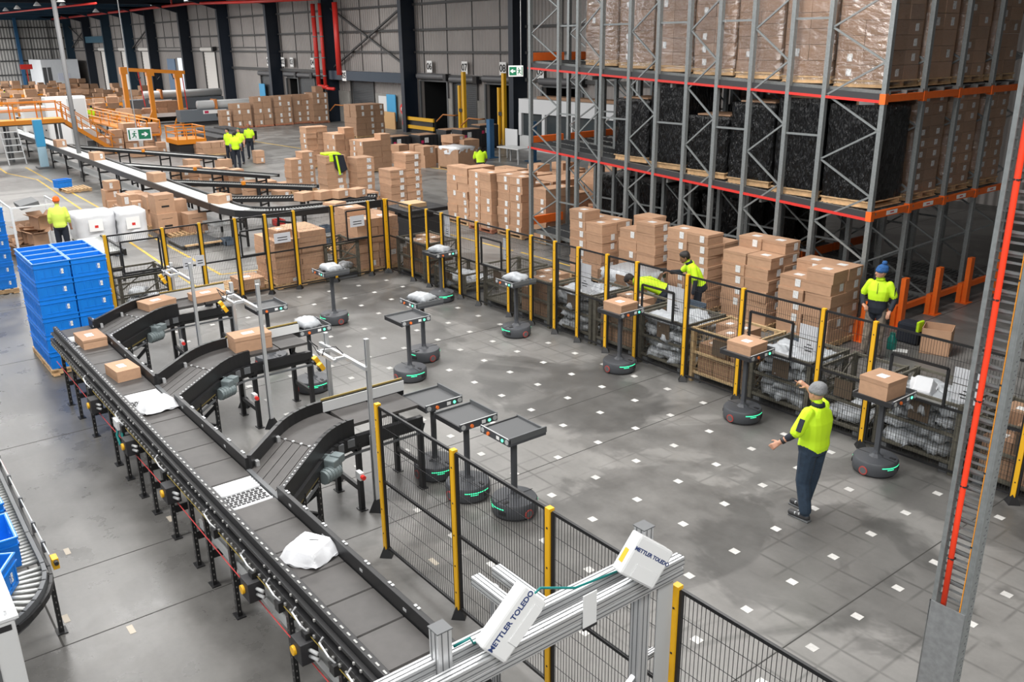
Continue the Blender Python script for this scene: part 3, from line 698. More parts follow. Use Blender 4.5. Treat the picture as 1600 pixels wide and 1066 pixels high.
# sensor masts of aluminium profile spanning each branch
for i, dx in enumerate((0, -3.33, -6.4)):
    t = thing('sensor_mast', ['aluminium sensor mast over the diverter nearest the scanner frame', 'aluminium sensor mast over the middle diverter', 'aluminium sensor mast over the far diverter'][i], 'sensor mast', (1.02+dx, -5.2, 0), group='sensor masts')
    h = 2.35 if i < 2 else 2.1
    for x in (1.26, .15) if i < 2 else (1.26, .15):
        hh = h if x > 1 else h-.2
        MB().bx(x+dx-.025, x+dx+.025, -5.225, -5.175, .0, hh).bx(x+dx-.008, x+dx+.008, -5.228, -5.225, .03, hh, 1).build('post', [ALU, GREYD], t)
        MB().bx(x+dx-.05, x+dx+.0, -5.225, -5.175, 0, 1.05).build('lower_post', ALU, t)
        MB().lathe([(.13, 0), (.12, .02), (.045, .16)], 4, 0, (x+dx, -5.2, 0)).build('foot', BLACK, t)
    za = 1.97 if i < 2 else 1.8
    MB().bx(.02+dx, 1.28+dx, -5.25, -5.21, za-.025, za+.025).bx(.3+dx, .34+dx, -5.4, -5.2, za-.02, za+.02).bx(.7+dx, .74+dx, -5.4, -5.2, za-.02, za+.02).bx(.28+dx, .78+dx, -5.42, -5.38, za-.02, za+.02).build('cross_arm', ALU, t)
    for k, x in enumerate((.35, .48)):
        o = MB().box((x+dx, -5.46, za-.09-.05*k), (.075, .06, .10), 0, Matrix.Rotation(.5, 3, 'X')).build('sensor', YELLOW, t, bevel=.005)
        MB().box((x+dx, -5.49, za-.12-.05*k), (.06, .03, .05), 0, Matrix.Rotation(.5, 3, 'X')).build('sensor_lens', BLACKP, o)
    MB().tube([(.4+dx, -5.43, za-.02), (.25+dx, -5.46, za+.12), (.1+dx, -5.42, za+.10), (.08+dx, -5.3, za-.02), (.3+dx, -5.4, za+.03)], .007, 5).tube([(.48+dx, -5.43, za), (.5+dx, -5.4, za+.1), (.62+dx, -5.3, za+.13), (.66+dx, -5.22, za+.02)], .007, 5).build('cable', BLACKP, t)

# ------------------------------------------------------------------ dimensioning scanner frame at the near end
sf = thing('scanner_frame', 'aluminium profile scanner frame standing over the near end of the belt', 'scanner frame', (5.5, -5.8, 0))
def profile(p, q, w=.08, name='beam'):
    m = MB().bar(p, q, w, w)
    d = (Vector(q)-Vector(p)).normalized(); up = Vector((0, 0, 1)) if abs(d.z) < .9 else Vector((1, 0, 0)); s = d.cross(up).normalized()
    o = m.build(name, ALU, sf, bevel=.004)
    g = MB()
    for k in (-1, 1):
        for side in (s, up):
            other = up if side is s else s
            for sg in (-1, 1):
                off = side*(w/2*sg) + other*(w*.22*k)
                g.bar(Vector(p)+off, Vector(q)+off, .006, .006)
    g.build('profile_slot', GREYD, o)
    return o
for z in (2.21, 2.125):
    profile((6.57, -8.2, z), (6.57, -5.72, z), .08 if z > 2.2 else .07); profile((6.72, -8.2, z-.03), (6.72, -5.66, z-.03), .08 if z > 2.2 else .07)
for (x, y, z1) in ((6.60, -7.66, 2.46), (6.60, -5.93, 2.50)):
    profile((x, y, 0), (x, y, z1), .10, 'upright'); MB().bx(x-.055, x+.055, y-.055, y+.055, z1, z1+.008).build('end_cap', GREYD, sf)
    MB().bx(x-.12, x+.12, y-.12, y+.12, 0, .02).build('foot_plate', GREYD, sf)
profile((6.60, -5.93, 1.35), (6.60, -5.75, 1.35), .05); profile((6.60, -5.93, 1.25), (6.60, -6.5, .85), .045)
for y in (-6.99, -6.81): profile((6.02, y, 2.21), (6.55, y, 2.21), .075, 'sensor_arm')
profile((6.12, -6.9, 0), (6.12, -6.9, 2.17), .05, 'arm_prop')
MB().bx(6.765, 6.772, -6.66, -6.54, 2.08, 2.33).build('cover_plate', GREYL, sf); MB().bx(6.763, 6.774, -6.66, -6.54, 2.06, 2.08).build('cover_edge', BLACKP, sf)
MB().bx(6.69, 6.70, -5.86, -5.70, 0, 2.16).build('side_panel', GREY, sf)
sf.location = (6.6, -6.8, 0)
for ch in sf.children:
    for v in ch.data.vertices: v.co += Vector((5.5-6.6, -5.8+6.8, 0))
    for g_ in ch.children:
        for v in g_.data.vertices: v.co += Vector((5.5-6.6, -5.8+6.8, 0))
def scanner(name, label, c, R, d, txt_dy):
    t = bpy.data.objects.new(name, None); COL.objects.link(t)
    M4 = Matrix(R).to_4x4(); M4.translation = Vector(c); t.matrix_world = M4
    t.rotation_euler = Matrix(R).to_euler(); t.location = c
    tag(t, label, 'scanner', 'label scanners on the frame')
    dx, dy, dz = d
    MB().box((0, 0, .025), (dx, dy, dz-.05)).build('housing_cover', GREYL, t, bevel=.018)
    MB().box((0, 0, -dz/2+.03), (dx*.985, dy*.985, .06)).build('housing_base', WHITE, t, bevel=.012)
    inst('lettering', text_mesh('METTLER TOLEDO', dx*.118, TEXTB, .001, .0012), (dx*.02, txt_dy*dy, dz/2+.002), 0, t)
    MB().box((dx*.08, -dy*.28, dz/2+.003), (dx*.62, dy*.34, .008)).build('raised_panel', GREYL, t, bevel=.003)
    MB().box((0, 0, -dz/2-.015), (dx*.3, dy*.3, .05)).build('mount_bracket', ALU, t)
    return t
s1 = scanner('label_scanner', 'white boxed scanner lettered along its edge, the lower left of the pair on the frame', (6.74, -7.235, 2.385), ((.027, -.187, .982), (.74, -.657, -.145), (.672, .73, .121)), (.445, .225, .108), .20)
s2 = scanner('label_scanner', 'white boxed scanner with a yellow warning sticker, the upper right on the frame', (6.76, -6.10, 2.375), ((.288, .069, .955), (.749, .605, -.269), (-.597, .793, .122)), (.32, .30, .12), .18)
MB().box((-.161, -.03, .0), (.004, .10, .045)).build('warning_sticker', YELLOW, s2); MB().box((-.161, .08, .0), (.004, .10, .045)).build('warning_text', PAPER, s2)
tag(MB().tube([(6.62, -7.58, 2.3), (6.68, -7.5, 2.36), (6.64, -7.45, 2.27), (6.64, -7.2, 2.31), (6.62, -6.9, 2.42), (6.62, -6.6, 2.29), (6.64, -6.2, 2.27)], .009, 6).build('cable_bundle', TEALC, None, smooth=True), 'loose teal cables tied along the scanner frame beam', 'cable')

# ------------------------------------------------------------------ roller conveyor with totes in the lower left corner
rc = thing('roller_conveyor', 'curved grey roller conveyor in the lower left corner', 'conveyor', (.5, -9.3, 0))
outer = [(-7.0, -9.04), (-4, -9.04), (-1.5, -9.04), (.6, -9.06)]+[(1.35+1.1*math.sin(a), -10.12+1.06*math.cos(a)) for a in [i*PI/2/10 for i in range(11)]]
ZR = .80
wallstrip(MB(), outer, .04, ZR-.13, ZR+.03).build('outer_rail', GREYD, rc)
wallstrip(MB(), [(p[0], p[1]+.05) for p in outer], .03, ZR-.09, ZR-.03).build('outer_channel', BLACK, rc)
inner = [(-7.0, -9.62), (.9, -9.62)]+[(1.3+.55*math.sin(a), -10.12+.5*math.cos(a)) for a in [i*PI/2/6 for i in range(7)]]
wallstrip(MB(), inner, .04, ZR-.13, ZR+.02).build('inner_rail', GREYD, rc)
rm = MB().tube([(0, -.27, 0), (0, .27, 0)], .024, 10).mesh('roller', ROLLER, smooth=True)
x = -6.9
while x < 1.25: inst('roller', rm, (x-.5, -9.33+9.3, ZR-.02), 0, rc); x += .075
for k in range(17):
    a = k*PI/2/16+.03; inst('roller', rm, (1.33+.83*math.sin(a)-.5, -10.12+.80*math.cos(a)+9.3, ZR-.02), -a, rc)
for (x, y) in ((1.38, -9.02), (-.9, -9.02), (-3.2, -9.02), (2.42, -10.0)): leg_mb(x, y, ZR-.1).build('leg', [BLACK, DOTM], rc)
MB().tube([(-6, -8.98, ZR+.06), (1.3, -8.98, ZR+.06)], .008, 5).build('guide_wire', GREY, rc); MB().tube([(-6, -8.95, ZR-.02), (1.3, -8.96, ZR-.04)], .005, 5).build('pull_cord', mat('cord_red', (.55, .06, .06), .6), rc)
for x in (-1.6, -.9, -.2, .5, 1.0): MB().bx(x-.02, x+.02, -9.0, -8.96, ZR-.05, ZR+.08).build('cord_bracket', GREYD, rc)
o = MB().bx(1.30, 1.42, -8.98, -8.92, ZR-.06, ZR+.06).build('stop_switch', YELLOW, rc, bevel=.006); MB().tube([(1.42, -8.95, ZR+.03), (1.47, -8.95, ZR+.03)], .022, 8).build('switch_button', BLACKP, o)
cb = thing('control_cabinet', 'white control cabinet cut off by the lower left corner of the frame', 'cabinet', (2.9, -9.8, 0))
MB().bx(1.9, 3.3, -10.3, -9.53, .0, 1.5).build('cabinet_body', GREYL, cb, bevel=.01)
MB().bx(1.88, 3.32, -10.32, -9.5, 1.5, 1.53).build('cabinet_lid', WHITE, cb, bevel=.004)
MB().bx(3.3, 3.305, -9.68, -9.56, 1.41, 1.46).build('name_plate', BLACKP, cb); MB().bx(3.3, 3.31, -9.85, -9.7, .85, 1.15).build('handle_recess', GREYD, cb); MB().tube([(3.25, -9.58, 1.53), (3.25, -9.58, 1.57)], .012, 6).build('lid_screw', ALU, cb)
# ------------------------------------------------------------------ mesh fences round the robot cell
def wire_mesh(p, q, z0, z1, pitch=.038, hp=.2, th=.0038, holes=()):
    """welded mesh between plan points p and q; holes = (u0,u1,z0,z1) cut-outs in metres along the panel"""
    m = MB(); d = Vector((q[0]-p[0], q[1]-p[1], 0)); L_ = d.length; d.normalize()
    def P(u, z): return (p[0]+d.x*u, p[1]+d.y*u, z)
    n = int(L_/pitch)
    for i in range(1, n):
        u = L_*i/n
        segs = [(z0, z1)]
        for (a, b, c, e) in holes:
            if a < u < b:
                segs = [s for s in ((z0, c), (e, z1)) if s[1]-s[0] > .02]
        for s in segs: m.bar(P(u, s[0]), P(u, s[1]), th, th)
    k = int((z1-z0)/hp)
    for i in range(1, k):
        z = z0+(z1-z0)*i/k; segs = [(0, L_)]
        for (a, b, c, e) in holes:
            if c < z < e: segs = [s for s in ((0, a), (b, L_)) if s[1]-s[0] > .02]
        for s in segs: m.bar(P(s[0], z), P(s[1], z), th, th)
    return m
def fence(name, label, pts, holes={}, skip=(), midz=1.0, H=1.95, posts=None, lower_only=()):
    t = thing(name, label, 'fence', (pts[0][0], pts[0][1], 0))
    ax = 0 if abs(pts[-1][0]-pts[0][0]) > abs(pts[-1][1]-pts[0][1]) else 1
    for i, p in enumerate(pts):
        po = MB().bx(p[0]-.03, p[0]+.03, p[1]-.03, p[1]+.03, .10, H).build('post', YELLOW, t)
        f = MB().bx(p[0]-.03, p[0]+.03, p[1]-.03, p[1]+.03, 0, .10).lathe([(.105, 0), (.1, .012), (.035, .13)], 4, 0, (p[0], p[1], 0)).build('foot', BLACK, po)
        b = MB()
        for z in (.3, .62, .98, 1.35, 1.75): b.bx(p[0]-.008, p[0]+.008, p[1]-.034, p[1]-.03, z, z+.016)
        b.build('bolt', BLACKP, po)
    for i in range(len(pts)-1):
        if i in skip: continue
        a, b = pts[i], pts[i+1]
        d = Vector((b[0]-a[0], b[1]-a[1])).normalized(); A = (a[0]+d.x*.045, a[1]+d.y*.045); B = (b[0]-d.x*.045, b[1]-d.y*.045)
        fr = MB()
        top = H-.03 if i not in lower_only else midz
        for z in (.12, midz, top): fr.bar((A[0], A[1], z), (B[0], B[1], z), .025, .03)
        for q in (A, B): fr.bar((q[0], q[1], .1), (q[0], q[1], top), .028, .028)
        hs = holes.get(i, ())
        o = fr.build('panel_frame', BLACK, t)
        wire_mesh(A, B, .12, top, holes=hs).build('wire_mesh', WIRE, o, kind='stuff')
        for (u0, u1, c, e) in hs:
            h = MB(); Q = lambda u, z: (A[0]+d.x*u, A[1]+d.y*u, z)
            for s, r_ in ((Q(u0, c), Q(u1, c)), (Q(u0, e), Q(u1, e)), (Q(u0, c), Q(u0, e)), (Q(u1, c), Q(u1, e))): h.bar(s, r_, .03, .035)
            h.build('hatch_frame', BLACK, o)
            if c < 1.2:
                n_ = Vector((-d.y, d.x)) if ax == 0 else Vector((d.y, -d.x))
                n_ = Vector((0, 1)) if ax == 0 else Vector((-1, 0))
                MB().prism([Q(u0, c+.02), Q(u1, c+.02), (Q(u1, 0)[0]+n_.x*.16, Q(u1, 0)[1]+n_.y*.16, c-.02), (Q(u0, 0)[0]+n_.x*.16, Q(u0, 0)[1]+n_.y*.16, c-.02)], (0, 0, 1), .015).build('hatch_shelf', mat('hatch_grey', (.20, .20, .19), .5), o)
    return t
FY = 1.30; RX = [-9.45, -8.3, -7.55, -6.9, -6.2, -5.48, -4.33, -3.55, -2.79, -2.09, -1.28, -.5, .7, 1.87, 3.34, 4.17, 6.33, 7.8]
holes = {5: ((.12, .85, 1.0, 1.62),), 8: ((.05, .60, 1.0, 1.6),), 11: ((.10, .85, 1.0, 1.55),), 13: ((.12, .92, 1.0, 1.6),), 15: ((.25, 1.05, 1.0, 1.55),)}
fence('mesh_fence', 'long mesh fence with yellow posts between the robots and the wire cages', [(x, FY) for x in RX], holes)
BY = [-5.55, -4.35, -3.53, -2.71, -1.98, -1.25, -.24, .78, 1.25]
fence('mesh_fence', 'mesh fence with yellow posts across the far end of the robot cell', [(-9.5, y) for y in BY], {0: ((.25, 1.05, 1.05, 1.75),), 3: ((.06, .62, 1.02, 1.62),), 6: ((.35, .95, 1.02, 1.75),)})
LX = [2.27, 3.77, 5.24, 6.7, 8.16]
fence('mesh_fence', 'mesh fence with yellow posts between the belt conveyor and the robots', [(x, -5.65) for x in LX])
# short gate wing by the blue totes
g1, g2 = (-9.0, -6.05), (-9.55, -5.62)
t = thing('gate_wing', 'short mesh gate wing with a low yellow post beside the blue totes', 'gate', (g1[0], g1[1], 0))
MB().bx(g1[0]-.04, g1[0]+.04, g1[1]-.04, g1[1]+.04, 0, 1.35).build('post', YELLOW, t)
o = MB().bar((*g1, 1.32), (*g2, 1.38), .03, .03).bar((*g1, .12), (*g2, .12), .03, .03).build('panel_frame', BLACK, t); wire_mesh(g1, g2, .12, 1.32).build('wire_mesh', WIRE, o, kind='stuff')
MB().bx(g2[0]-.05, g2[0]-.0, g2[1]-.05, g2[1]+.0, 0, 1.42).build('post', BLACK, t); MB().bx(g2[0]+.0, g2[0]+.02, g2[1]-.05, g2[1]+.0, 0, 1.42).build('post_edge', YELLOW, t)

# paper notices fixed to the fences
SHEETM = mat('notice_sheet', (.62, .63, .66), .6)
nts = [(-1.93, 1.335, 1.10, 1.64, .36, 'white notice sheets fixed to the fence at the hatch by the left of the cages'), (.42, 1.335, 1.16, 1.66, .38, 'white notice sheets on the fence beside the worker holding a scanner'),
       (3.12, 1.335, 1.16, 1.62, .36, 'white notice sheets on the fence beside the pointing man'), (5.52, 1.335, 1.14, 1.60, .38, 'white notice sheets on the fence half hidden by the cable riser'),
       (-6.72, 1.335, 1.4, 1.9, .22, 'narrow printed notice hanging on the far part of the fence'), (-4.42, 1.335, 1.25, 1.72, .26, 'narrow white notice on the fence near the empty cage')]
for (x, y, z0, z1, w_, lb) in nts:
    t = thing('notice_sheet', lb, 'notice', (x, y, z0), group='notices on the fence')
    zm = (z0+z1)/2
    for a, b in ((z0, zm-.008), (zm+.008, z1)):
        s = MB().bx(x-w_/2, x+w_/2, y-.004, y, a, b).build('paper', SHEETM, t)
    for k, ww in enumerate((.2, .45, .35)): MB().bx(x-w_*ww/2, x+w_*ww/2, y-.006, y-.004, zm-.085-.05*k, zm-.07-.05*k).build('print_line', TEXTK, t)
for (y, z0, z1, w_, lb) in ((-1.6, 1.22, 1.46, .42, 'white notice sheet on the far fence over the brown carton stack'), (.43, 1.34, 1.62, .40, 'white notice sheet on the far fence near its corner'), (-3.9, .95, 1.2, .22, 'small white notice on the far fence, left of the pair'), (-3.62, .97, 1.22, .2, 'small white notice on the far fence, right of the pair')):
    t = thing('notice_sheet', lb, 'notice', (-9.46, y, z0), group='notices on the fence')
    MB().bx(-9.46, -9.455, y-w_/2, y+w_/2, z0, z1).build('paper', SHEETM, t)
    for k in range(2): MB().bx(-9.455, -9.453, y-w_*.3, y+w_*.3, z0+.06+.06*k, z0+.08+.06*k).build('print_line', TEXTK, t)
# ------------------------------------------------------------------ cartons, pallets, bags, totes
ORD = ['top', 'second', 'third', 'fourth', 'fifth', 'sixth', 'seventh', 'eighth', 'ninth', 'tenth', 'eleventh', 'twelfth']
CME = MB().box((0, 0, .5), (1, 1, 1)).mesh('carton', CARD)
CMED = MB().box((0, 0, .5), (1, 1, 1)).mesh('carton', CARD_D)
LIDM = MB().box((0, 0, .885), (1.022, 1.022, .235)).mesh('lid', CARD)
FLAPM = MB().box((0, 0, 1.0), (.995, .11, .006)).bx(-.5, -.495, -.05, .05, .8, 1.0).bx(.495, .502, -.05, .05, .8, 1.0).mesh('tape', TAPE)
LABY = MB().bx(.12, .33, -.518, -.511, .22, .86).mesh('label', LABELM)       # on the -y face
LABY2 = MB().bx(-.36, -.15, -.518, -.511, .22, .86).mesh('label', LABELM)
LABX = MB().bx(.511, .518, .08, .32, .22, .86).mesh('label', LABELM)         # on the +x face
LABX2 = MB().bx(.511, .518, -.34, -.10, .22, .86).mesh('label', LABELM)
LABT = MB().bx(-.16, .16, -.2, .12, 1.003, 1.008).mesh('top_label', LABELM)
CARTONS = []
class _Late:
    pass
def carton(loc, d, rz, label, group=None, lid=True, lab=None, top=False, dark=False, tape=False, keep=False):
    """files a carton; the 300 that show largest become objects at the end, the rest are joined as stock"""
    e = _Late(); e.a = (loc, d, rz, label, group, lid, lab, top, dark, tape); e.kids = []; e.keep = keep
    c = Vector((loc[0], loc[1], loc[2]+d[2]/2)); v = c-Vector(CAM); dep = v.dot(_f)
    px_ = 800+F_PX*v.dot(_r2)/dep; py_ = 533-F_PX*v.dot(_u2)/dep
    e.size = (F_PX/dep)**2*(d[0]*d[2]*.6+d[1]*d[2]*.8)
    e.inview = -20 < px_ < 1620 and -20 < py_ < 1086; e.near = -400 < px_ < 2000 and -200 < py_ < 1400
    CARTONS.append(e); return e
def _real(e):
    loc, d, rz, label, group, lid, lab, top, dark, tape = e.a
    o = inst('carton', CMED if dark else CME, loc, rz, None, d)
    tag(o, label, 'carton', group)
    if lid: inst('lid', LIDM, (0, 0, 0), 0, o)
    if lab is not None: inst('label', lab, (0, 0, 0), 0, o)
    if top: inst('top_label', LABT, (0, 0, 0), 0, o)
    if tape: inst('tape', FLAPM, (0, 0, 0), 0, o)
    for k in e.kids: inst(k.name, k, (0, 0, 0), 0, o)
    return o
def finish_cartons():
    inv = [e for e in CARTONS if e.inview]
    inv.sort(key=lambda e: -e.size*(9 if e.keep else 1))
    for e in inv[:300]: _real(e)
    m = MB(); mats = [CARD, CARD_D, LABELM]
    for e in inv[300:]+[e for e in CARTONS if e.near and not e.inview]:
        loc, d, rz, label, group, lid, lab, top, dark, tape = e.a
        R = Matrix.Rotation(rz, 3, 'Z'); c0 = Vector(loc)
        def add(src, mi):
            n = len(m.v)
            for v in src.vertices: q = R @ Vector((v.co[0]*d[0], v.co[1]*d[1], v.co[2]*d[2])) + c0; m.v.append(tuple(q))
            for p in src.polygons: m.f.append(tuple(n+i for i in p.vertices)); m.m.append(mi)
        add(CME, 1 if dark else 0)
        if lid: add(LIDM, 0)
        if lab is not None: add(lab, 2)
    o = m.build('carton_stock', mats); tag(o, 'brown cartons stacked across the back of the hall, too many to count', 'cartons', None, 'stuff')
PB = MB().box((0, 0, 0), (1.2, .095, .02)).mesh('deck_board', WOOD); PBR = MB().box((0, 0, 0), (1.2, .095, .02)).mesh('deck_board', WOOD_R)
PS = MB().box((0, 0, 0), (.09, 1.0, .085)).mesh('stringer', WOOD); PSR = MB().box((0, 0, 0), (.09, 1.0, .085)).mesh('stringer', WOOD_R)
def pallet(x, y, rz, label, group='wooden pallets', sx=1., sy=1., red=False, z=0.):
    """pallet centred at x, y"""
    t = thing('pallet', label, 'pallet', (x, y, z), rz, group, world=False)
    b, s = (PBR, PSR) if red else (PB, PS)
    for i in range(7): inst('deck_board', b, (0, (-.45+.15*i)*sy, .125), 0, t, (sx, sy, 1))
    for i in range(3): inst('stringer', s, ((-.54+.54*i)*sx, 0, .0725), 0, t, (1, sy, 1))
    for i in range(3): inst('bottom_board', b, (0, (-.44+.44*i)*sy, .02), 0, t, (sx, sy, 1))
    return t
PH = .135
def pile(where, xn, yn, nx, ny, nz, d, group, hmap=None, z0=PH, jit=.018, labp=.75, dark=False, lid=True, pal=True, red=False, side='x', missing=()):
    """cartons stacked on a pallet; xn, yn = the corner nearest the viewer (largest x, smallest y)"""
    dx, dy, dz = d
    if pal: pallet(xn-nx*dx/2, yn+ny*dy/2, 0, 'wooden pallet under the '+where, sx=nx*dx/1.2*1.04, sy=ny*dy/1.0*1.04, red=red)
    for ix in range(nx):
        for iy in range(ny):
            h = nz if hmap is None else hmap.get((ix, iy), nz)
            for k in range(h):
                front = ix == 0 or iy == 0 or k == h-1
                if hmap and not front:
                    # neighbours towards the viewer may be lower
                    if ix > 0 and hmap.get((ix-1, iy), nz) <= k: front = True
                    if iy > 0 and hmap.get((ix, iy-1), nz) <= k: front = True
                if not front or (ix, iy, k) in missing: continue
                l = None
                if random.random() < labp:
                    if side == 'both': l = LABX if ix == 0 else LABY
                    elif side == 'x' and ix == 0: l = LABX
                    elif side == 'y' and iy == 0: l = LABY
                    elif random.random() < .3: l = LABY2
                if ix == 0 and iy == 0: c = 'corner column'
                elif iy == 0: c = ('first', 'second', 'third', 'fourth')[ix-1]+' column left of the corner'
                elif ix == 0: c = ('first', 'second', 'third', 'fourth')[iy-1]+' column right of the corner'
                else: c = 'back column %s and %s' % (('one', 'two', 'three')[ix-1], ('one', 'two', 'three')[iy-1])
                kk = h-1-k
                carton((xn-dx*(ix+.5)+random.uniform(-jit, jit), yn+dy*(iy+.5)+random.uniform(-jit, jit), z0+k*dz), (dx*.985, dy*.985, dz*.985), random.uniform(-.035, .035),
                       '%s carton, %s, %s' % (ORD[kk], c, where), group, lid, l, top=(k == h-1 and random.random() < .7), dark=dark)
D1 = (.58, .50, .235)
pile('stack behind the empty hatch', -4.80, 4.52, 2, 2, 7, D1, 'stack a', {(0, 0): 6, (1, 0): 7, (0, 1): 6, (1, 1): 6}, side='both')
pile('stack left of the two workers', -3.15, 4.60, 2, 2, 7, D1, 'stack b', {(0, 0): 7, (1, 0): 6, (0, 1): 6, (1, 1): 7}, side='both')
pile('tall stack behind the scanning worker', -1.62, 4.62, 2, 2, 8, D1, 'stack c', {(0, 0): 7, (1, 0): 7, (0, 1): 6, (1, 1): 6}, side='y')
pile('stack right of the scanning worker', -.08, 4.66, 2, 2, 7, D1, 'stack d', {(0, 0): 6, (1, 0): 6, (0, 1): 7, (1, 1): 7}, side='both')
pile('stack beside the blue beanie', 1.38, 4.62, 2, 2, 7, D1, 'stack e', {(0, 0): 6, (1, 0): 5, (0, 1): 6, (1, 1): 6}, side='both')
# the block of stacks to the left of the rack
n_ = 0
rows = [(6.3, (-13.0, -11.55, -10.25), (7, 7, 7)), (7.75, (-13.1, -11.7, -10.3, -9.35), (6, 6, 6, 5)), (9.2, (-12.9, -11.4, -10.0, -8.9), (6, 5, 6, 5)), (10.7, (-12.7, -11.2, -9.8), (6, 6, 5)), (12.2, (-13.0, -11.5, -10.0), (5, 6, 5))]
rown = ['front row', 'second row', 'third row', 'fourth row', 'back row']
for i, (y, xs, hs) in enumerate(rows):
    for j, (x, h) in enumerate(zip(xs, hs)):
        hm = {(0, 0): h, (1, 0): h, (0, 1): h-random.choice((0, 1)), (1, 1): h-random.choice((0, 1))}
        if i: hm = {k: v-random.choice((0, 1)) for k, v in hm.items()}
        pile('%s stack %s left of the rack' % (rown[i], ('one', 'two', 'three', 'four')[j]), x, y+random.uniform(-.1, .1), 2, 2, h, (.60, .55, .25), 'stacks left of the rack', hm, side='y', labp=.7 if i == 0 else .35, red=(j == 1), lid=i < 2)
for j, (x, y, h) in enumerate(((-9.75, 6.2, 6), (-8.6, 8.0, 6), (-8.3, 9.6, 5))): pile('stack %s inside the rack' % ('one', 'two', 'three')[j], x+.5, y+.3, 1, 2, h, (.60, .55, .25), 'stacks left of the rack', side='y')
# stacks standing in the middle of the hall
D2 = (.62, .52, .25)
pile('short double stack behind the roller lines', -22.9, 4.75, 1, 2, 6, D2, 'hall stack a', {(0, 0): 5, (0, 1): 6}, side='x', labp=.9)
pile('stack with the jacket thrown over it', -20.1, 4.9, 1, 1, 6, (.75, .8, .27), 'hall stack b', side='x', labp=1., jit=.02)
pile('stack right of the jacket', -19.7, 5.95, 1, 1, 6, (.7, .75, .25), 'hall stack c', side='x', labp=1.)
pile('stepped stack behind the fence corner', -15.9, 5.2, 1, 2, 8, (.8, .62, .25), 'hall stack d', {(0, 0): 6, (0, 1): 8}, side='x', labp=1.)
pile('low carton row before the stepped stack', -16.4, 4.2, 1, 1, 3, (.9, .8, .25), 'hall stack e')
pile('wide block in mid hall', -26.4, 9.9, 2, 3, 6, (.65, .5, .26), 'hall block', {(0, 0): 5, (0, 1): 5, (0, 2): 6, (1, 0): 5, (1, 1): 5, (1, 2): 5}, side='y', labp=.4)
pile('block behind the wide block', -27.9, 9.3, 2, 2, 7, (.65, .5, .26), 'hall block two', {(0, 0): 6, (1, 0): 6, (0, 1): 7, (1, 1): 6}, side='y', labp=.3)
pile('left block behind the wide block', -29.5, 8.6, 1, 2, 7, (.7, .55, .26), 'hall block three', side='y', labp=.6)
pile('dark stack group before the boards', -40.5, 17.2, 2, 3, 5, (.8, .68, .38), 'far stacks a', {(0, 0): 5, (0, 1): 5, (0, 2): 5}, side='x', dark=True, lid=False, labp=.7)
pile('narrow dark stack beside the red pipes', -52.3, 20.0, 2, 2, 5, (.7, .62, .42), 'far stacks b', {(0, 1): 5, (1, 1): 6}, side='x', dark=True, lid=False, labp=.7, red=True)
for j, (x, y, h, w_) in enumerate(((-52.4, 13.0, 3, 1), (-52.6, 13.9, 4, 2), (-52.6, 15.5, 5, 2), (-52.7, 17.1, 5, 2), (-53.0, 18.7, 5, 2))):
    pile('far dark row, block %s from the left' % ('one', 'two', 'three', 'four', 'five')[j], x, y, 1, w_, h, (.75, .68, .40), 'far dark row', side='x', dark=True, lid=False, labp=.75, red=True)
pile('low pallet behind the standing group', -37.8, 6.4, 1, 3, 2, (.9, .5, .3), 'low pallet', side='x', labp=.3, lid=False)
# single pallets lying about
for x, y, rz, lb in ((-34.5, 14.3, .2, 'empty pallet lying alone in mid hall'), (-31.8, 13.4, .25, 'second empty pallet lying in mid hall'), (-30.1, -1.75, .05, 'empty pallet holding the lone blue tote'), (-17.6, 4.9, .1, 'pile of bare pallet boards behind the fence'), (-12.2, 1.6, .12, 'empty pallet lying behind the far fence')):
    pallet(x, y, rz, lb)
for k in range(3): pallet(-17.9, 5.0, .1+.03*k, ('lowest', 'middle', 'upper')[k]+' spare pallet in the small pile behind the stacks', z=.14*(k+1))
# piles right behind the far fence
pile('tall stack behind the far fence', -9.72, -1.72, 2, 2, 9, (.62, .70, .135), 'far fence stack', {(0, 0): 8, (1, 0): 8, (0, 1): 9, (1, 1): 9}, labp=.1, lid=False)
carton((-10.2, -1.35, PH+8*.135), (.5, .38, .2), .1, 'loose carton on top of the tall stack behind the far fence', None, top=True)
pile('stack in the fence corner', -9.74, .56, 2, 2, 6, (.62, .62, .215), 'fence corner stack', {(0, 0): 6, (1, 0): 7, (0, 1): 6, (1, 1): 6}, labp=.2, lid=False)
pallet(-10.5, -2.55, PI/2, 'slatted pallet behind the far fence holding one carton', sx=1.25); carton((-10.05, -2.35, PH), (.62, .60, .26), 0, 'brown carton on the slatted pallet behind the far fence', top=True, lab=LABX)

# ------------------------------------------------------------------ loose cartons on the conveyors
carton((-4.47, -7.13, ZB), (.56, .36, .15), .02, 'flat carton on the far end of the belt', 'cartons on the belt', top=True)
carton((-2.60, -7.14, ZB), (.50, .33, .16), .08, 'carton with an open flap on the belt', 'cartons on the belt', top=True, lid=False)
carton((-2.58, -5.22, 1.212), (.38, .58, .25), -.05, 'deep carton on the middle diverter', 'cartons on the belt', top=True)
carton((-5.85, -5.66, 1.217), (.40, .54, .14), .25, 'flat carton on the bend of the far diverter', 'cartons on the belt', top=True)
carton((-5.82, -4.75, 1.212), (.40, .56, .13), .08, 'flat carton at the end of the far diverter', 'cartons on the belt', top=True)

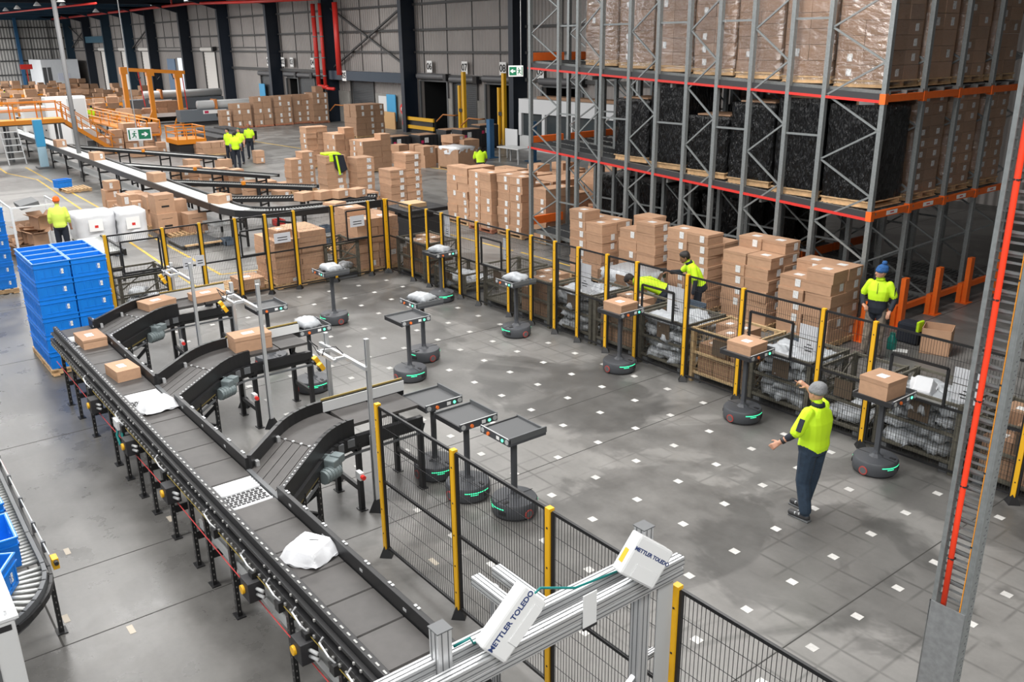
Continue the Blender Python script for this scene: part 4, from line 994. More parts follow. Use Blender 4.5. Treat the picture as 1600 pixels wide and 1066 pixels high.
# ------------------------------------------------------------------ plastic mailers
def pillow(name, l, w_, h, seed, m, n=14, ridge=0.):
    rnd = random.Random(seed); ph = [rnd.uniform(0, 6.3) for _ in range(8)]; fq = [rnd.uniform(2, 7) for _ in range(8)]
    bm = bmesh.new(); g = {}
    for s in (1, -1):
        for i in range(n+1):
            for j in range(n+1):
                u, v = i/n*2-1, j/n*2-1
                e = (1-abs(u)**3.2)*(1-abs(v)**3.2)
                if s < 0 and (i in (0, n) or j in (0, n)): g[s, i, j] = g[1, i, j]; continue
                wr = .12*math.sin(fq[0]*u*2+ph[0]+2*v)+.10*math.sin(fq[1]*v*2+ph[1]-u*2)+.06*math.sin(fq[2]*3*(u+v)+ph[2])
                z = h*.5+s*h*.5*(e**.42)*(1+wr*(1 if s > 0 else .2))
                if not e: z = h*.32+h*.25*math.sin(fq[3]*(u-v)*2+ph[3])
                xx = u*l/2*(1-.05*math.sin(fq[4]*v+ph[4])-.05*abs(v)); yy = v*w_/2*(1-.06*math.sin(fq[5]*u+ph[5]))
                g[s, i, j] = bm.verts.new((xx, yy, max(0.002, z)))
    for s in (1, -1):
        for i in range(n):
            for j in range(n):
                q = [g[s, i, j], g[s, i+1, j], g[s, i+1, j+1], g[s, i, j+1]]
                if s < 0: q.reverse()
                try: bm.faces.new(q)
                except ValueError: pass
    me = bpy.data.meshes.new(name); bm.to_mesh(me); bm.free(); me.materials.append(m)
    me.polygons.foreach_set('use_smooth', [True]*len(me.polygons)); return me
BAGS = [pillow('mailer_bag', .52, .38, .17, 3+k, BAG) for k in range(5)]
def boxbag(l, w_, h, m, n=26, seed=4):
    rnd = random.Random(seed); mb = MB()
    def cl(v): return max(0., min(1., v))
    for s in (1, -1):
        for i in range(n+1):
            for j in range(n+1):
                u, v = i/n*2-1, j/n*2-1
                e = min(cl((.98-abs(u))/.42), 1)*min(cl((.97-abs(v))/.30), 1)
                a = math.atan2(v, u)
                wr = .06*math.sin(7*a+1)*cl(1-e)+.04*math.sin(13*a)*cl(1-e)
                z = h*(.12+.88*min(1, e*1.25)**.8+wr) if s > 0 else .004+.10*h*(1-cl(e*3))*(1+math.sin(5*a))
                sc = 1+.07*math.sin(3*a+.6)*cl(1-e*2)
                mb.v.append((u*l/2*sc, v*w_/2*sc, max(z, .003)))
    N = (n+1)*(n+1)
    for s in (0, 1):
        for i in range(n):
            for j in range(n):
                q = (s*N+i*(n+1)+j, s*N+(i+1)*(n+1)+j, s*N+(i+1)*(n+1)+j+1, s*N+i*(n+1)+j+1); mb.f.append(q if not s else q[::-1]); mb.m.append(0)
    me = mb.mesh('mailer_bag', m); bm = bmesh.new(); bm.from_mesh(me); bmesh.ops.remove_doubles(bm, verts=bm.verts, dist=.0005); bm.to_mesh(me); bm.free(); return me
BIGW = boxbag(.46, .42, .15, BAGW)
LONGW = boxbag(.34, .44, .12, BAGW, seed=9) if True else pillow('mailer_bag', .36, .42, .13, 22, BAGW)
def bag(loc, rz, label, group, me=None, s=1., tilt=(0, 0)):
    o = inst('mailer_bag', me or random.choice(BAGS), loc, rz, None, (s, s, s), rot=(tilt[0], tilt[1], rz)); return tag(o, label, 'mailer bag', group)
b_ = bag((3.50, -7.13, ZB), .5, 'white plastic mailer lying on the belt near the scanner frame', 'mailers on the belt', BIGW, 1.0)
MB().box((.03, .05, .151), (.09, .012, .001), 0, Matrix.Rotation(.3, 3, 'Z')).build('print', TEXTK, b_)
bag((-1.03, -7.14, ZB+.01), .15, 'white plastic mailer on the rollers of the middle transfer', 'mailers on the belt', LONGW, 1.1)

# ------------------------------------------------------------------ blue totes
def tote_mesh():
    m = MB(); L_, W_, H_ = .40, .60, .33; t = .02
    # tapered walls (x = .40, y = .60)
    b = .006
    def ring(z, s): return [(-L_/2+s, -W_/2+s, z), (L_/2-s, -W_/2+s, z), (L_/2-s, W_/2-s, z), (-L_/2+s, W_/2-s, z)]
    lo, hi, hi2, lo2 = ring(0, b), ring(H_, 0), ring(H_, t), ring(.02, b+t)
    n = len(m.v); m.v += lo+hi+hi2+lo2
    for r0, r1 in ((0, 4), (4, 8), (8, 12)):
        for i in range(4): m.f.append((n+r0+i, n+r0+(i+1) % 4, n+r1+(i+1) % 4, n+r1+i)); m.m.append(0)
    m.f.append((n+3, n+2, n+1, n)); m.m.append(0); m.f.append((n+12, n+13, n+14, n+15)); m.m.append(0)
    return m.mesh('tote', TOTE)
TOTEM = tote_mesh()
def tote_rib():
    m = MB(); L_, W_, H_ = .40, .60, .33
    for z in (.325, .245): m.bx(-L_/2-.012, L_/2+.012, -W_/2-.012, -W_/2+.004, z-.012, z+.005).bx(L_/2-.004, L_/2+.012, -W_/2-.012, W_/2+.012, z-.012, z+.005).bx(-L_/2-.012, -L_/2+.004, -W_/2, W_/2, z-.012, z+.005).bx(-L_/2, L_/2, W_/2-.004, W_/2+.012, z-.012, z+.005)
    for y in (-.26, -.13, 0, .13, .26): m.bx(L_/2-.025, L_/2+.004, y-.008, y+.008, .04, .24)
    for x in (-.13, 0, .13): m.bx(x-.008, x+.008, -W_/2-.004, -W_/2+.025, .04, .24)
    m.bx(L_/2-.025, L_/2+.002, -.2, .2, .05, .065).bx(L_/2-.025, L_/2+.002, -.2, .2, .2, .215)
    return m.mesh('rib', TOTE)
RIBM = tote_rib()
RIMM = MB().bx(-.2, .2, -.302, -.29, .331, .336).bx(-.2, .2, .29, .302, .331, .336).bx(-.202, -.19, -.3, .3, .331, .336).bx(.19, .202, -.3, .3, .331, .336).mesh('rim', TOTE_RIM)
TLAB = MB().bx(.197, .203, .12, .18, .10, .19).mesh('label', LABELM)
def tote(loc, rz, label, group, lab=True, rim=True, sc=None):
    o = inst('tote', TOTEM, loc, rz, None, sc); tag(o, label, 'tote', group); inst('rib', RIBM, (0, 0, 0), 0, o)
    if rim: inst('rim', RIMM, (0, 0, 0), 0, o)
    if lab: inst('label', TLAB, (0, 0, 0), 0, o)
    return o
def tote_stack(xn, yn, nx, ny, nz, where, group, pal=True, hz=.33, sy=1.):
    if pal: pallet(xn-nx*.42/2, yn+ny*.62/2*sy, 0, 'wooden pallet under the '+where, sx=nx*.42/1.2*1.05, sy=ny*.62/1.0*1.02*sy)
    for ix in range(nx):
        for iy in range(ny):
            for k in range(nz):
                if ix and iy and k < nz-1: continue
                c = 'near corner pile' if not ix and not iy else ('front pile %s' % ('two', 'three', 'four')[iy-1] if not ix else ('side pile %s' % ('two', 'three', 'four', 'five')[ix-1] if not iy else 'inner pile %s and %s' % (('two', 'three', 'four', 'five')[ix-1], ('two', 'three', 'four')[iy-1])))
                tote((xn-.42*(ix+.5), yn+.62*sy*(iy+.5), PH+k*hz), 0, 'blue tote %s from top, %s, %s' % (ORD[nz-1-k], c, where), group, lab=(ix == 0), rim=(k == nz-1), sc=(1, sy, 1))
tote_stack(-6.78, -7.42, 4, 2, 6, 'stack at belt end', 'blue totes by the belt end')
tote_stack(-13.7, -8.0, 3, 2, 6, 'stack at left edge', 'blue totes at the left edge')
tote((-30.6, -2.1, PH), .3, 'single blue tote standing on a pallet in the aisle', None, lab=False)
for i, (x, y, rz) in enumerate(((.10, -9.42, .05), (.95, -9.42, 0), (1.72, -9.62, -.5))):
    o = tote((x, y, ZR+.01), rz+PI/2, ['blue tote cut by the left edge on the roller conveyor, farthest', 'blue tote on the roller conveyor, middle of three', 'blue tote on the curve of the roller conveyor beside the cabinet'][i], 'totes on the roller conveyor')

# ------------------------------------------------------------------ robots
def make_robot():
    t = thing('sorting_robot', 'x', 'robot', (0, 0, 0), world=False)
    MB().lathe([(.285, .025), (.30, .05), (.30, .19), (.285, .215), (.24, .222), (0.01, .224)], 64).build('base', ROBOT, t, autosmooth=True)
    MB().lathe([(.27, .0), (.27, .03)], 24).build('skirt', BLACKP, t)
    def arc(a0, a1, z, w_, r=.3045):
        m = MB(); n = 20
        for k in range(n):
            b0, b1 = a0+(a1-a0)*k/n, a0+(a1-a0)*(k+1)/n
            m.quad((r*math.cos(b0), r*math.sin(b0), z-w_/2), (r*math.cos(b1), r*math.sin(b1), z-w_/2), (r*math.cos(b1), r*math.sin(b1), z+w_/2), (r*math.cos(b0), r*math.sin(b0), z+w_/2))
        return m
    for c in (0, PI):
        arc(c-.75, c+.45, .165, .013).build('light_strip', GLOW, t); arc(c-.5, c-.15, .138, .010).build('light_strip', GLOW, t)
        MB().box((.298*math.cos(c+.35), .298*math.sin(c+.35), .11), (.02, .1, .05), 0, Matrix.Rotation(c+.35, 3, 'Z')).build('lidar_slot', BLACKP, t)
    RR = mat('wheel_ring_red', (.40, .06, .05), .5)
    for c in (-PI/2, PI/2):
        cx, cy = .285*math.cos(c), .285*math.sin(c); ex, ey = .308*math.cos(c), .308*math.sin(c)
        MB().tube([(cx, cy, .09), (ex, ey, .09)], .062, 16).build('wheel_ring', RR, t, autosmooth=True); MB().tube([(cx, cy, .09), (ex*1.008, ey*1.008, .09)], .046, 16).build('wheel_hub', GREYD, t, autosmooth=True)
    MB().bx(-.3, .3, -.003, .003, .222, .2265).build('seam', BLACKP, t)
    MB().bx(.16, .24, .06, .10, .222, .232).build('stop_pad', BLACKP, t)
    MB().lathe([(.10, .222), (.085, .235), (.05, .26), (.036, .31), (.034, .33)], 8).build('mast_foot', ROBOT, t)
    MB().bx(-.034, .034, -.028, .028, .25, 1.12).build('mast', ROBOT, t, bevel=.006)
    tr = MB().bx(-.29, .29, -.29, .29, 1.10, 1.145).build('tray', ROBOT, t, bevel=.006)
    MB().bx(-.275, .275, -.275, .275, 1.145, 1.152).build('tray_mat', TRAYM, tr)
    fp = MB().bx(.27, .30, -.295, .295, 1.105, 1.20).build('front_panel', ROBOT, tr, bevel=.006)
    MB().bx(.285, .30, -.29, .29, 1.20, 1.204).build('rim_edge', GREY, tr); MB().bx(-.295, -.28, -.295, .295, 1.145, 1.18).build('back_rim', GREYD, tr)
    MB().bx(-.295, .295, .275, .295, 1.14, 1.215).build('side_wall', GREYD, tr); MB().bx(-.295, .295, -.295, -.275, 1.10, 1.165).build('side_lip', BLACKP, tr)
    MB().tube([(.30, .16, 1.15), (.306, .16, 1.15)], .020, 12).build('status_lamp', DOT, tr)
    MB().tube([(.30, -.245, 1.153), (.304, -.245, 1.153)], .034, 12).tube([(.30, .248, 1.155), (.304, .248, 1.155)], .034, 12).build('round_badge', GREY, tr)
    MB().tube([(.30, -.12, 1.145), (.318, -.12, 1.148)], .024, 10).build('stop_button', mat('button_orange', (.75, .16, .03), .5), tr, autosmooth=True)
    MB().bx(.30, .303, .04, .10, 1.13, 1.175).build('panel_sticker', PAPER, tr)
    return t
RB = [(-6.43, -1.87, -PI/2, 'carrying a white mailer before the far fence', 'bag'), (-6.36, .87, 0, 'carrying a white mailer in the far right corner', 'bag'), (-3.22, -1.62, -PI/2, 'carrying a mailer, partly behind an empty tray', 'bag'),
      (-2.51, -2.37, 0, 'with an empty tray in the middle of the cell', None), (-3.15, -3.97, 0, 'carrying a mailer beyond the middle diverter', 'bag'), (-4.80, -4.02, 0, 'with an empty tray near the far diverter', None),
      (-3.22, .63, -PI/2, 'carrying a white mailer beside the empty cage', 'bag'), (-.41, .82, 0, 'carrying a flat carton beside the bending worker', 'box'), (2.41, .78, 0, 'carrying a carton left of the pointing man', 'box'),
      (4.70, .78, 0, 'carrying a large carton right of the pointing man', 'bigbox'), (.89, -4.06, 0, 'with an empty tray at the end of the nearest diverter', None), (1.67, -4.05, 0, 'with an empty tray, second of the three behind the near fence', None), (2.41, -3.84, -PI/2, 'with an empty tray, nearest the camera behind the near fence', None)]
rob0 = make_robot()
for i, (x, y, a, lb, load) in enumerate(RB):
    L_ = 'charcoal disc robot '+lb
    if i == 0: rob0.location = (x, y, 0); rob0.rotation_euler = (0, 0, a); rob0['label'] = L_; rob0['group'] = 'sorting robots'; r_ = rob0
    else: r_ = dup(rob0, (x, y, 0), a, L_)
    z = 1.153
    if load == 'bag': bag((x, y, z), random.uniform(-.4, .4), ['white mailer on the tray before the far fence', 'white mailer on the tray in the far right corner', 'white mailer on the tray half behind another robot', '', 'white mailer on the tray beyond the middle diverter', '', 'white mailer on the tray beside the empty cage'][i], 'mailers on robots', random.choice(BAGS), .92)
    if load == 'box': carton((x-.01, y, z), (.44, .42, .16), .02, ['flat carton on the robot beside the bending worker', 'carton on the robot left of the pointing man'][i-7], 'cartons on robots', top=True)
    if load == 'bigbox': carton((x-.03, y-.02, z), (.42, .44, .26), -.05, 'large square carton on the robot right of the pointing man', 'cartons on robots', top=True)

# ------------------------------------------------------------------ wire cages behind the fence
def cage(x0, x1, y0, y1, h, label, m=OLIVE, front=True, dropfront=False):
    t = thing('wire_cage', label, 'cage', ((x0+x1)/2, (y0+y1)/2, 0), group='wire cages')
    for x in (x0, x1):
        for y in (y0, y1): MB().bx(x-.035, x+.035, y-.035, y+.035, 0, h).build('corner_post', m, t)
    MB().bx(x0, x1, y0, y1, .14, .17).build('base_deck', OLIVE, t)
    for x in (x0+.12, x1-.12): MB().bx(x-.06, x+.06, y0, y1, 0, .13).build('skid', GREYD, t)
    zs = (.18, h*.55, h-.03)
    for (a, b, nm) in (((x0, y0), (x1, y0), 'front_side'), ((x1, y0), (x1, y1), 'right_side'), ((x0, y0), (x0, y1), 'left_side'), ((x0, y1), (x1, y1), 'back_side')):
        if nm == 'front_side' and not front: continue
        fr = MB()
        top = h if not (nm == 'front_side' and dropfront) else h*.55
        for z in zs:
            if z <= top: fr.bar((*a, z), (*b, z), .035, .04)
        if nm in ('right_side', 'left_side'): fr.bar((*a, .2), (*b, h-.05), .02, .025)
        o = fr.build(nm, m, t)
        wire_mesh(a, b, .18, top-.03, .075, .075, .004).build('wire_mesh', m, o, kind='stuff')
    MB().bx((x0+x1)/2-.12, (x0+x1)/2+.18, y0-.045, y0-.04, h*.62, h*.9).build('name_plate', mat('plate_brown', (.10, .07, .045), .6), t)
    return t
CG = [(-9.2, -7.95, 1.0, 'boxes', 'cage of large cartons in the fence corner'), (-7.45, -6.25, .55, 'fewbags', 'low cage with a layer of mailers behind the far fence posts'), (-5.38, -4.42, 1.0, None, 'empty cage behind the open hatch'),
      (-4.22, -3.12, 1.0, 'boxes', 'cage of cartons beside the mailer robot'), (-2.95, -1.85, 1.0, 'bags', 'cage of grey mailers, leftmost of the full ones'), (-1.72, -.62, 1.0, 'boxes', 'cage of cartons beside the bending worker'),
      (-.48, .62, 1.0, 'bags', 'cage of grey mailers below the bending worker'), (.78, 1.92, 1.0, 'boxes', 'cream cage of cartons with a swung side beside the scanning worker'), (2.05, 3.12, 1.0, 'bags', 'cage of grey mailers behind the carton robot'),
      (3.28, 4.12, 1.0, 'few', 'nearly empty cage behind the pointing man'), (4.30, 5.45, 1.05, 'bags', 'cage heaped with grey mailers at the right'), (5.68, 6.95, 1.0, 'boxes', 'cage of cartons at the right edge')]
for ci, (x0, x1, h, cont, lb) in enumerate(CG):
    y0, y1 = 1.44, 2.42
    cage(x0, x1, y0, y1, h, lb, RUST if ci == 7 else OLIVE)
    if cont == 'boxes':
        w_ = (x1-x0-.12)/3
        for i in range(3):
            for j in range(2):
                nk = 3 if (i+j) % 3 else 2
                for k in range(nk):
                    if j and k < nk-1: continue
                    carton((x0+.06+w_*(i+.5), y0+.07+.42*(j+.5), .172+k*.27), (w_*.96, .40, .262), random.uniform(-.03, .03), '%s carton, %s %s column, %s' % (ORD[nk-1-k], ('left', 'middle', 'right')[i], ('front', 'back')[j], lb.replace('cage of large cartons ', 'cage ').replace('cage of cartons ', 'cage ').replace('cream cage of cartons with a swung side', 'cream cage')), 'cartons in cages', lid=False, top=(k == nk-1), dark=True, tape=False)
    if cont in ('bags', 'few', 'fewbags'):
        nl = {'bags': 4, 'few': 1, 'fewbags': 1}[cont]
        for k in range(nl):
            for i in range(3):
                for j in range(2):
                    if cont == 'few' and (i+j) % 2: continue
                    if j == 1 and 0 < k < nl-1: continue
                    xx = x0+.26+(x1-x0-.52)*i/2; yy = y0+.27+.46*j
                    bag((xx+random.uniform(-.03, .03), yy+random.uniform(-.03, .03), .172+k*.20), random.uniform(0, 6.3), 'grey mailer, layer %s, %s %s, %s' % (('one', 'two', 'three', 'four', 'five')[k], ('left', 'middle', 'right')[i], ('front', 'back')[j], lb.replace('cage of grey mailers', 'cage').replace('cage heaped with grey mailers', 'heaped cage').replace('with a layer of mailers ', '').replace(', leftmost of the full ones', ' left of the cartons')), 'mailers in cages', None, random.uniform(1.0, 1.2), (random.uniform(-.2, .2), random.uniform(-.2, .2)))
bag((4.75, 1.72, .98), .4, 'bright white mailer on top of the heaped cage', 'mailers in cages', LONGW, 1.0, (.35, .1))
# cages behind the far fence
cage(-10.75, -9.66, -5.35, -4.28, .95, 'wire cage with white mailers behind the far fence by the gate'); cage(-10.6, -9.64, -.42, .48, .95, 'wire cage with mailers between the two stacks at the far fence')
for i, (x, y, z, g_) in enumerate(((-10.0, -4.95, .18, 'gate'), (-10.1, -4.55, .18, 'gate'), (-10.2, -4.85, .36, 'gate'), (-9.95, -.1, .18, 'stack'), (-10.0, .22, .18, 'stack'))):
    bag((x, y, z), i*1.3, ['white mailer, front left, in the cage by the gate', 'white mailer, front right, in the cage by the gate', 'white mailer on top in the cage by the gate', 'white mailer, left, in the cage between the stacks', 'white mailer, right, in the cage between the stacks'][i], 'mailers in cages')
# larger open cartons and second row behind the cages (between cages and workers)
def open_box(loc, d, rz, label, m=None, flaps=True, fill=None, group=None):
    t = thing('open_carton', label, 'carton', loc, rz, group, world=False)
    x, y, z = d[0]/2, d[1]/2, d[2]; th = .012
    MB().bx(-x, x, -y, -y+th, 0, z).bx(-x, x, y-th, y, 0, z).bx(-x, -x+th, -y, y, 0, z).bx(x-th, x, -y, y, 0, z).bx(-x, x, -y, y, 0, th).build('carton_body', m or CARD, t)
    if flaps:
        for (sx, sy) in ((1, 0), (-1, 0), (0, 1), (0, -1)):
            a = random.uniform(.2, 1.0); ln = min(d[0], d[1])*.42
            px_, py_ = sx*x, sy*y
            o = MB().bx(-.5*(d[1] if sx else d[0]), .5*(d[1] if sx else d[0]), 0, ln, -.004, .004).build('flap', m or CARD, t)
            o.location = (px_, py_, z); o.rotation_euler = (a-.1, 0, {(1, 0): -PI/2, (-1, 0): PI/2, (0, 1): 0, (0, -1): PI}[(sx, sy)])
    if fill: MB().bx(-x+.02, x-.02, -y+.02, y-.02, .02, z*.9).build('contents', fill, t)
    return t
open_box((2.75, 6.2, 0), (.52, .5, .5), .35, 'open brown carton on the floor beside the orange guard post', flaps=False)
# ------------------------------------------------------------------ pallet flow rack
rk = thing('pallet_rack', 'tall galvanised pallet flow rack with orange beams and red lane edges', 'rack', (-4, 8.6, 0))
UX = [-9.07, -7.89, -7.15, -6.27, -5.30, -4.39, -3.48, -2.62, -1.74, -.79, .05, 1.30]
UY = [5.8, 7.19, 8.58, 9.97, 11.36]
TOPZ = 8.8
um = MB().bx(-.045, .045, -.05, .05, 0, TOPZ).mesh('upright', GALV)
for yi, y in enumerate(UY):
    for xi, x in enumerate(UX):
        inst('upright', um, (x+4, y-8.6, 0), 0, rk)
        MB().bx(x-.08, x+.08, y-.08, y+.08, 0, .012).build('base_plate', GALVD, rk) if yi == 0 or xi == 11 else None
    for a in range(0, 12, 2):
        xa, xb = UX[a]+.045, UX[a+1]-.045; m = MB(); z = .35; k = 0
        while z < TOPZ-.6:
            p, q = ((xa, y, z), (xb, y, z+.62)) if k % 2 else ((xb, y, z), (xa, y, z+.62))
            m = MB().bar(p, q, .03, .035); m.build('brace', GALV, rk); z += .62; k += 1
        MB().bar((xa, y, .3), (xb, y, .3), .03, .035).build('brace', GALV, rk)
    for a in range(1, 11, 2):
        for z in (1.55, 3.9, 6.1):
            MB().bx(UX[a]+.04, UX[a+1]-.04, y-.02, y+.02, z-.02, z+.02).build('row_spacer', GALV, rk)
def lane_z(x, lev): return {2: (5.10, 4.66), 1: (2.98, 2.45), 0: (.60, .35)}[lev][0] + (x+9.07)/(10.37)*({2: -.44, 1: -.53, 0: -.25}[lev])
rollm = mat('lane_roller', (.13, .135, .14), .4, metal=.4)
for lev in (0, 1, 2):
    for yi in range(4):
        ya, yb = UY[yi]+.06, UY[yi+1]-.06
        for (y, mt, nm) in ((ya-.09, RED, 'lane_edge'), (yb-.04, GALVD, 'lane_rail'), ((ya+yb)/2, GALVD, 'lane_rail'), (ya+.05, GALVD, 'lane_rail')):
            if lev == 0 and mt is RED: continue
            if yi and mt is RED: mt = mat('lane_edge_red_dull', (.30, .03, .025), .5)
            dz_ = {0: 0, 1: .08, 2: .14}[lev] if mt is GALVD else 0
            MB().bar((-9.15, y, lane_z(-9.15, lev)-.06+dz_), (1.35, y, lane_z(1.35, lev)-.06+dz_), .035, .10 if mt is GALVD else .05).build(nm, mt, rk)
            if mt is RED: MB().bar((-9.15, y+.03, lane_z(-9.15, lev)+.02), (1.35, y+.03, lane_z(1.35, lev)+.02), .02, .12).build('lane_side', mat('lane_side_dark', (.035, .036, .038), .5), rk)
        # rollers: past counting, one piece of geometry per lane
        m = MB(); x = -9.0
        step = .11 if (yi == 0 or lev == 0) else .2
        while x < 1.3:
            z = lane_z(x, lev)+{0: 0, 1: .08, 2: .14}[lev]
            for (c0, c1) in ((ya+.06, (ya+yb)/2-.05), ((ya+yb)/2+.05, yb-.06)): m.tube([(x, c0, z-.03), (x, c1, z-.03)], .028, 5, 0, False)
            x += step
        m.build('lane_rollers', rollm, rk, kind='stuff')
# orange beams at both ends
for yi in range(4):
    ya, yb = UY[yi]+.05, UY[yi+1]-.05
    for z in (4.665, 2.475):
        MB().bx(1.27, 1.35, ya, yb, z-.07, z+.06).build('beam', ORANGE, rk)
        MB().bx(1.24, 1.36, ya-.11, ya, z-.11, z+.08).build('beam_connector', ORANGE, rk)
        if z < 3:
            o = MB().bx(1.351, 1.353, ya+.45, ya+.85, z-.045, z+.04).build('beam_label', PAPER, rk); MB().bx(1.353, 1.354, ya+.58, ya+.72, z-.015, z+.01).build('beam_print', RED, o)
    MB().bx(1.28, 1.36, ya, yb, .25, .37).build('beam', ORANGE, rk)
    for z in (5.28, 3.06, .80):
        if yi > 2 and z < 1: continue
        MB().bx(-9.12, -9.05, ya, yb-.15, z-.07, z+.16).build('end_stop_beam', ORANGE, rk)
    for xm, zz in ((-4.0, (4.8, 2.62)), (-6.7, (4.9, 2.75)), (-1.3, (4.75, 2.5))):
        for z in zz: MB().bx(xm-.03, xm+.03, ya, yb, z-.11, z-.02).build('cross_beam', GALVD, rk)
    for xm in (-5.0, -2.0): MB().bx(xm-.03, xm+.03, ya, yb, .58, .78).build('end_stop_beam', ORANGE, rk) if yi else None
# orange upright guards in front of the rack end
for i, y in enumerate((5.72, 7.12, 8.52, 9.9, 11.3)):
    t = thing('upright_guard', ['orange upright guard behind the blue beanie worker', 'orange upright guard beside the open carton', 'orange upright guard, third along the rack end', 'orange upright guard, fourth along the rack end', 'orange upright guard behind the cable riser'][i], 'guard', (1.5, y, 0), group='orange upright guards')
    MB().bx(1.46, 1.56, y-.1, y+.06, 0, 1.05 if i else .8).build('guard_post', ORANGE, t, bevel=.005); MB().bx(1.36, 1.46, y-.16, y+.1, 0, .45).build('guard_shield', ORANGE, t); MB().bx(1.35, 1.62, y-.18, y+.12, 0, .012).build('foot_plate', ORANGE, t)
# ------------------------------------------------------------------ loads in the rack
LCM = {}
def unit_card(d, dk):
    k = (d, dk)
    if k not in LCM: LCM[k] = (MB().box((0, 0, d[2]/2), (d[0]*.985, d[1]*.985, d[2]*.975)).mesh('carton_block', CARD_D if dk else CARD), MB().bx(-d[0]*.08, d[0]*.12, -d[1]/2-.004, -d[1]/2, d[2]*.25, d[2]*.75).mesh('label', LABELM), MB().bx(d[0]/2, d[0]/2+.004, -d[1]*.05, d[1]*.17, d[2]*.25, d[2]*.75).mesh('label', LABELM))
    return LCM[k]
def wavy(x0, x1, y0, y1, z0, z1, amp, seed, n=9, nz=12, taper=0.):
    """stretch film hugging a load: rippled open-bottomed skin"""
    rnd = random.Random(seed); m = MB(); pts = []
    per = []
    for i in range(n): per.append((x0+(x1-x0)*i/n, y0, 0, -1))
    for i in range(n): per.append((x1, y0+(y1-y0)*i/n, 1, 0))
    for i in range(n): per.append((x1-(x1-x0)*i/n, y1, 0, 1))
    for i in range(n): per.append((x0, y1-(y1-y0)*i/n, -1, 0))
    P = len(per); base = 0
    for k in range(nz+1):
        z = z0+(z1-z0)*k/nz
        for (x, y, nx_, ny_) in per:
            a = rnd.uniform(-amp, amp)+amp; m.v.append((x+nx_*a, y+ny_*a, z+rnd.uniform(-.01, .01)))
    for k in range(nz):
        for i in range(P): m.f.append((k*P+i, k*P+(i+1) % P, (k+1)*P+(i+1) % P, (k+1)*P+i)); m.m.append(0)
    return m, P, nz
def carton_load(x, y, z, h, label, group, dk=False, film=True, nx=2, ny=2, w=1.12, dpt=1.08, lh=.27, lab=.5, tilt=0.):
    """shrink-wrapped cartons on a pallet; x, y centre; parts in local space"""
    t = thing('wrapped_pallet', label, 'pallet load', (x, y, z), 0, group, world=False)
    t.rotation_euler = (0, tilt, 0)
    MB().bx(-w/2-.02, w/2+.02, -dpt/2-.02, dpt/2+.02, .11, .135).bx(-w/2-.02, w/2+.02, -dpt/2-.02, dpt/2+.02, 0, .02).bx(-w/2, w/2, -dpt/2, -dpt/2+.1, .02, .11).bx(-w/2, w/2, -.05, .05, .02, .11).bx(-w/2, w/2, dpt/2-.1, dpt/2, .02, .11).build('pallet_base', WOOD, t)
    d = (w/nx, dpt/ny, lh); cm, ly, lx = unit_card(d, dk)
    nz = int(h/lh)
    for k in range(nz):
        for i in range(nx):
            for j in range(ny):
                if i != nx-1 and j != 0 and k != nz-1: continue
                o = inst('carton_block', cm, (-w/2+d[0]*(i+.5)+random.uniform(-.008, .008), -dpt/2+d[1]*(j+.5)+random.uniform(-.008, .008), .136+k*lh), 0, t)
                if random.random() < lab:
                    if i == nx-1: inst('label', lx, (0, 0, 0), 0, o)
                    elif j == 0: inst('label', ly, (0, 0, 0), 0, o)
    if film:
        m, P, n_ = wavy(-w/2-.006, w/2+.006, -dpt/2-.006, dpt/2+.006, .06, .136+nz*lh+.01, .012, random.randint(0, 999))
        m.build('stretch_film', FILM, t, smooth=True)
    return t
def black_load(x, y, z, h, label, group, w=1.08, dpt=1.06, cap=True):
    t = thing('black_wrapped_pallet', label, 'pallet load', (x, y, z), 0, group, world=False)
    MB().bx(-w/2-.03, w/2+.03, -dpt/2-.03, dpt/2+.03, .11, .135).bx(-w/2-.03, w/2+.03, -dpt/2-.03, dpt/2+.03, 0, .02).bx(-w/2, w/2, -dpt/2, -dpt/2+.1, .02, .11).bx(-w/2, w/2, dpt/2-.1, dpt/2, .02, .11).build('pallet_base', WOOD, t)
    m, P, n_ = wavy(-w/2, w/2, -dpt/2, dpt/2, .12, h, .016, random.randint(0, 999), 14, 18)
    k = n_*P
    m.f.append(tuple(range(k, k+P))); m.m.append(0)
    m.build('black_film', FILMB, t, smooth=True)
    if cap: MB().box((0, 0, h+.02), (w*.8, dpt*.75, .03), 0, Matrix.Rotation(random.uniform(-.1, .1), 3, 'Z')).build('top_sheet', CARD, t)
    return t
lanew = ['first', 'second', 'third', 'fourth']
posn = ['nearest the rack end', 'second from the rack end', 'third from the rack end', 'fourth from the rack end', 'fifth from the rack end', 'sixth from the rack end', 'seventh from the rack end']
for yi in range(4):
    yc = (UY[yi]+UY[yi+1])/2
    for p in range(7 if yi == 0 else (3 if yi < 3 else 2)):
        x = .62-p*1.19 if yi != 0 else .60-p*1.2
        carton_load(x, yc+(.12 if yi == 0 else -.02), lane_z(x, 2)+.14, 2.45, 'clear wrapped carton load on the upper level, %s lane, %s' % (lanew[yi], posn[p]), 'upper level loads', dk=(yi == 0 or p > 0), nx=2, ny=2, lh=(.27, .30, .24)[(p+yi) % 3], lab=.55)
hts = [1.95, 1.95, 1.75, 1.35, 1.95, 1.5]
for p, h in enumerate(hts):
    x = .62-p*1.2
    black_load(x, 6.53, lane_z(x, 1)+.08, h, 'black wrapped load on the middle level, first lane, %s' % posn[p], 'middle level black loads', cap=(p != 0))
for p in (1, 3, 5): black_load(.62-p*1.2, 7.87, lane_z(.62-p*1.2, 1), 1.6, 'black wrapped load on the middle level, second lane, %s' % posn[p], 'middle level black loads')
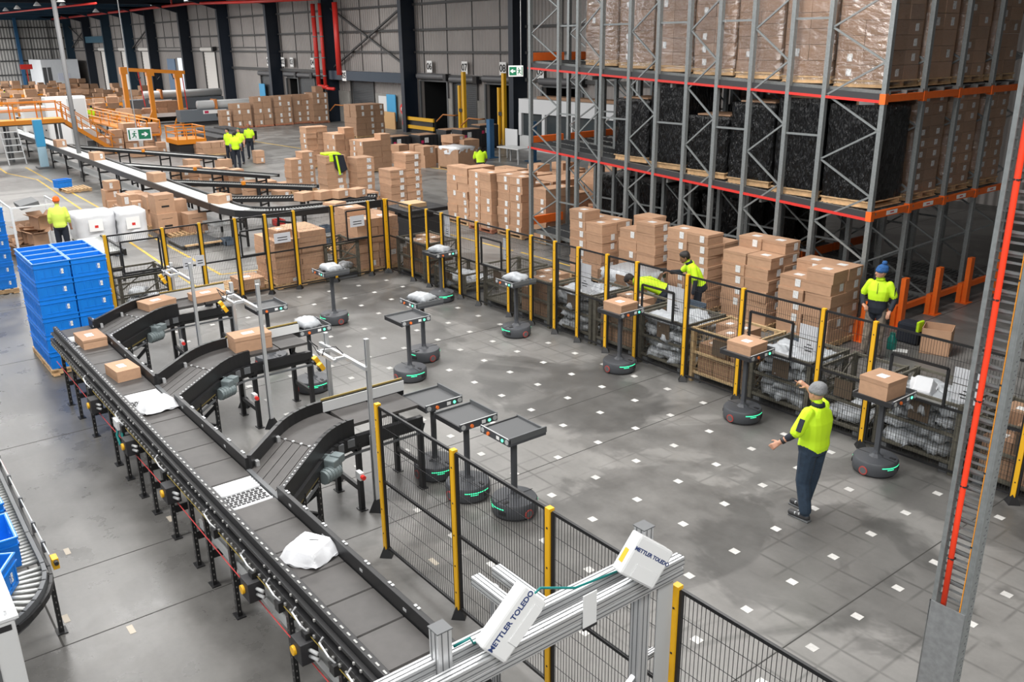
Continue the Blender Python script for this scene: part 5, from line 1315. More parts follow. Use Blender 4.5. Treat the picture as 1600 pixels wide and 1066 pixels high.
for yi in (1, 2, 3): carton_load(.62, (UY[yi]+UY[yi+1])/2, lane_z(.62, 1)+.08, 2.0, 'wrapped carton load on the middle level at the rack end, %s lane' % lanew[yi], 'middle level carton loads', dk=(yi == 1), lab=.8, nx=2, ny=2, lh=.22)
for j, (x, yi) in enumerate(((-6.3, 2), (-5.0, 3), (-3.0, 2))): carton_load(x, (UY[yi]+UY[yi+1])/2, lane_z(x, 1), 1.9, ['brown carton load deep in the middle level, leftmost', 'brown carton load deep in the middle level, second from left', 'brown carton load deep in the middle level, third from left'][j], 'middle level carton loads', dk=True)
o = open_box((.72, 6.3, lane_z(.7, 1)+1.98), (.46, .42, .25), .5, 'small open carton with a white label atop the black wrapped load', flaps=False); MB().bx(-.18, .1, -.218, -.212, .04, .22).build('label', PAPER, o)
# dark wrapped stock on the lowest lanes, deep inside
for yi in range(1, 4):
    for p in range(4):
        x = -3.6-p*1.3; black_load(x, (UY[yi]+UY[yi+1])/2, lane_z(x, 0), 1.6, 'dark wrapped load on the lowest level, %s lane, %s of four' % (lanew[yi], ('first', 'second', 'third', 'fourth')[p]), 'lowest level loads', cap=False)
# ------------------------------------------------------------------ cable riser close to the camera
cr = thing('cable_riser', 'tall galvanised cable riser with an orange red cable at the right', 'cable riser', (8.53, -5.46, 0), .0001, world=False)
wd_, dp = .165, .035
MB().bx(-wd_/2-.012, -wd_/2, -.03, dp, 0, 9.9).bx(-wd_/2-.012, -wd_/2+.012, -.04, -.03, 0, 9.9).build('side_rail', GALV, cr)
MB().bx(wd_/2, wd_/2+.012, -.03, dp, 0, 9.9).bx(wd_/2-.012, wd_/2+.012, -.04, -.03, 0, 9.9).build('side_rail', GALV, cr)
MB().bx(wd_/2+.0125, wd_/2+.02, -.04, .04, 0, 9.9).build('rear_rail', GALV, cr)
hm = MB(); z = .1
while z < 9.7: hm.bx(wd_/2+.02, wd_/2+.022, .0, .014, z, z+.008).bx(wd_/2+.02, wd_/2+.022, .018, .026, z+.025, z+.031); z += .05
hm.build('slot_row', GREYD, cr, kind='stuff')
rg = MB().bx(-wd_/2, wd_/2, .0, .008, 0, .012).mesh('rung', GALV); rg2 = MB().bx(-wd_/2+.02, wd_/2-.02, .02, .026, 0, .03).mesh('slotted_rung', GALVD)
z = 2.74; k = 0
while z < 9.6:
    inst('rung', rg, (0, 0, z), 0, cr)
    if k % 2: inst('slotted_rung', rg2, (0, 0, z+.03), 0, cr)
    z += .05; k += 1
MB().bx(-wd_/2-.02, wd_/2+.015, -.046, -.04, 0, 2.71).build('cover_plate', mat('cover_steel', (.30, .31, .315), .42, metal=.5, noise=.15, nscale=25), cr)
MB().bx(-wd_/2-.02, -wd_/2-.012, -.046, .1, 0, 2.71).build('cover_side', GALVD, cr)
MB().tube([(-.035, -.02, 2.6), (-.038, -.02, 3.3), (-.032, -.02, 4.2), (-.036, -.02, 5.5), (-.03, -.02, 7.5), (-.03, -.02, 9.8)], .0165, 8).build('power_cable', REDC, cr, smooth=True)
MB().tube([(.062, -.03, 2.6), (.064, -.03, 3.3), (.062, -.03, 5), (.064, -.03, 9.8)], .0035, 6).build('thin_cable', ORC, cr)
for z in (3.0, 3.45, 3.95, 4.5, 5.1): MB().bx(-.05, -.018, -.036, .0, z, z+.008).build('cable_tie', BLACKP, cr); MB().bx(.057, .069, -.036, -.02, z+.12, z+.128).build('cable_tie', BLACKP, cr)
# ------------------------------------------------------------------ white belt line with roller branches behind the far fence
def legs_pair(t, x, y, z1, dx, dy, m=BLACK):
    for s in (-1, 1): MB().bx(x+dx*s-.03, x+dx*s+.03, y+dy*s-.03, y+dy*s+.03, 0, z1).build('leg', m, t)
    for z in (.3, .72): MB().bar((x-dx, y-dy, z), (x+dx, y+dy, z), .03, .06).build('cross_member', m, t)
lc = thing('line_conveyor', 'long conveyor with a white belt that bends behind the far fence', 'conveyor', (-30, -.5, 0))
MB().bx(-62, -16.4, -.80, -.22, 1.06, 1.10).build('white_belt', WBELT, lc)
for y in (-.86, -.16): MB().bx(-62, -16.4, y-.03, y+.03, .95, 1.16).build('side_rail', BLACK, lc)
MB().bx(-62, -16.4, -.80, -.3, .42, .46).build('lower_tray', GREY, lc)
cpts = [(-16.4, -.51), (-15.7, -.50), (-15.0, -.36), (-14.45, 0.05), (-14.15, .7), (-14.0, 1.6), (-13.75, 3.5)]
def offs(pts, o):
    out = []
    for i, p in enumerate(pts):
        a = pts[max(i-1, 0)]; b = pts[min(i+1, len(pts)-1)]; d = Vector((b[0]-a[0], b[1]-a[1])).normalized(); out.append((p[0]+d.y*o, p[1]-d.x*o))
    return out
for o in (-.35, .35): wallstrip(MB(), offs(cpts, o), .05, .95, 1.15).build('curve_rail', BLACK, lc)
MB().prism([(p[0], p[1], 1.0) for p in offs(cpts[:3], -.3)]+[(p[0], p[1], 1.0) for p in reversed(offs(cpts[:3], .3))], (0, 0, 1), .09).build('belt_end', WBELT, lc)
m = MB()
for i in range(len(cpts)-2, 1, -1):
    a, b = Vector((*cpts[i], 1.07)), Vector((*cpts[i+1], 1.07)); n = max(2, int((b-a).length/.085))
    d = (b-a).normalized(); s = Vector((d.y, -d.x, 0))*.31
    for k in range(n): c = a.lerp(b, k/n); m.tube([c-s, c+s], .028, 6)
m.build('rollers', ROLLER, lc, kind='stuff')
for x in range(-60, -16, 3): legs_pair(lc, x+.4, -.5, .97, 0, .33)
for x, y in ((-15.3, -.45), (-14.25, .6), (-13.9, 2.4), (-13.75, 3.3)): legs_pair(lc, x, y, .97, .33, .1)
def roller_line(p, q, label, w_=.55, z=1.0, legs=4):
    t = thing('roller_line', label, 'conveyor', (p[0], p[1], 0), group='gravity roller lines')
    p, q = Vector((*p, z)), Vector((*q, z-.06)); d = (q-p).normalized(); s = Vector((d.y, -d.x, 0)).normalized()
    for k in (-1, 1): MB().bar(p+s*w_/2*k, q+s*w_/2*k, .04, .12).build('side_rail', BLACK, t)
    m = MB(); n = int((q-p).length/.09)
    for i in range(n): c = p.lerp(q, i/n); m.tube([c-s*w_*.46, c+s*w_*.46], .028, 6)
    m.build('rollers', ROLLER, t, kind='stuff')
    for i in range(legs):
        c = p.lerp(q, .12+.8*i/max(1, legs-1)); legs_pair(t, c.x, c.y, z-.1, s.x*w_/2, s.y*w_/2)
    c = p.lerp(q, .55)+s*w_/2; MB().bx(c.x-.06, c.x+.06, c.y-.06, c.y+.06, z+.02, z+.14).build('photo_eye', AMBER, t)
    return t
roller_line((-38.6, .0), (-29.0, 4.2), 'gravity roller line farthest back along the white belt')
roller_line((-29.4, -.1), (-22.0, 3.65), 'gravity roller line second along the white belt')
roller_line((-22.9, -.1), (-18.4, 3.6), 'gravity roller line third along the white belt')
roller_line((-17.9, .0), (-15.2, 4.25), 'gravity roller line nearest the bend of the white belt', legs=3)
# cartons riding these lines and standing between them
def cset(items, group):
    for (x, y, z, d, rz, lb) in items: carton((x, y, z), d, rz, lb, group, lid=False, lab=LABX if random.random() < .4 else None, tape=True)
cset([(-37.9, -.5, 1.1, (.75, .45, .32), 0, 'carton on the white belt, farthest'), (-31.0, -.5, 1.1, (.7, .45, .32), .05, 'carton on the white belt beside the roof post'), (-22.8, -.5, 1.1, (.65, .45, .3), .1, 'carton on the white belt, third along'), (-16.75, -.42, 1.1, (.55, .5, .26), .3, 'carton on the white belt near its bend')], 'cartons on the white belt')
cset([(-15.9, 2.0, 1.0, (.42, .5, .26), .3, 'first carton in the row riding the nearest roller line'), (-15.75, 2.55, 1.0, (.42, .5, .26), .3, 'second carton in the row riding the nearest roller line'), (-15.6, 3.1, 1.0, (.42, .5, .26), .3, 'third carton in the row riding the nearest roller line'), (-15.45, 3.65, 1.0, (.42, .5, .26), .3, 'last carton in the row riding the nearest roller line')], 'cartons on the roller lines')
cset([(-14.0, 2.1, 1.1, (.5, .5, .08), .4, 'flat carton on the rollers behind the fence')], 'cartons on the roller lines')
for i, (px_, py_, hh, s) in enumerate(((285, 292, 2, .8), (305, 290, 2, .8), (322, 290, 2, .7), (350, 300, 3, .62), (372, 302, 3, .62), (396, 300, 1, .8), (418, 298, 1, .8), (444, 297, 1, .6), (350, 262, 1, .8), (405, 255, 2, .6), (253, 240, 2, .6), (310, 240, 2, .5), (312, 250, 1, .6), (165, 240, 2, .9), (185, 238, 3, .8), (205, 236, 3, 1.0), (240, 236, 3, 1.0), (395, 312, 2, .7), (215, 245, 1, .9), (235, 243, 1, .9), (440, 312, 1, .7), (300, 262, 1, .8))):
    g = G(px_, py_)
    for k in range(hh):
        carton((g[0], g[1], .02+k*.42*s/.8), (.7*s/.8, .6*s/.8, .4*s/.8), random.uniform(-.1, .1), '%s carton, pile %s, among the roller lines' % (ORD[hh-1-k], ('one', 'two', 'three', 'four', 'five', 'six', 'seven', 'eight', 'nine', 'ten', 'eleven', 'twelve', 'thirteen', 'fourteen', 'fifteen', 'sixteen', 'seventeen', 'eighteen', 'nineteen', 'twenty', 'twenty one', 'twenty two')[i]), 'cartons among the roller lines', lid=False, lab=LABX if random.random() < .5 else None)
# mixed cartons on pallets along the aisle
for i, (x, y) in enumerate(((-23.9, -1.55), (-21.9, -1.6), (-20.0, -1.55), (-18.0, -1.3))): pallet(x, y, 0, ('first', 'second', 'third', 'fourth')[i]+' pallet of mixed cartons along the yellow aisle line')
mc = [(-24.3, -1.85, PH, (.5, .4, .3), 'farthest low'), (-23.8, -1.85, PH, (.5, .4, .3), 'farthest low right'), (-24.2, -1.8, PH+.3, (.55, .5, .34), 'farthest upper'), (-24.1, -1.75, PH+.64, (.5, .45, .32), 'farthest top'), (-23.4, -1.3, PH, (.6, .5, .3), 'back low'), (-23.3, -1.2, PH+.3, (.55, .5, .3), 'back upper'), (-22.6, -1.1, PH+.3, (.6, .45, .3), 'back upper right'), (-22.6, -1.1, PH, (.6, .5, .3), 'back low right'),
      (-22.3, -2.0, PH, (.5, .4, .32), 'second low'), (-21.8, -2.0, PH, (.7, .5, .42), 'second large'), (-21.6, -1.9, PH+.42, (.7, .55, .38), 'second upper'), (-21.2, -1.4, PH, (.5, .5, .5), 'second back'), (-20.2, -2.0, PH, (.35, .35, .35), 'third small'), (-20.2, -2.0, PH+.35, (.32, .32, .4), 'third slim'), (-19.8, -1.6, PH, (.6, .5, .55), 'third large'), (-19.7, -1.6, PH+.55, (.6, .55, .4), 'third upper')]
for (x, y, z, d, w_) in mc: carton((x, y, z), d, random.uniform(-.12, .12), 'mixed carton, %s one, beside the yellow aisle line' % w_, 'mixed cartons by the aisle', lid=False, lab=random.choice((LABX, LABX2, None)), tape=True)
for (x, y, z, d, lb) in ((-18.2, -1.75, PH, (.62, .62, .62), 'tall brown printed carton, lower, nearest the far fence'), (-18.25, -1.75, PH+.62, (.58, .6, .58), 'tall brown printed carton, upper, nearest the far fence'), (-17.8, -.95, PH, (.6, .6, .58), 'dark printed carton right of the tall printed cartons'), (-18.7, -1.1, PH+.5, (.4, .4, .4), 'small carton behind the tall printed cartons'), (-18.7, -1.1, PH, (.5, .5, .5), 'carton under the small carton behind the printed ones')):
    o = carton((x, y, z), d, .05, lb, 'printed cartons', lid=False)
    if 'printed carton' in lb and 'small' not in lb and 'under' not in lb: o.keep = True; o.kids.append(MB().bx(.501, .504, -.2, .2, .32, .42).bx(.501, .504, -.3, .25, .74, .755).mesh('print', TEXTK))
t = thing('slatted_pallet', 'dark slatted pallet lying behind the far fence beside the printed cartons', 'pallet', (-16.4, -1.5, 0))
for k in range(8): MB().bx(-17.1+.18*k, -16.97+.18*k, -2.1, -.9, .11, .14).build('deck_board', GREYD, t)
for y in (-2.0, -1.5, -1.0): MB().bx(-17.1, -15.7, y-.05, y+.05, 0, .11).build('stringer', BLACKP, t)
MB().bx(-15.72, -15.62, -2.0, -.9, .11, .15).build('edge_board', WOOD, t)
for i, (px_, py_) in enumerate(((187, 398), (357, 382), (510, 362), (436, 352), (505, 380))):
    g = G(px_, py_); t = thing('parts_bin', ['small grey bin on the floor under the roller stub', 'small grey bin on the floor under the white belt bend', 'small grey bin on the floor behind the far fence, right', 'red floor bin behind the carton stack at the far fence', 'grey bin hung on the cage frame behind the far fence'][i], 'bin', g, group='small bins')
    mm = RED if i == 3 else mat('bin_slate', (.10, .13, .17), .5)
    z0 = 0 if i != 4 else 0
    MB().bx(g[0]-.2, g[0]+.2, g[1]-.02-.13, g[1]-.13, z0, z0+.2).bx(g[0]-.2, g[0]+.2, g[1]+.13, g[1]+.15, z0, z0+.2).bx(g[0]-.2, g[0]-.18, g[1]-.15, g[1]+.15, z0, z0+.2).bx(g[0]+.18, g[0]+.2, g[1]-.15, g[1]+.15, z0, z0+.14).bx(g[0]-.2, g[0]+.2, g[1]-.15, g[1]+.15, z0, z0+.01).build('bin_body', mm, t)
# roller stub by the gate
t = thing('roller_stub', 'short black roller table behind the far fence by the gate', 'conveyor', (-14.0, -4.7, 0))
for y in (-5.05, -4.35): MB().bx(-15.2, -12.9, y-.03, y+.03, .72, .88).build('side_rail', BLACK, t)
for k in range(13): MB().tube([(-15.1+.17*k, -5.02, .82), (-15.1+.17*k, -4.38, .82)], .04, 8).build('roller', ROLLER, t, smooth=True)
legs_pair(t, -13.2, -4.7, .75, 0, .3); legs_pair(t, -14.8, -4.7, .75, 0, .3)
# waste cartons in a cage, and white bales
t = thing('waste_cage', 'white framed cage full of flattened brown cartons behind the blue totes', 'cage', (-18.0, -5.6, 0))
for x, y in ((-18.9, -6.1), (-17.2, -6.1), (-18.9, -4.9), (-17.2, -4.9)): MB().bx(x-.03, x+.03, y-.03, y+.03, 0, 1.55).build('post', WHITE, t)
for a, b in (((-18.9, -6.1), (-17.2, -6.1)), ((-17.2, -6.1), (-17.2, -4.9)), ((-18.9, -4.9), (-17.2, -4.9))): MB().bar((*a, 1.53), (*b, 1.53), .04, .04).build('top_rail', WHITE, t)
for i in range(11):
    a = random.uniform(-.5, .5); open_box((-18.5+.25*(i % 5)+random.uniform(-.1, .1), -5.85+.3*(i//4)+random.uniform(-.05, .05), .02+.38*(i//4)), (.5, .42, .35), a, 'open waste carton, %s in the cage behind the blue totes' % (ORD[i] if i else 'first'), CARD_D if i % 2 else CARD, True, None, 'waste cartons') if i < 9 else None
tag(MB().box((-18.4, -5.5, 1.45), (1.0, .5, .12), 0, Matrix.Rotation(.2, 3, 'X')).build('folded_sheet', GREYD), 'dark sheet of plastic on top of the waste cage', 'sheet')
for i, (x, y, w_) in enumerate(((-18.8, -3.75, 1.05), (-18.5, -2.75, .75))):
    t = thing('white_bale', ['large white wrapped bale with a printed sheet beside the orange beanie worker', 'smaller white wrapped bale, right of the large one'][i], 'bale', (x, y, 0), group='white bales')
    m, P, n__ = wavy(x-.5, x+.5, y-w_/2, y+w_/2, .0, .95, .035, 5+i, 6, 8); k = n__*P; m.f.append(tuple(range(k, k+P))); m.m.append(0)
    m.build('bale_wrap', BAGW, t, smooth=True); MB().bx(x+.575, x+.58, y-.22, y+.18, .42, .78).build('printed_sheet', PAPER, t); MB().bx(x+.58, x+.582, y-.06, y+.04, .52, .6).build('print', RED, t)
# ------------------------------------------------------------------ plant further back
pl = thing('access_platform', 'orange railed access platform bridging the white belt at the left', 'platform', (-43, -1, 0))
MB().bx(-44.0, -42.6, -4.5, .85, 1.88, 2.1).build('deck', AMBER, pl); MB().bx(-43.9, -42.7, -4.5, .85, 1.82, 1.88).build('deck_under', GREYD, pl)
for y in (-4.4, -2.9, -1.5, -.2, .8):
    for x in (-43.95, -42.65): MB().tube([(x, y, 2.1), (x, y, 2.95)], .035, 6).build('rail_post', AMBER, pl)
for x in (-43.95, -42.65):
    for z in (2.55, 2.95): MB().tube([(x, -4.5, z), (x, .85, z)], .03, 6).build('hand_rail', AMBER, pl)
for x in (-43.8, -42.8):
    for y in (-4.3, -1.9, .6): MB().bx(x-.06, x+.06, y-.06, y+.06, 0, 1.85).build('leg', GREYD, pl)
for x in (-43.85, -42.75):
    MB().bar((x, .85, 1.95), (x, 3.3, .1), .06, .2).build('stair_stringer', AMBER, pl)
    for z in (.85, .45): MB().bar((x, .85, 2.0+z), (x, 3.3, .15+z), .05, .05).build('stair_rail', AMBER, pl)
    for k in range(4): y = 1.0+.7*k; MB().tube([(x, y, 1.85-.755*(y-.85)), (x, y, 2.75-.755*(y-.85))], .03, 6).build('rail_post', AMBER, pl)
for k in range(7): MB().bx(-43.85, -42.75, 1.0+.33*k, 1.25+.33*k, 1.72-.25*k, 1.76-.25*k).build('stair_tread', GREYD, pl)
st = thing('step_ladder', 'grey steel step ladder standing before the orange platform', 'ladder', (-41.6, -1.9, 0))
for y in (-2.35, -1.55):
    MB().bar((-41.3, y, 0), (-42.4, y+.0, 1.75), .05, .07).build('stile', GREYL, st)
for k in range(5): MB().bx(-41.5-.2*k-.1, -41.5-.2*k+.1, -2.35, -1.55, .28+.32*k, .32+.32*k).build('tread', GREYL, st)
tag(MB().tube([(-41.5, -2.9, 0), (-41.5, -2.9, .75), (-41.5, -2.9, .85)], [.11, .11, .04], 8).build('fire_extinguisher', RED, None, smooth=True), 'red fire extinguisher on a stand beside the step ladder', 'fire extinguisher')
t = thing('shelf_trolley', 'black shelf trolley with small white bins at the left edge', 'trolley', (-42.5, -3.1, 0))
for x in (-42.9, -42.1):
    for y in (-3.6, -2.75): MB().bx(x-.03, x+.03, y-.03, y+.03, 0, 1.75).build('post', BLACK, t)
for k in range(6):
    MB().bx(-42.9, -42.1, -3.6, -2.75, .2+.28*k, .22+.28*k).build('shelf', BLACK, t)
    for y in (-3.4, -2.98): MB().bx(-42.25, -42.05, y-.14, y+.14, .23+.28*k, .36+.28*k).build('white_bin', GREYL, t)
for i, (x, y, lb) in enumerate(((-50, 2.6, 'tall pale grey machine enclosure behind the orange platform'), (-47.6, -1.6, 'pale grey control cabinet under the platform rail at the left'), (-47.2, .3, 'second pale grey control cabinet under the platform rail'))):
    t = thing('machine_enclosure', lb, 'enclosure', (x, y, 0), group='machine enclosures'); w_ = (1.15, .95, .6)[i]; h = (2.85, 2.5, 2.5)[i]
    MB().bx(x-.9, x+.0, y-w_, y+w_, 0, h).build('casing', GREYL, t, bevel=.03); MB().bx(x, x+.02, y+.05, y+w_-.06, .1, h-.15).build('door_panel', GREY, t)
    for z in (h*.45, h*.7): MB().bx(x+.02, x+.04, y+.4, y+.46, z, z+.08).build('handle', BLACKP, t)
t = thing('control_cabinet', 'pale grey control cabinet beside the white belt', 'cabinet', (-43.6, 2.1, 0))
MB().bx(-44.3, -43.5, 1.45, 2.6, .0, 1.42).build('casing', GREYL, t, bevel=.02); MB().bx(-43.5, -43.48, 2.0, 2.45, .35, .75).build('vent_panel', GREYD, t); MB().bx(-43.5, -43.485, 1.5, 1.95, .08, 1.35).build('door_panel', GREY, t)
t = thing('blue_wrapped_post', 'bright blue wrapped post standing before the white belt', 'post', (-39, -1.1, 0))
MB().bx(-39.15, -38.85, -1.35, -.95, 1.05, 2.35).build('blue_wrap', CYAN, t, bevel=.03); MB().bx(-39.13, -38.87, -1.33, -.97, .05, 1.05).build('white_wrap', mat('pale_wrap', (.35, .52, .62), .5), t); MB().bx(-39.4, -38.6, -1.5, -.8, 0, .08).build('base', GREYD, t)
g = G(130, 277); tag(MB().tube([(g[0], g[1], 0), (g[0], g[1], 10.2)], .10, 12).build('roof_post', mat('post_grey', (.24, .24, .245), .5), None, smooth=True), 'slender grey roof post standing before the white belt', 'post')
# orange maintenance cages and gantry
t = thing('maintenance_platform', 'orange railed maintenance platform beside the standing group', 'platform', (-40.5, 6.5, 0))
MB().bx(-41.6, -39.6, 5.7, 7.3, .55, .8).build('deck', AMBER, t); MB().bx(-41.5, -39.7, 5.8, 7.2, 0, .55).build('lift_base', BLACKP, t)
for y in (5.75, 6.25, 6.75, 7.25):
    for x in (-39.65, -41.55): MB().tube([(x, y, .8), (x, y, 1.45)], .035, 6).build('rail_post', AMBER, t)
for x in (-39.65, -41.55):
    for z in (1.12, 1.45): MB().tube([(x, 5.7, z), (x, 7.3, z)], .035, 6).build('hand_rail', AMBER, t)
for y in (5.75, 7.25):
    for z in (1.12, 1.45): MB().tube([(-41.55, y, z), (-39.65, y, z)], .035, 6).build('hand_rail', AMBER, t)
t = thing('railed_walkway', 'long orange railed walkway running back from the maintenance platform', 'walkway', (-46, 5.4, 0))
MB().bx(-56, -42, 4.9, 5.6, .9, 1.0).build('deck', AMBER, t)
for x in range(-56, -41, 2):
    for y in (4.9, 5.6): MB().tube([(x, y, 1.0), (x, y, 1.75)], .04, 6).build('rail_post', AMBER, t)
    MB().bx(x-.05, x+.05, 5.2, 5.3, 0, .9).build('leg', GREYD, t)
for y in (4.9, 5.6):
    for z in (1.35, 1.75): MB().tube([(-56, y, z), (-42, y, z)], .04, 6).build('hand_rail', AMBER, t)
t = thing('lifting_gantry', 'orange three post lifting gantry over the far conveyors', 'gantry', (-60, 10.7, 0))
for y, z0 in ((8.85, 0), (10.65, 0), (12.7, 0)):
    MB().bx(-60.15, -59.85, y-.15, y+.15, z0, 4.2-.1*(y-8.85)).build('post', AMBER, t); MB().bx(-60.2, -59.8, y-.2, y+.35, 3.75-.1*(y-8.85), 4.25-.1*(y-8.85)).build('knee_plate', AMBER, t)
    MB().bar((-59.9, y-.6, 0), (-59.9, y, 1.3), .12, .12).build('foot_brace', AMBER, t)
MB().bar((-60, 8.7, 4.1), (-60, 13.3, 3.75), .25, .25).build('top_beam', AMBER, t)
for y in (9.7, 11.1, 12.3): MB().tube([(-60, y, 3.85), (-59.9, y+.1, 3.3), (-60, y+.35, 3.5)], .04, 5).build('hanging_cable', BLACKP, t)
MB().tube([(-60, 9.9, 3.9), (-60, 10.1, 1.4)], .04, 6).build('red_hose', RED, t); MB().tube([(-60, 13.1, 3.7), (-60, 13.2, .8)], .04, 6).build('red_hose', RED, t)
for i, (x, ya, yb, z, r) in enumerate(((-64, 11.2, 17.4, 2.0, .32), (-58, 13.3, 22.0, 1.42, .33))):
    t = thing('telescopic_boom', ['grey telescopic loading boom beyond the gantry, the farther one', 'long grey telescopic loading boom behind the dark carton row'][i], 'conveyor boom', (x, ya, 0), group='telescopic booms')
    MB().tube([(x, ya, z), (x, yb, z)], r, 12).build('boom_roll', GREY, t, smooth=True); MB().bx(x-.5, x+.5, ya-1.5, yb, z-1.15, z-.3).build('boom_body', mat('boom_slate', (.13, .15, .17), .5), t)
    MB().bx(x+.5, x+.53, ya+.2, ya+2.0, z-.62, z-.35).build('name_plate', PAPER, t); MB().bx(x+.53, x+.54, ya+.3, ya+.6, z-.58, z-.4).build('plate_mark', mat('mark_crimson', (.45, .02, .08), .5), t); MB().bx(x-.4, x+.4, ya-1, yb-.5, 0, z-1.15).build('undercarriage', BLACKP, t)
    MB().bx(x-.5, x+.5, ya+1.2, ya+1.35, z-.9, z+.4).build('support_strap', mat('rail_orange', (.55, .2, .05), .5), t)
# low black trays and conveyors at the foot of the maintenance platform
for i, y in enumerate((8.0, 9.2, 10.5)): tag(MB().bx(-46-.6*i, -39.8-1.2*i, y, y+.8, .25, .75).bx(-45.8-.6*i, -45.5-.6*i, y+.1, y+.7, 0, .25).bx(-41.5-1.2*i, -41.2-1.2*i, y+.1, y+.7, 0, .25).build('low_chute', BLACKP), ['black low chute right of the maintenance platform, nearest', 'black low chute right of the maintenance platform, middle', 'black low chute right of the maintenance platform, farthest'][i], 'chute', 'low chutes')
# sorter lanes in the far left, loaded with cartons
wn = ['first', 'second', 'third', 'fourth', 'fifth', 'sixth', 'seventh', 'eighth', 'ninth', 'tenth', 'eleventh', 'twelfth', 'thirteenth']
for i, (x, ya, yb) in enumerate(((-54.5, 1.0, 8.0), (-58.0, 1.5, 9.0), (-61.5, 2.0, 14.5), (-66.5, 2.5, 10.8), (-70, 2.5, 17.5), (-74, 3.0, 18.0), (-79, 3.5, 18.5), (-84, 4.0, 18.5), (-90, 5.0, 18.5), (-96, 5.5, 18.5), (-103, 6.5, 18.5), (-111, 7.5, 18.5), (-119, 8.5, 18.5))):
    t = thing('sorter_lane', 'black and orange sorter lane heaped with cartons, %s from the front' % wn[i], 'conveyor', (x, ya, 0), group='sorter lanes')
    z = 1.0 if i % 2 else .75
    MB().bx(x-.55, x+.55, ya, yb, z-.16, z).build('bed', BLACK, t); MB().bx(x+.55, x+.62, ya, yb, z-.24, z+.04).build('side_rail', AMBER if i % 2 else GREYL, t)
    y = ya+.5
    while y < yb: MB().bx(x-.45, x+.5, y-.08, y+.08, 0, z-.16).build('leg', AMBER if i % 2 else BLACK, t); y += 2.6
    y = ya+.2; k = 0
    while y < yb-.8:
        if random.random() < .93:
            s = random.uniform(.55, 1.15)
            for q in range(2 if random.random() < .55 else 1):
                carton((x+random.uniform(-.3, .35), y+s*.45, z+.45*s*q), (.8*s, .85*s, .45*s), random.uniform(-.25, .25), 'far carton on the sorter lane %s from the front' % wn[i], 'cartons on the sorter lanes', lid=False, dark=random.random() < .4)
        y += random.uniform(.85, 1.25); k += 1
# back office at the end wall
t = thing('site_office', 'white partition office against the far end wall', 'office', (-130, 19, 0))
MB().bx(-136, -128, 16.6, 21.3, 0, 4.0).build('partition', mat('office_white', (.80, .83, .86), .6), t)
for y in (16.9, 17.5): MB().bx(-128, -127.95, y-.22, y+.22, .2, 3.0).build('office_door', GREYD, t)
MB().bx(-128, -127.95, 18.5, 20.0, 1.2, 2.2).build('office_window', mat('pale_screen', (.75, .78, .9), .5), t)
tag(MB().bx(-120, -119.9, 12.6, 14.0, 3.0, 3.6).bx(-120, -119.95, 13.25, 13.35, 0, 3.0).build('red_banner', RED), 'red banner sign standing above the far sorter lanes', 'sign')
# ------------------------------------------------------------------ hanging exit signs
def exit_sign(c, fx, w_, h, label, arrow, hang):
    """fx: unit vector the sign faces"""
    t = thing('exit_sign', label, 'sign', c, math.atan2(fx[1], fx[0])+PI/2, 'exit signs', world=False)
    MB().box((0, 0, 0), (w_, .06, h)).build('sign_box', SIGNW, t, bevel=.006)
    y = -.033
    MB().box((0, y, 0), (w_*.9, .004, h*.76)).build('green_face', GREEN, t)
    s = -1 if arrow == 'left' else 1
    ox = -s*w_*.22
    MB().box((ox, y-.002, 0), (w_*.34, .004, h*.74)).build('white_door', SIGNW, t)
    # running figure
    u = h*.76; f = MB(); Y = y-.006
    def lm_(a, b, w2): f.bar((ox+s*a[0]*u, Y, a[1]*u), (ox+s*b[0]*u, Y, b[1]*u), .004, w2*u)
    lm_((.02, .16), (-.04, -.08), .15); lm_((-.02, -.06), (.14, -.18), .10); lm_((.14, -.18), (.12, -.38), .08); lm_((-.04, -.08), (-.10, -.26), .10); lm_((-.10, -.26), (-.26, -.30), .08)
    lm_((.02, .17), (.17, .08), .07); lm_((.17, .08), (.24, .15), .06); lm_((.0, .17), (-.16, .12), .07); lm_((-.16, .12), (-.2, .0), .06)
    f.tube([(ox+s*.06*u, Y-.002, .32*u), (ox+s*.06*u, Y+.002, .32*u)], .075*u, 10).build('running_figure', GREEN, t)
    ax = s*w_*.23; a = u*.36
    MB().prism([(ax+s*x*a, y-.004, z*a) for x, z in ((-1, .24), (-.05, .24), (-.35, .62), (.15, .62), (.85, 0), (.15, -.62), (-.35, -.62), (-.05, -.24), (-1, -.24))][::s], (0, 1, 0), .002).build('arrow', SIGNW, t)
    if hang: MB().tube([(-w_*.1, 0, h/2), (-w_*.1, 0, 10.2-c[2])], .012, 6).build('hanger', GREY, t)
    else: MB().tube([(w_*.35, 0, h/2), (w_*.35, 0, h/2+4)], .012, 6).build('hanger', GREY, t)
    return t
exit_sign((-10.46, -4.26, 3.89), (.966, -.26), .50, .27, 'green exit sign with an arrow to the right hanging at the left', 'right', True)
exit_sign((-14.3, 9.4, 4.77), (.80, -.60), .50, .36, 'green exit sign with an arrow to the left beside the rack', 'left', False)
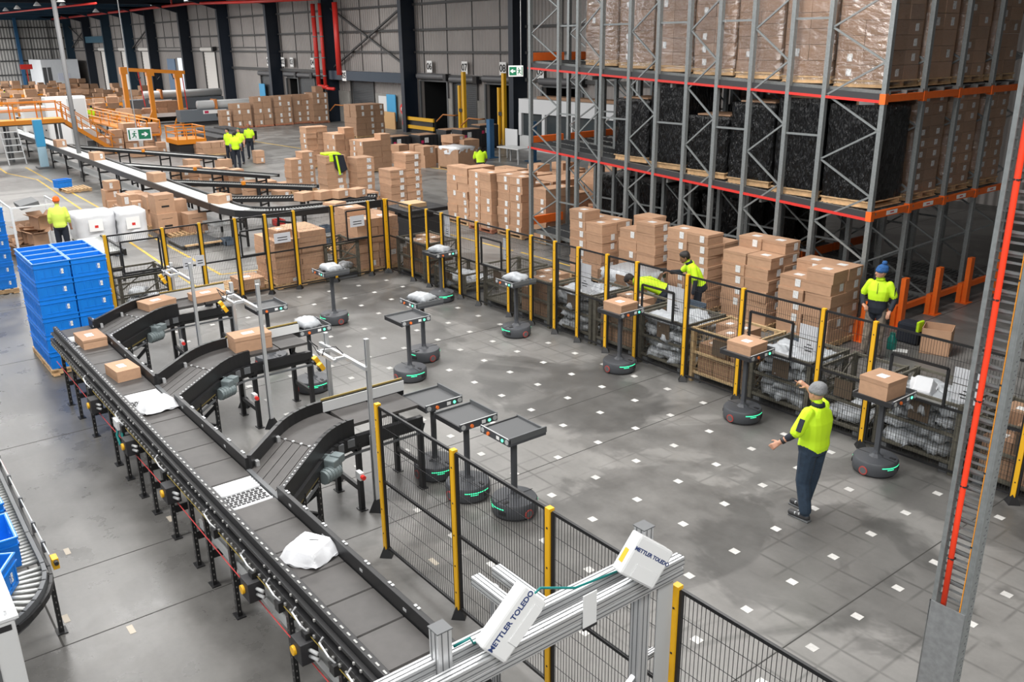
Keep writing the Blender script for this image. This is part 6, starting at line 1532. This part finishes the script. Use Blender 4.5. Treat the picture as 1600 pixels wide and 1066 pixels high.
# ------------------------------------------------------------------ goods-in corner below docks six to nine
for i, (x, y, w_, d_, h) in enumerate(((-32.6, 15.4, 1.0, 1.2, .85), (-31.9, 16.7, 1.1, 1.2, .9), (-31.5, 18.2, 1.0, 1.2, 1.1), (-29.6, 18.0, 1.0, 1.3, 1.25), (-30.6, 19.9, 1.0, 1.3, 1.3))):
    t = thing('black_crate', 'black pallet crate topped with brown board, %s from the left below the docks' % wn[i], 'crate', (x, y, 0), group='black pallet crates')
    MB().bx(x-w_/2, x+w_/2, y-d_/2, y+d_/2, .1, h).build('crate_body', BLACKP, t, bevel=.02); MB().bx(x-w_/2+.08, x+w_/2-.08, y-d_/2+.08, y+d_/2-.08, h, h+.03).build('top_board', CARD, t)
    for k in range(5): MB().bx(x+w_/2, x+w_/2+.02, y-d_/2+.1+k*(d_-.2)/4-.02, y-d_/2+.1+k*(d_-.2)/4+.02, .15, h-.08).build('crate_rib', BLACK, t)
    MB().bx(x+w_/2+.02, x+w_/2+.03, y-.3, y-.05, h-.4, h-.12).build('label', LABELM, t); MB().bx(x+w_/2+.02, x+w_/2+.03, y-.52, y-.36, h-.42, h-.26).build('label', mat('label_crimson', (.5, .02, .10), .5), t)
    for s in (-1, 1): MB().bx(x-w_/2, x+w_/2, y+s*d_*.4-.06, y+s*d_*.4+.06, 0, .1).build('skid', BLACKP, t)
o = open_box((-24.6, 13.9, .14), (1.5, 1.1, .85), .1, 'large brown bulk carton full of white bags beside the stooping worker', CARD, False, None); m, P, n__ = wavy(-.7, .7, -.5, .5, .6, .93, .05, 8, 8, 3); k = n__*P; m.f.append(tuple(range(k, k+P))); m.m.append(0); m.build('white_bags', BAGW, o, smooth=True)
pallet(-24.6, 13.9, .1, 'pallet under the large bulk carton', sx=1.25, sy=1.1)
for i, (x, y, z, d) in enumerate(((-28.6, 13.0, 0, (.8, .7, .5)), (-28.3, 13.9, 0, (.8, .7, .5)), (-28.5, 13.1, .5, (.7, .6, .4)), (-28.4, 14.0, .5, (.6, .5, .35)), (-27.6, 14.6, 0, (1, .8, .75)), (-27.2, 15.5, 0, (.9, .8, .5)), (-27.2, 15.5, .5, (.9, .8, .45)), (-27.1, 15.4, .95, (.9, .8, .35)), (-26.6, 15.9, .0, (.9, .9, .7)), (-26.6, 15.9, .7, (.9, .9, .4)), (-26.3, 13.2, 0, (.8, .7, .6)), (-26.3, 13.2, .6, (.75, .65, .4)))):
    carton((x, y, z), d, random.uniform(-.15, .15), 'brown carton, number %s of the jumble before the black crates' % ('one', 'two', 'three', 'four', 'five', 'six', 'seven', 'eight', 'nine', 'ten', 'eleven', 'twelve')[i], 'jumble of cartons before the crates', lid=False, lab=random.choice((LABX, None)), tape=True)
for i, (x, y) in enumerate(((-26.9, 17.6), (-24.3, 18.3))): tag(MB().bx(x-.14, x+.14, y-.14, y+.14, 0, 1.95).bx(x-.3, x+.3, y-.3, y+.3, 0, .04).build('blue_post', BLUEP), ['blue steel pedestal right of the black crates', 'blue steel pedestal behind the rack end'][i], 'post', 'blue pedestals')
t = thing('white_board', 'white board standing on a frame behind the stooping worker', 'board', (-25.9, 18.2, 0))
MB().bx(-26.3, -25.3, 18.1, 18.14, .5, 1.5).build('board_face', WHITE, t); MB().bx(-26.25, -26.2, 18.14, 18.2, 0, 1.5).bx(-25.4, -25.35, 18.14, 18.2, 0, 1.5).build('frame', GREY, t)
t = thing('work_table', 'pale work table beside the stooping worker', 'table', (-24.5, 17.2, 0))
MB().bx(-25.3, -23.6, 16.8, 17.7, .72, .77).build('table_top', GREYL, t)
for x in (-25.2, -23.7):
    for y in (16.9, 17.6): MB().bx(x-.03, x+.03, y-.03, y+.03, 0, .72).build('leg', GREY, t)
t = thing('portable_office', 'white portable site office behind the rack', 'office', (-25, 21, 0))
MB().bx(-28.7, -20.3, 20.9, 22.4, 2.0, 2.75).build('roof_panel', WHITE, t); MB().bx(-28.7, -20.3, 20.95, 22.4, 0, .8).build('lower_wall', GREYL, t)
for x in (-28.6, -26.6, -24.4, -22.4, -20.4): MB().bx(x-.12, x+.12, 20.9, 21.1, .8, 2.0).build('wall_post', WHITE, t)
MB().bx(-28.5, -20.5, 21.05, 21.1, .8, 2.0).build('window_glass', mat('dark_glass', (.05, .06, .065), .15), t); MB().bx(-27.5, -21, 21.2, 22.0, 2.76, 2.9).build('roof_clutter', CARD_D, t)
# machine behind the fence corner
t = thing('baling_press', 'black machine with a raised tray behind the fence corner', 'machine', (-12.0, 3.6, 0))
MB().bx(-12.6, -11.5, 3.2, 4.3, .3, .85).build('body', BLACKP, t, bevel=.03); MB().bx(-12.7, -11.4, 3.1, 4.5, 1.0, 1.12).build('tray', BLACK, t, bevel=.02); MB().bx(-12.5, -12.3, 3.3, 3.5, 0, 1.0).bx(-11.8, -11.6, 3.9, 4.1, 0, 1.0).build('frame', BLACK, t)
MB().bx(-12.3, -11.7, 3.4, 4.1, .86, .98).build('side_plate', GREY, t); MB().bx(-12.4, -11.8, 3.4, 4.0, 1.12, 1.24).build('open_lid', mat('lid_buff', (.5, .33, .18), .6), t)
# small clutter by the blue beanie worker
t = thing('water_bottle', 'teal water bottle on the floor by the blue beanie worker', 'bottle', (2.55, 5.35, 0)); g = G(1392, 545)
MB().lathe([(.085, 0), (.09, .02), (.09, .20), (.05, .26), (.05, .30)], 14, 0, (g[0], g[1], 0)).build('bottle_body', TEALBOT, t, smooth=True); MB().lathe([(.05, .28), (.05, .33)], 10, 0, (g[0], g[1], 0)).build('bottle_cap', TEALBOT, t); t.location = (g[0], g[1], 0)
for ch in t.children: ch.location = (2.55-g[0], 5.35-g[1], 0)
g = G(1407, 548); tag(MB().box((g[0], g[1], .003), (.26, .2, .004), 0, Matrix.Rotation(.4, 3, 'Z')).build('paper_scrap', PAPER), 'crumpled white paper on the floor beside the teal bottle', 'paper')
t = thing('hivis_bag', 'dark bag with a lime and orange flap behind the blue beanie worker', 'bag', (2.2, 6.35, 0)); g = (2.15, 6.35)
MB().bx(g[0]-.22, g[0]+.22, g[1]-.18, g[1]+.18, 0, .42).build('bag_body', DNAVY, t, bevel=.05); MB().bx(g[0]+.18, g[0]+.24, g[1]-.2, g[1]+.02, .28, .50).build('bag_flap', LIME, t, bevel=.02)
g = (2.95, 4.35); b0 = thing('parts_bin', 'slate bin on the floor behind the notice sheets', 'bin', (.85, 4.1, 0), group='small bins'); MB().bx(.65, 1.05, 3.95, 3.97, 0, .26).bx(.65, 1.05, 4.25, 4.27, 0, .26).bx(.65, .67, 3.95, 4.27, 0, .26).bx(1.03, 1.05, 3.95, 4.27, 0, .18).bx(.65, 1.05, 3.95, 4.27, 0, .01).build('bin_body', mat('bin_slate', (.10, .13, .17), .5), b0)
# second row of loose cages and bulk cartons between the cages and the stacks
def bulk(x, y, d, label, filled=True):
    o = open_box((x, y, .14), d, 0, label, CARD_D, False); pallet(x, y, 0, 'pallet under the '+label[:50], sx=d[0]/1.2*1.05, sy=d[1]*1.05)
    if filled:
        m, P, n__ = wavy(-d[0]/2+.04, d[0]/2-.04, -d[1]/2+.04, d[1]/2-.04, d[2]*.5, d[2]*1.02, .04, 17, 7, 3); k = n__*P; m.f.append(tuple(range(k, k+P))); m.m.append(0); m.build('white_bags', BAG, o, smooth=True)
bulk(-2.75, 3.5, (1.15, 1.0, .85), 'bulk carton heaped with mailers left of the scanning worker')
# ------------------------------------------------------------------ people
def capsule(m, p, q, r0, r1, n=10):
    p, q = Vector(p), Vector(q); d = (q-p)
    if d.length < 1e-5: d = Vector((0, 0, 1e-4))
    u = d.normalized(); pts = []; rr = []
    for a in (85, 60, 30): a_ = math.radians(a); pts.append(p-u*r0*math.sin(a_)); rr.append(r0*math.cos(a_))
    pts += [p, q]; rr += [r0, r1]
    for a in (30, 60, 85): a_ = math.radians(a); pts.append(q+u*r1*math.sin(a_)); rr.append(r1*math.cos(a_))
    m.tube(pts, rr, n)
def loft(m, rings, n=16):
    """rings: (centre, right half-width vector, depth half vector)"""
    b = len(m.v)
    for c, R_, D_ in rings:
        c, R_, D_ = Vector(c), Vector(R_), Vector(D_)
        for j in range(n):
            t = 2*PI*j/n; ct, st_ = math.cos(t), math.sin(t)
            e = .8
            q = c+R_*(math.copysign(abs(ct)**e, ct))+D_*(math.copysign(abs(st_)**e, st_)); m.v.append(tuple(q))
    k = len(rings)
    for i in range(k-1):
        for j in range(n): m.f.append((b+i*n+j, b+i*n+(j+1) % n, b+(i+1)*n+(j+1) % n, b+(i+1)*n+j)); m.m.append(0)
    m.f.append(tuple(b+j for j in range(n))[::-1]); m.m.append(0); m.f.append(tuple(b+(k-1)*n+j for j in range(n))); m.m.append(0)
def segdist(x, a, b):
    d = b-a; L2 = d.length_squared
    t = 0 if L2 < 1e-9 else max(0, min(1, (x-a).dot(d)/L2)); return (x-(a+d*t)).length
def person(label, loc, rz, J, C_, voxel=.014, group=None, head_kit='beanie', detail=True, scale=1.0):
    """J: joints in local space (forward = +y, right = +x). C_: materials. Body is one remeshed surface."""
    t = bpy.data.objects.new('person', None); COL.objects.link(t); t.location = loc; t.rotation_euler = (0, 0, rz); t.scale = (scale,)*3
    tag(t, label, 'person', group)
    V = Vector; m = MB(); segs = []     # (a, b, radius, material index)
    SK, SH, TR, BO, SL, HM = 0, 1, 2, 3, 4, 5
    def cap(a, b, r0, r1, mi): capsule(m, a, b, r0, r1); segs.append((V(a), V(b), (r0+r1)/2, mi))
    pel, chest, neck, head = V(J['pelvis']), V(J['chest']), V(J['neck']), V(J['head'])
    rt = V(J.get('right', (1, 0, 0))).normalized()
    up = (chest-pel).normalized(); fw = up.cross(rt).normalized()*-1
    fw = rt.cross(up)*-1
    def ring(c, w, d): return (c, rt*w, (rt.cross(up)).normalized()*d)
    b = J.get('bulk', 1.0)
    sh = pel.lerp(chest, .0)
    loft(m, [ring(pel-up*.12, .10*b, .08*b), ring(pel-up*.08, .165*b, .125*b), ring(pel+up*.02, .180*b, .140*b), ring(pel.lerp(chest, .35), .172*b, .130*b), ring(pel.lerp(chest, .7), .190*b, .138*b), ring(chest, .200*b, .135*b), ring(chest.lerp(neck, .45), .190*b, .105*b), ring(chest.lerp(neck, .8), .115*b, .08*b), ring(neck, .065, .062)])
    hem = J.get('hem', .0)
    segs.append((pel+up*(hem+.10), chest, .16, SH)); segs.append((chest, neck-up*.03, .14, SH)); segs.append((pel-up*.10, pel+up*(hem-.10), .15, TR if J.get('hemmat') is None else HM))
    hd = (head-neck)
    cap(neck-hd*.1, neck+hd*.35, .056, .054, SK)
    # head: egg-shaped loft with face
    hu = V(J.get('headup', (0, 0, 1))).normalized(); hf = V(J.get('face', (0, 1, 0))); hf = (hf-hu*hf.dot(hu)).normalized(); hr = hf.cross(hu)
    H = [(-.115, .030, .035, .035), (-.095, .052, .060, .022), (-.06, .066, .082, .008), (-.01, .074, .094, .0), (.04, .077, .099, -.004), (.085, .066, .086, -.006), (.112, .04, .052, -.006), (.122, .012, .016, -.006)]
    loft(m, [(head+hu*z+hf*o, hr*w, hf*d) for z, w, d, o in H], 16); segs.append((head-hu*.06, head+hu*.06, .085, SK))
    if detail:
        cap(head+hf*.088+hu*.005, head+hf*.108-hu*.028, .010, .014, SK)
        for s in (-1, 1): cap(head+hr*.076*s+hu*.015-hf*.01, head+hr*.078*s-hu*.03-hf*.005, .012, .010, SK)
        cap(head+hf*.075-hu*.085, head+hf*.08-hu*.085, .024, .020, SK)
    for S, sx in (('r', 1), ('l', -1)):
        s_, e_, w_ = V(J['sh_'+S]), V(J['el_'+S]), V(J['wr_'+S])
        k = J.get('sleeve', .8)
        c = chest.lerp(neck, .35)
        cap(c+rt*sx*.10, s_, .068, .066*b, SH)
        mid = s_.lerp(e_, k); cap(s_, mid, .068*b, .070*b, SH); cap(mid, e_, .052, .047, SL)
        fm = e_.lerp(w_, J.get('fore', .35)); cap(e_, fm, .050, .046, SL); cap(fm, w_, .040, .029, SK)
        # hand: palm and five fingers
        hdv = V(J.get('hd_'+S, tuple((w_-e_).normalized()))).normalized(); pn = V(J.get('pn_'+S, (0, 0, -1)))
        pn = (pn-hdv*pn.dot(hdv)).normalized(); side = hdv.cross(pn)*(1 if S == 'r' else -1)
        pc = w_+hdv*.055
        for o in (-.024, 0, .024): cap(w_+hdv*.01+side*o*.5, pc+hdv*.03+side*o, .018, .017, SK)
        if detail:
            curl = J.get('curl_'+S, (.3, .35, .4, .45))
            for i, (o, ln) in enumerate(((.033, .072), (.011, .080), (-.011, .074), (-.033, .060))):
                cu = curl[i]; a = pc+hdv*.035+side*o
                d1 = (hdv*math.cos(cu)+pn*math.sin(cu)); d2 = (hdv*math.cos(cu*2.2)+pn*math.sin(cu*2.2))
                p1 = a+d1*ln*.55; cap(a, p1, .0105, .0095, SK); cap(p1, p1+d2*ln*.5, .0095, .008, SK)
            a = w_+hdv*.02+side*.03; p1 = a+(hdv*.6+side*.7+pn*.3).normalized()*.04; cap(a, p1, .013, .011, SK); cap(p1, p1+(hdv*.85+side*.3+pn*.35).normalized()*.032, .011, .009, SK)
        h_, kn, an, to = V(J['hip_'+S]), V(J['kn_'+S]), V(J['an_'+S]), V(J['to_'+S])
        cap(h_, kn, .100*b, .078*b, TR); cap(kn, an+V((0, 0, .05)), .076*b, .066*b, TR)
        # shoe
        cap(an+V((0, 0, .02)), an-V((0, 0, .035)), .05, .05, BO); cap(an+V((0, -.03, -.04)), to, .045, .042, BO)
    me = m.mesh('body_tmp', [SKIN]); o = bpy.data.objects.new('body_tmp', me); COL.objects.link(o)
    md = o.modifiers.new('r', 'REMESH'); md.mode = 'VOXEL'; md.voxel_size = voxel
    ms = o.modifiers.new('s', 'SMOOTH'); ms.factor = .5; ms.iterations = 2 if detail else 1
    bpy.context.view_layer.update()
    res = bpy.data.meshes.new_from_object(o.evaluated_get(bpy.context.evaluated_depsgraph_get())); res.name = 'body'
    bpy.data.objects.remove(o); bpy.data.meshes.remove(me)
    res.materials.clear()
    for k in ('skin', 'shirt', 'trousers', 'boots', 'sleeve', 'hem'): res.materials.append(C_.get(k, C_['shirt']))
    for p in res.polygons:
        c = p.center; best = 9; bi = 0
        for a, b_, r_, mi in segs:
            d = segdist(c, a, b_)-r_
            if d < best: best = d; bi = mi
        p.material_index = bi; p.use_smooth = True
    body = bpy.data.objects.new('body', res); COL.objects.link(body); body.parent = t
    def child(mb, nm, mt, **k): return mb.build(nm, mt, t, **k)
    def capm(prof, nm, mt, sm=True, tiltf=.0):
        mb = MB(); rr = []
        loft(mb, [(head+hu*z+hf*(o+tiltf*z), hr*w, hf*d) for z, w, d, o in prof], 18); return child(mb, nm, mt, smooth=sm)
    if head_kit == 'beanie': 
        capm([(.000, .080, .098, -.010), (.022, .091, .111, -.008), (.05, .092, .112, -.008), (.058, .086, .106, -.008), (.09, .083, .103, -.012), (.125, .066, .082, -.016), (.147, .034, .042, -.018), (.152, .006, .008, -.018)], 'beanie', C_['hat'], tiltf=-.10)
        if C_.get('pom'): child(MB().lathe([(.004, 0), (.04, .015), (.052, .045), (.038, .08), (.004, .09)], 10, 0, tuple(head+hu*.125-hf*.045)), 'pompom', C_['hat'], smooth=True)
    if head_kit in ('hair', 'cap'):
        capm([(-.045, .070, .06, -.042), (.0, .082, .085, -.026), (.04, .087, .100, -.016), (.085, .077, .098, -.008), (.12, .050, .066, -.006), (.133, .012, .016, -.006)], 'hair', C_.get('hat', HAIR))
    if head_kit == 'bald': pass
    if detail:
        em = MB()
        for s in (-1, 1): em.lathe([(.002, -.008), (.008, -.004), (.009, 0), (.008, .004), (.002, .008)], 8, 0, tuple(head+hf*.083+hr*.031*s+hu*.012))
        child(em, 'eyes', TEXTK, smooth=True)
        child(MB().bar(head+hf*.09-hr*.022-hu*.052, head+hf*.09+hr*.022-hu*.052, .012, .008), 'mouth', mat('lip', (.30, .11, .09), .6))
        cl = MB(); loft(cl, [(neck-up*.015, rt*.082, rt.cross(up)*.078), (neck+up*.03, rt*.074, rt.cross(up)*.070), (neck+up*.034, rt*.062, rt.cross(up)*.058)], 14); child(cl, 'collar', C_.get('collar', DNAVY), smooth=True)
    return t
STAND = dict(pelvis=(0, 0, .98), chest=(0, .0, 1.32), neck=(0, -.005, 1.52), head=(0, .025, 1.665), sh_r=(.172, -.01, 1.445), sh_l=(-.172, -.01, 1.445), el_r=(.25, -.03, 1.16), el_l=(-.25, -.03, 1.16), wr_r=(.25, .08, .92), wr_l=(-.25, .08, .92),
             hip_r=(.095, 0, .92), hip_l=(-.095, 0, .92), kn_r=(.105, .02, .50), kn_l=(-.105, .02, .50), an_r=(.11, -.02, .085), an_l=(-.11, -.02, .085), to_r=(.125, .15, .04), to_l=(-.125, .15, .04))
def pose(**k): d = dict(STAND); d.update(k); return d
HV = dict(skin=SKIN, shirt=LIME, trousers=DNAVY, boots=BOOT, sleeve=SKIN, hem=DNAVY)
# the man pointing in the robot cell
main = person('man in a lime shirt and grey beanie pointing across the robots', (4.83, -1.02, 0), 1.55,
    pose(sh_l=(-.19, .0, 1.46), el_l=(-.31, .06, 1.20), wr_l=(-.42, .20, 1.06), hd_l=(-.45, .55, -.55), pn_l=(.9, .2, -.2), curl_l=(.5, .6, .65, .7), sh_r=(.18, .04, 1.45), el_r=(.33, .20, 1.40), wr_r=(.27, .36, 1.58), hd_r=(-.45, .65, .5), pn_r=(.2, .3, -.9), curl_r=(.05, .9, 1.0, 1.0),
         sleeve=.9, fore=.45, face=(.06, 1, .02), head=(-.005, .03, 1.67), kn_r=(.09, .03, .50), kn_l=(-.10, .03, .50), an_r=(.09, .10, .085), an_l=(-.12, -.06, .085), to_r=(.10, .28, .045), to_l=(-.15, .12, .045), hem=-.05, bulk=1.16),
    dict(skin=SKIN, shirt=LIME, trousers=JEANS, boots=mat('trainer_dark', (.03, .03, .032), .6), sleeve=DNAVY, hat=BEANIE, collar=DNAVY), .0085)
MB().tube([(-.383, .158, 1.102), (-.402, .182, 1.08)], .040, 12).build('wristband', BLACKP, main, smooth=True)
MB().box((-.335, -.01, 1.34), (.014, .07, .16), 0, Matrix.Rotation(.42, 3, 'Y')).build('sleeve_patch', DNAVY, main, bevel=.004)
for x, y0 in ((.095, .10), (-.135, -.06)):
    MB().bx(x-.045, x+.045, y0-.085, y0+.21, 0, .02).build('sole', GREYD, main, bevel=.008)
    for k in range(2): MB().box((x, y0+.05+.06*k, .078-.012*k), (.09, .018, .03)).build('shoe_stripe', REFL, main, bevel=.004)
# worker in the blue beanie
bb = person('worker in a lime top, camouflage trousers and blue bobble beanie', (2.15, 4.95, 0), 3.40,
    pose(el_r=(.30, -.04, 1.18), wr_r=(.20, .20, 1.06), hd_r=(-.7, .5, -.4), el_l=(-.29, -.02, 1.18), wr_l=(-.27, .16, 1.0), hd_l=(.2, .4, -.8), sleeve=.75, fore=.9, face=(.75, .62, -.05), curl_r=(.6, .6, .7, .7), hem=.17, hemmat=1, to_l=(-.16, .13, .04), an_r=(.13, .04, .085), to_r=(.20, .20, .04), kn_r=(.115, .05, .5)),
    dict(skin=SKIN, shirt=LIME, trousers=KHAKI, boots=BOOT, sleeve=DNAVY, hem=DNAVY, hat=BEANIE_B, pom=1, collar=LIME), .012)
MB().bx(-.004, .004, .132, .146, 1.28, 1.48).build('zip', DNAVY, bb); MB().box((-.285, .02, 1.33), (.01, .05, .14)).build('sleeve_patch', DNAVY, bb)
# worker scanning
sw = person('dark haired worker in a lime top leaning to scan a mailer', (-1.02, 3.62, 0), 2.40,
    pose(pelvis=(0, -.05, .97), chest=(0, .10, 1.28), neck=(0, .20, 1.46), head=(0, .29, 1.57), headup=(0, .35, .94), face=(0, .9, -.45), sh_r=(.195, .13, 1.40), sh_l=(-.195, .13, 1.40), el_r=(.27, .32, 1.20), wr_r=(.16, .56, 1.22), el_l=(-.26, .08, 1.12), wr_l=(-.27, .12, .86), sleeve=.7, fore=.85, hem=.05, hemmat=1),
    dict(skin=SKIN_D, shirt=LIME, trousers=DNAVY, boots=BOOT, sleeve=DNAVY, hem=DNAVY, hat=HAIR, collar=DNAVY), .012, head_kit='hair')
t = thing('hand_scanner', 'black hand scanner held by the leaning worker', 'scanner', (-1.02, 3.62, 0), 2.40, world=False); MB().bx(.13, .18, .64, .70, 1.10, 1.26).bx(.125, .185, .62, .76, 1.24, 1.30).build('scanner_body', BLACKP, t, bevel=.01)
t = thing('parts_tray', 'grey blue tray carried at the hip of the leaning worker', 'tray', (-.72, 3.1, .62)); MB().bx(-.94, -.5, 2.95, 2.97, .55, .78).bx(-.94, -.5, 3.28, 3.30, .55, .78).bx(-.94, -.92, 2.95, 3.3, .55, .78).bx(-.52, -.5, 2.95, 3.3, .55, .72).bx(-.94, -.5, 2.95, 3.3, .55, .57).build('tray_body', mat('bin_slate', (.10, .13, .17), .5), t); MB().bx(-.9, -.54, 2.98, 3.27, 0, .55).build('trolley_base', BLACKP, t)
# worker bending into a cage
bw = person('worker in a lime top bending deep over a cage of mailers', (-1.52, 2.88, 0), 2.20,
    pose(pelvis=(0, -.22, .92), chest=(0, .14, 1.06), neck=(0, .36, 1.10), head=(0, .50, 1.10), headup=(0, .85, .35), face=(0, .35, -.9), sh_r=(.19, .27, 1.07), sh_l=(-.19, .27, 1.07), el_r=(.24, .34, .80), wr_r=(.20, .50, .66), el_l=(-.24, .36, .80), wr_l=(-.2, .52, .66), hip_r=(.095, -.22, .87), hip_l=(-.095, -.22, .87), kn_r=(.11, -.05, .48), kn_l=(-.11, -.05, .48), an_r=(.11, -.16, .085), an_l=(-.11, -.16, .085), to_r=(.125, .02, .04), to_l=(-.125, .02, .04), sleeve=.6, fore=.9, hem=.02, hemmat=1),
    dict(skin=SKIN_D, shirt=LIME, trousers=DNAVY, boots=BOOT, sleeve=DNAVY, hem=DNAVY, hat=HAIR, collar=DNAVY), .013, head_kit='hair')
# the standing group in the hall, drawn smaller
def far_person(label, px_, py_, rz, shirt, trousers, skin, hat, kit, sleeve=None, h=1.0, vox=.028, **pk):
    g = G(px_, py_)
    return person(label, (g[0], g[1], 0), rz, pose(sleeve=.7, fore=.3, **pk), dict(skin=skin, shirt=shirt, trousers=trousers, boots=BOOT, sleeve=sleeve or skin, hem=trousers, hat=hat), vox, 'workers in the hall', kit, False, h)
cz = math.atan2(.83, .56)  # heading towards the camera
far_person('worker in a dark cap behind the group of four', 361, 257, -2.6, LIME, DNAVY, SKIN, HAIR, 'hair')
far_person('man in a lime vest with grey sleeves, his back to the camera', 372, 264, 1.1, LIME, DNAVY, SKIN, HAIR, 'hair', GREYCLOTH, hem=-.06)
far_person('worker in a green cap facing the camera in the group', 378, 256, -2.3, LIME, DNAVY, SKIN, mat('cap_green', (.05, .10, .07), .8), 'hair', hem=.12, hemmat=1)
far_person('tall dark skinned worker at the right of the group', 393, 248, -2.2, LIME, DNAVY, SKIN_D, mat('cap_rust', (.30, .10, .05), .8), 'hair', hem=.12, hemmat=1)
far_person('worker in a yellow jacket and orange beanie by the waste cage', 104, 406, 1.2, mat('jacket_yellow', (.62, .78, .10), .7), DNAVY, SKIN, BEANIE_O, 'beanie', mat('jacket_yellow', (.62, .78, .10), .7), vox=.02, hem=-.04)
far_person('stooping worker in a lime shirt beside the bulk carton', 752, 292, 1.0, LIME, DNAVY, SKIN_D, HAIR, 'hair', chest=(0, .12, 1.26), neck=(0, .26, 1.42), head=(0, .36, 1.47), sh_r=(.2, .18, 1.38), sh_l=(-.2, .18, 1.38), el_r=(.26, .26, 1.1), el_l=(-.26, .26, 1.1), wr_r=(.2, .42, .95), wr_l=(-.2, .42, .95))
far_person('worker in a lime vest beyond the machine enclosure', 148, 205, 1.2, LIME, GREYD, SKIN_D, HAIR, 'hair', DNAVY, vox=.04)
far_person('worker in a lime shirt behind the orange beams of the rack', 880, 232, 1.4, LIME, DNAVY, SKIN_D, HAIR, 'hair', vox=.035)
far_person('worker in a lime shirt among the far sorter lanes', 12, 170, 1.2, LIME, DNAVY, SKIN_D, HAIR, 'hair', vox=.05)
far_person('worker in a lime vest and helmet standing behind the platform', 73, 212, -2.0, LIME, DNAVY, SKIN, mat('helmet_green', (.3, .8, .1), .5), 'hair', vox=.04)
# jacket thrown over a stack
jm = pillow('jacket_tmp', .55, .5, .12, 5, LIME)
t = thing('draped_jacket', 'lime and black jacket thrown over a carton stack in the hall', 'jacket', (-20.1, 4.9, 0)); zt = PH+6*.27
MB().bx(-20.75, -20.3, 5.0, 5.6, zt+.0, zt+.08).bx(-20.14, -20.06, 5.05, 5.55, zt-.22, zt+.06).build('jacket_body', LIME, t, bevel=.03)
MB().prism([(-20.09, 5.18, zt+.05), (-20.09, 5.62, zt+.0), (-20.09, 5.75, zt-.55), (-20.09, 5.45, zt-.68), (-20.09, 5.25, zt-.45)], (1, 0, 0), .07).build('jacket_lining', DNAVY, t, bevel=.02)
MB().prism([(-20.02, 5.26, zt+.0), (-20.02, 5.34, zt+.0), (-20.0, 5.44, zt-.72), (-20.0, 5.36, zt-.72)], (1, 0, 0), .03).build('jacket_edge', LIME, t, bevel=.01)
finish_cartons()
for o in SC.objects:
    if '_w' in o: del o['_w']
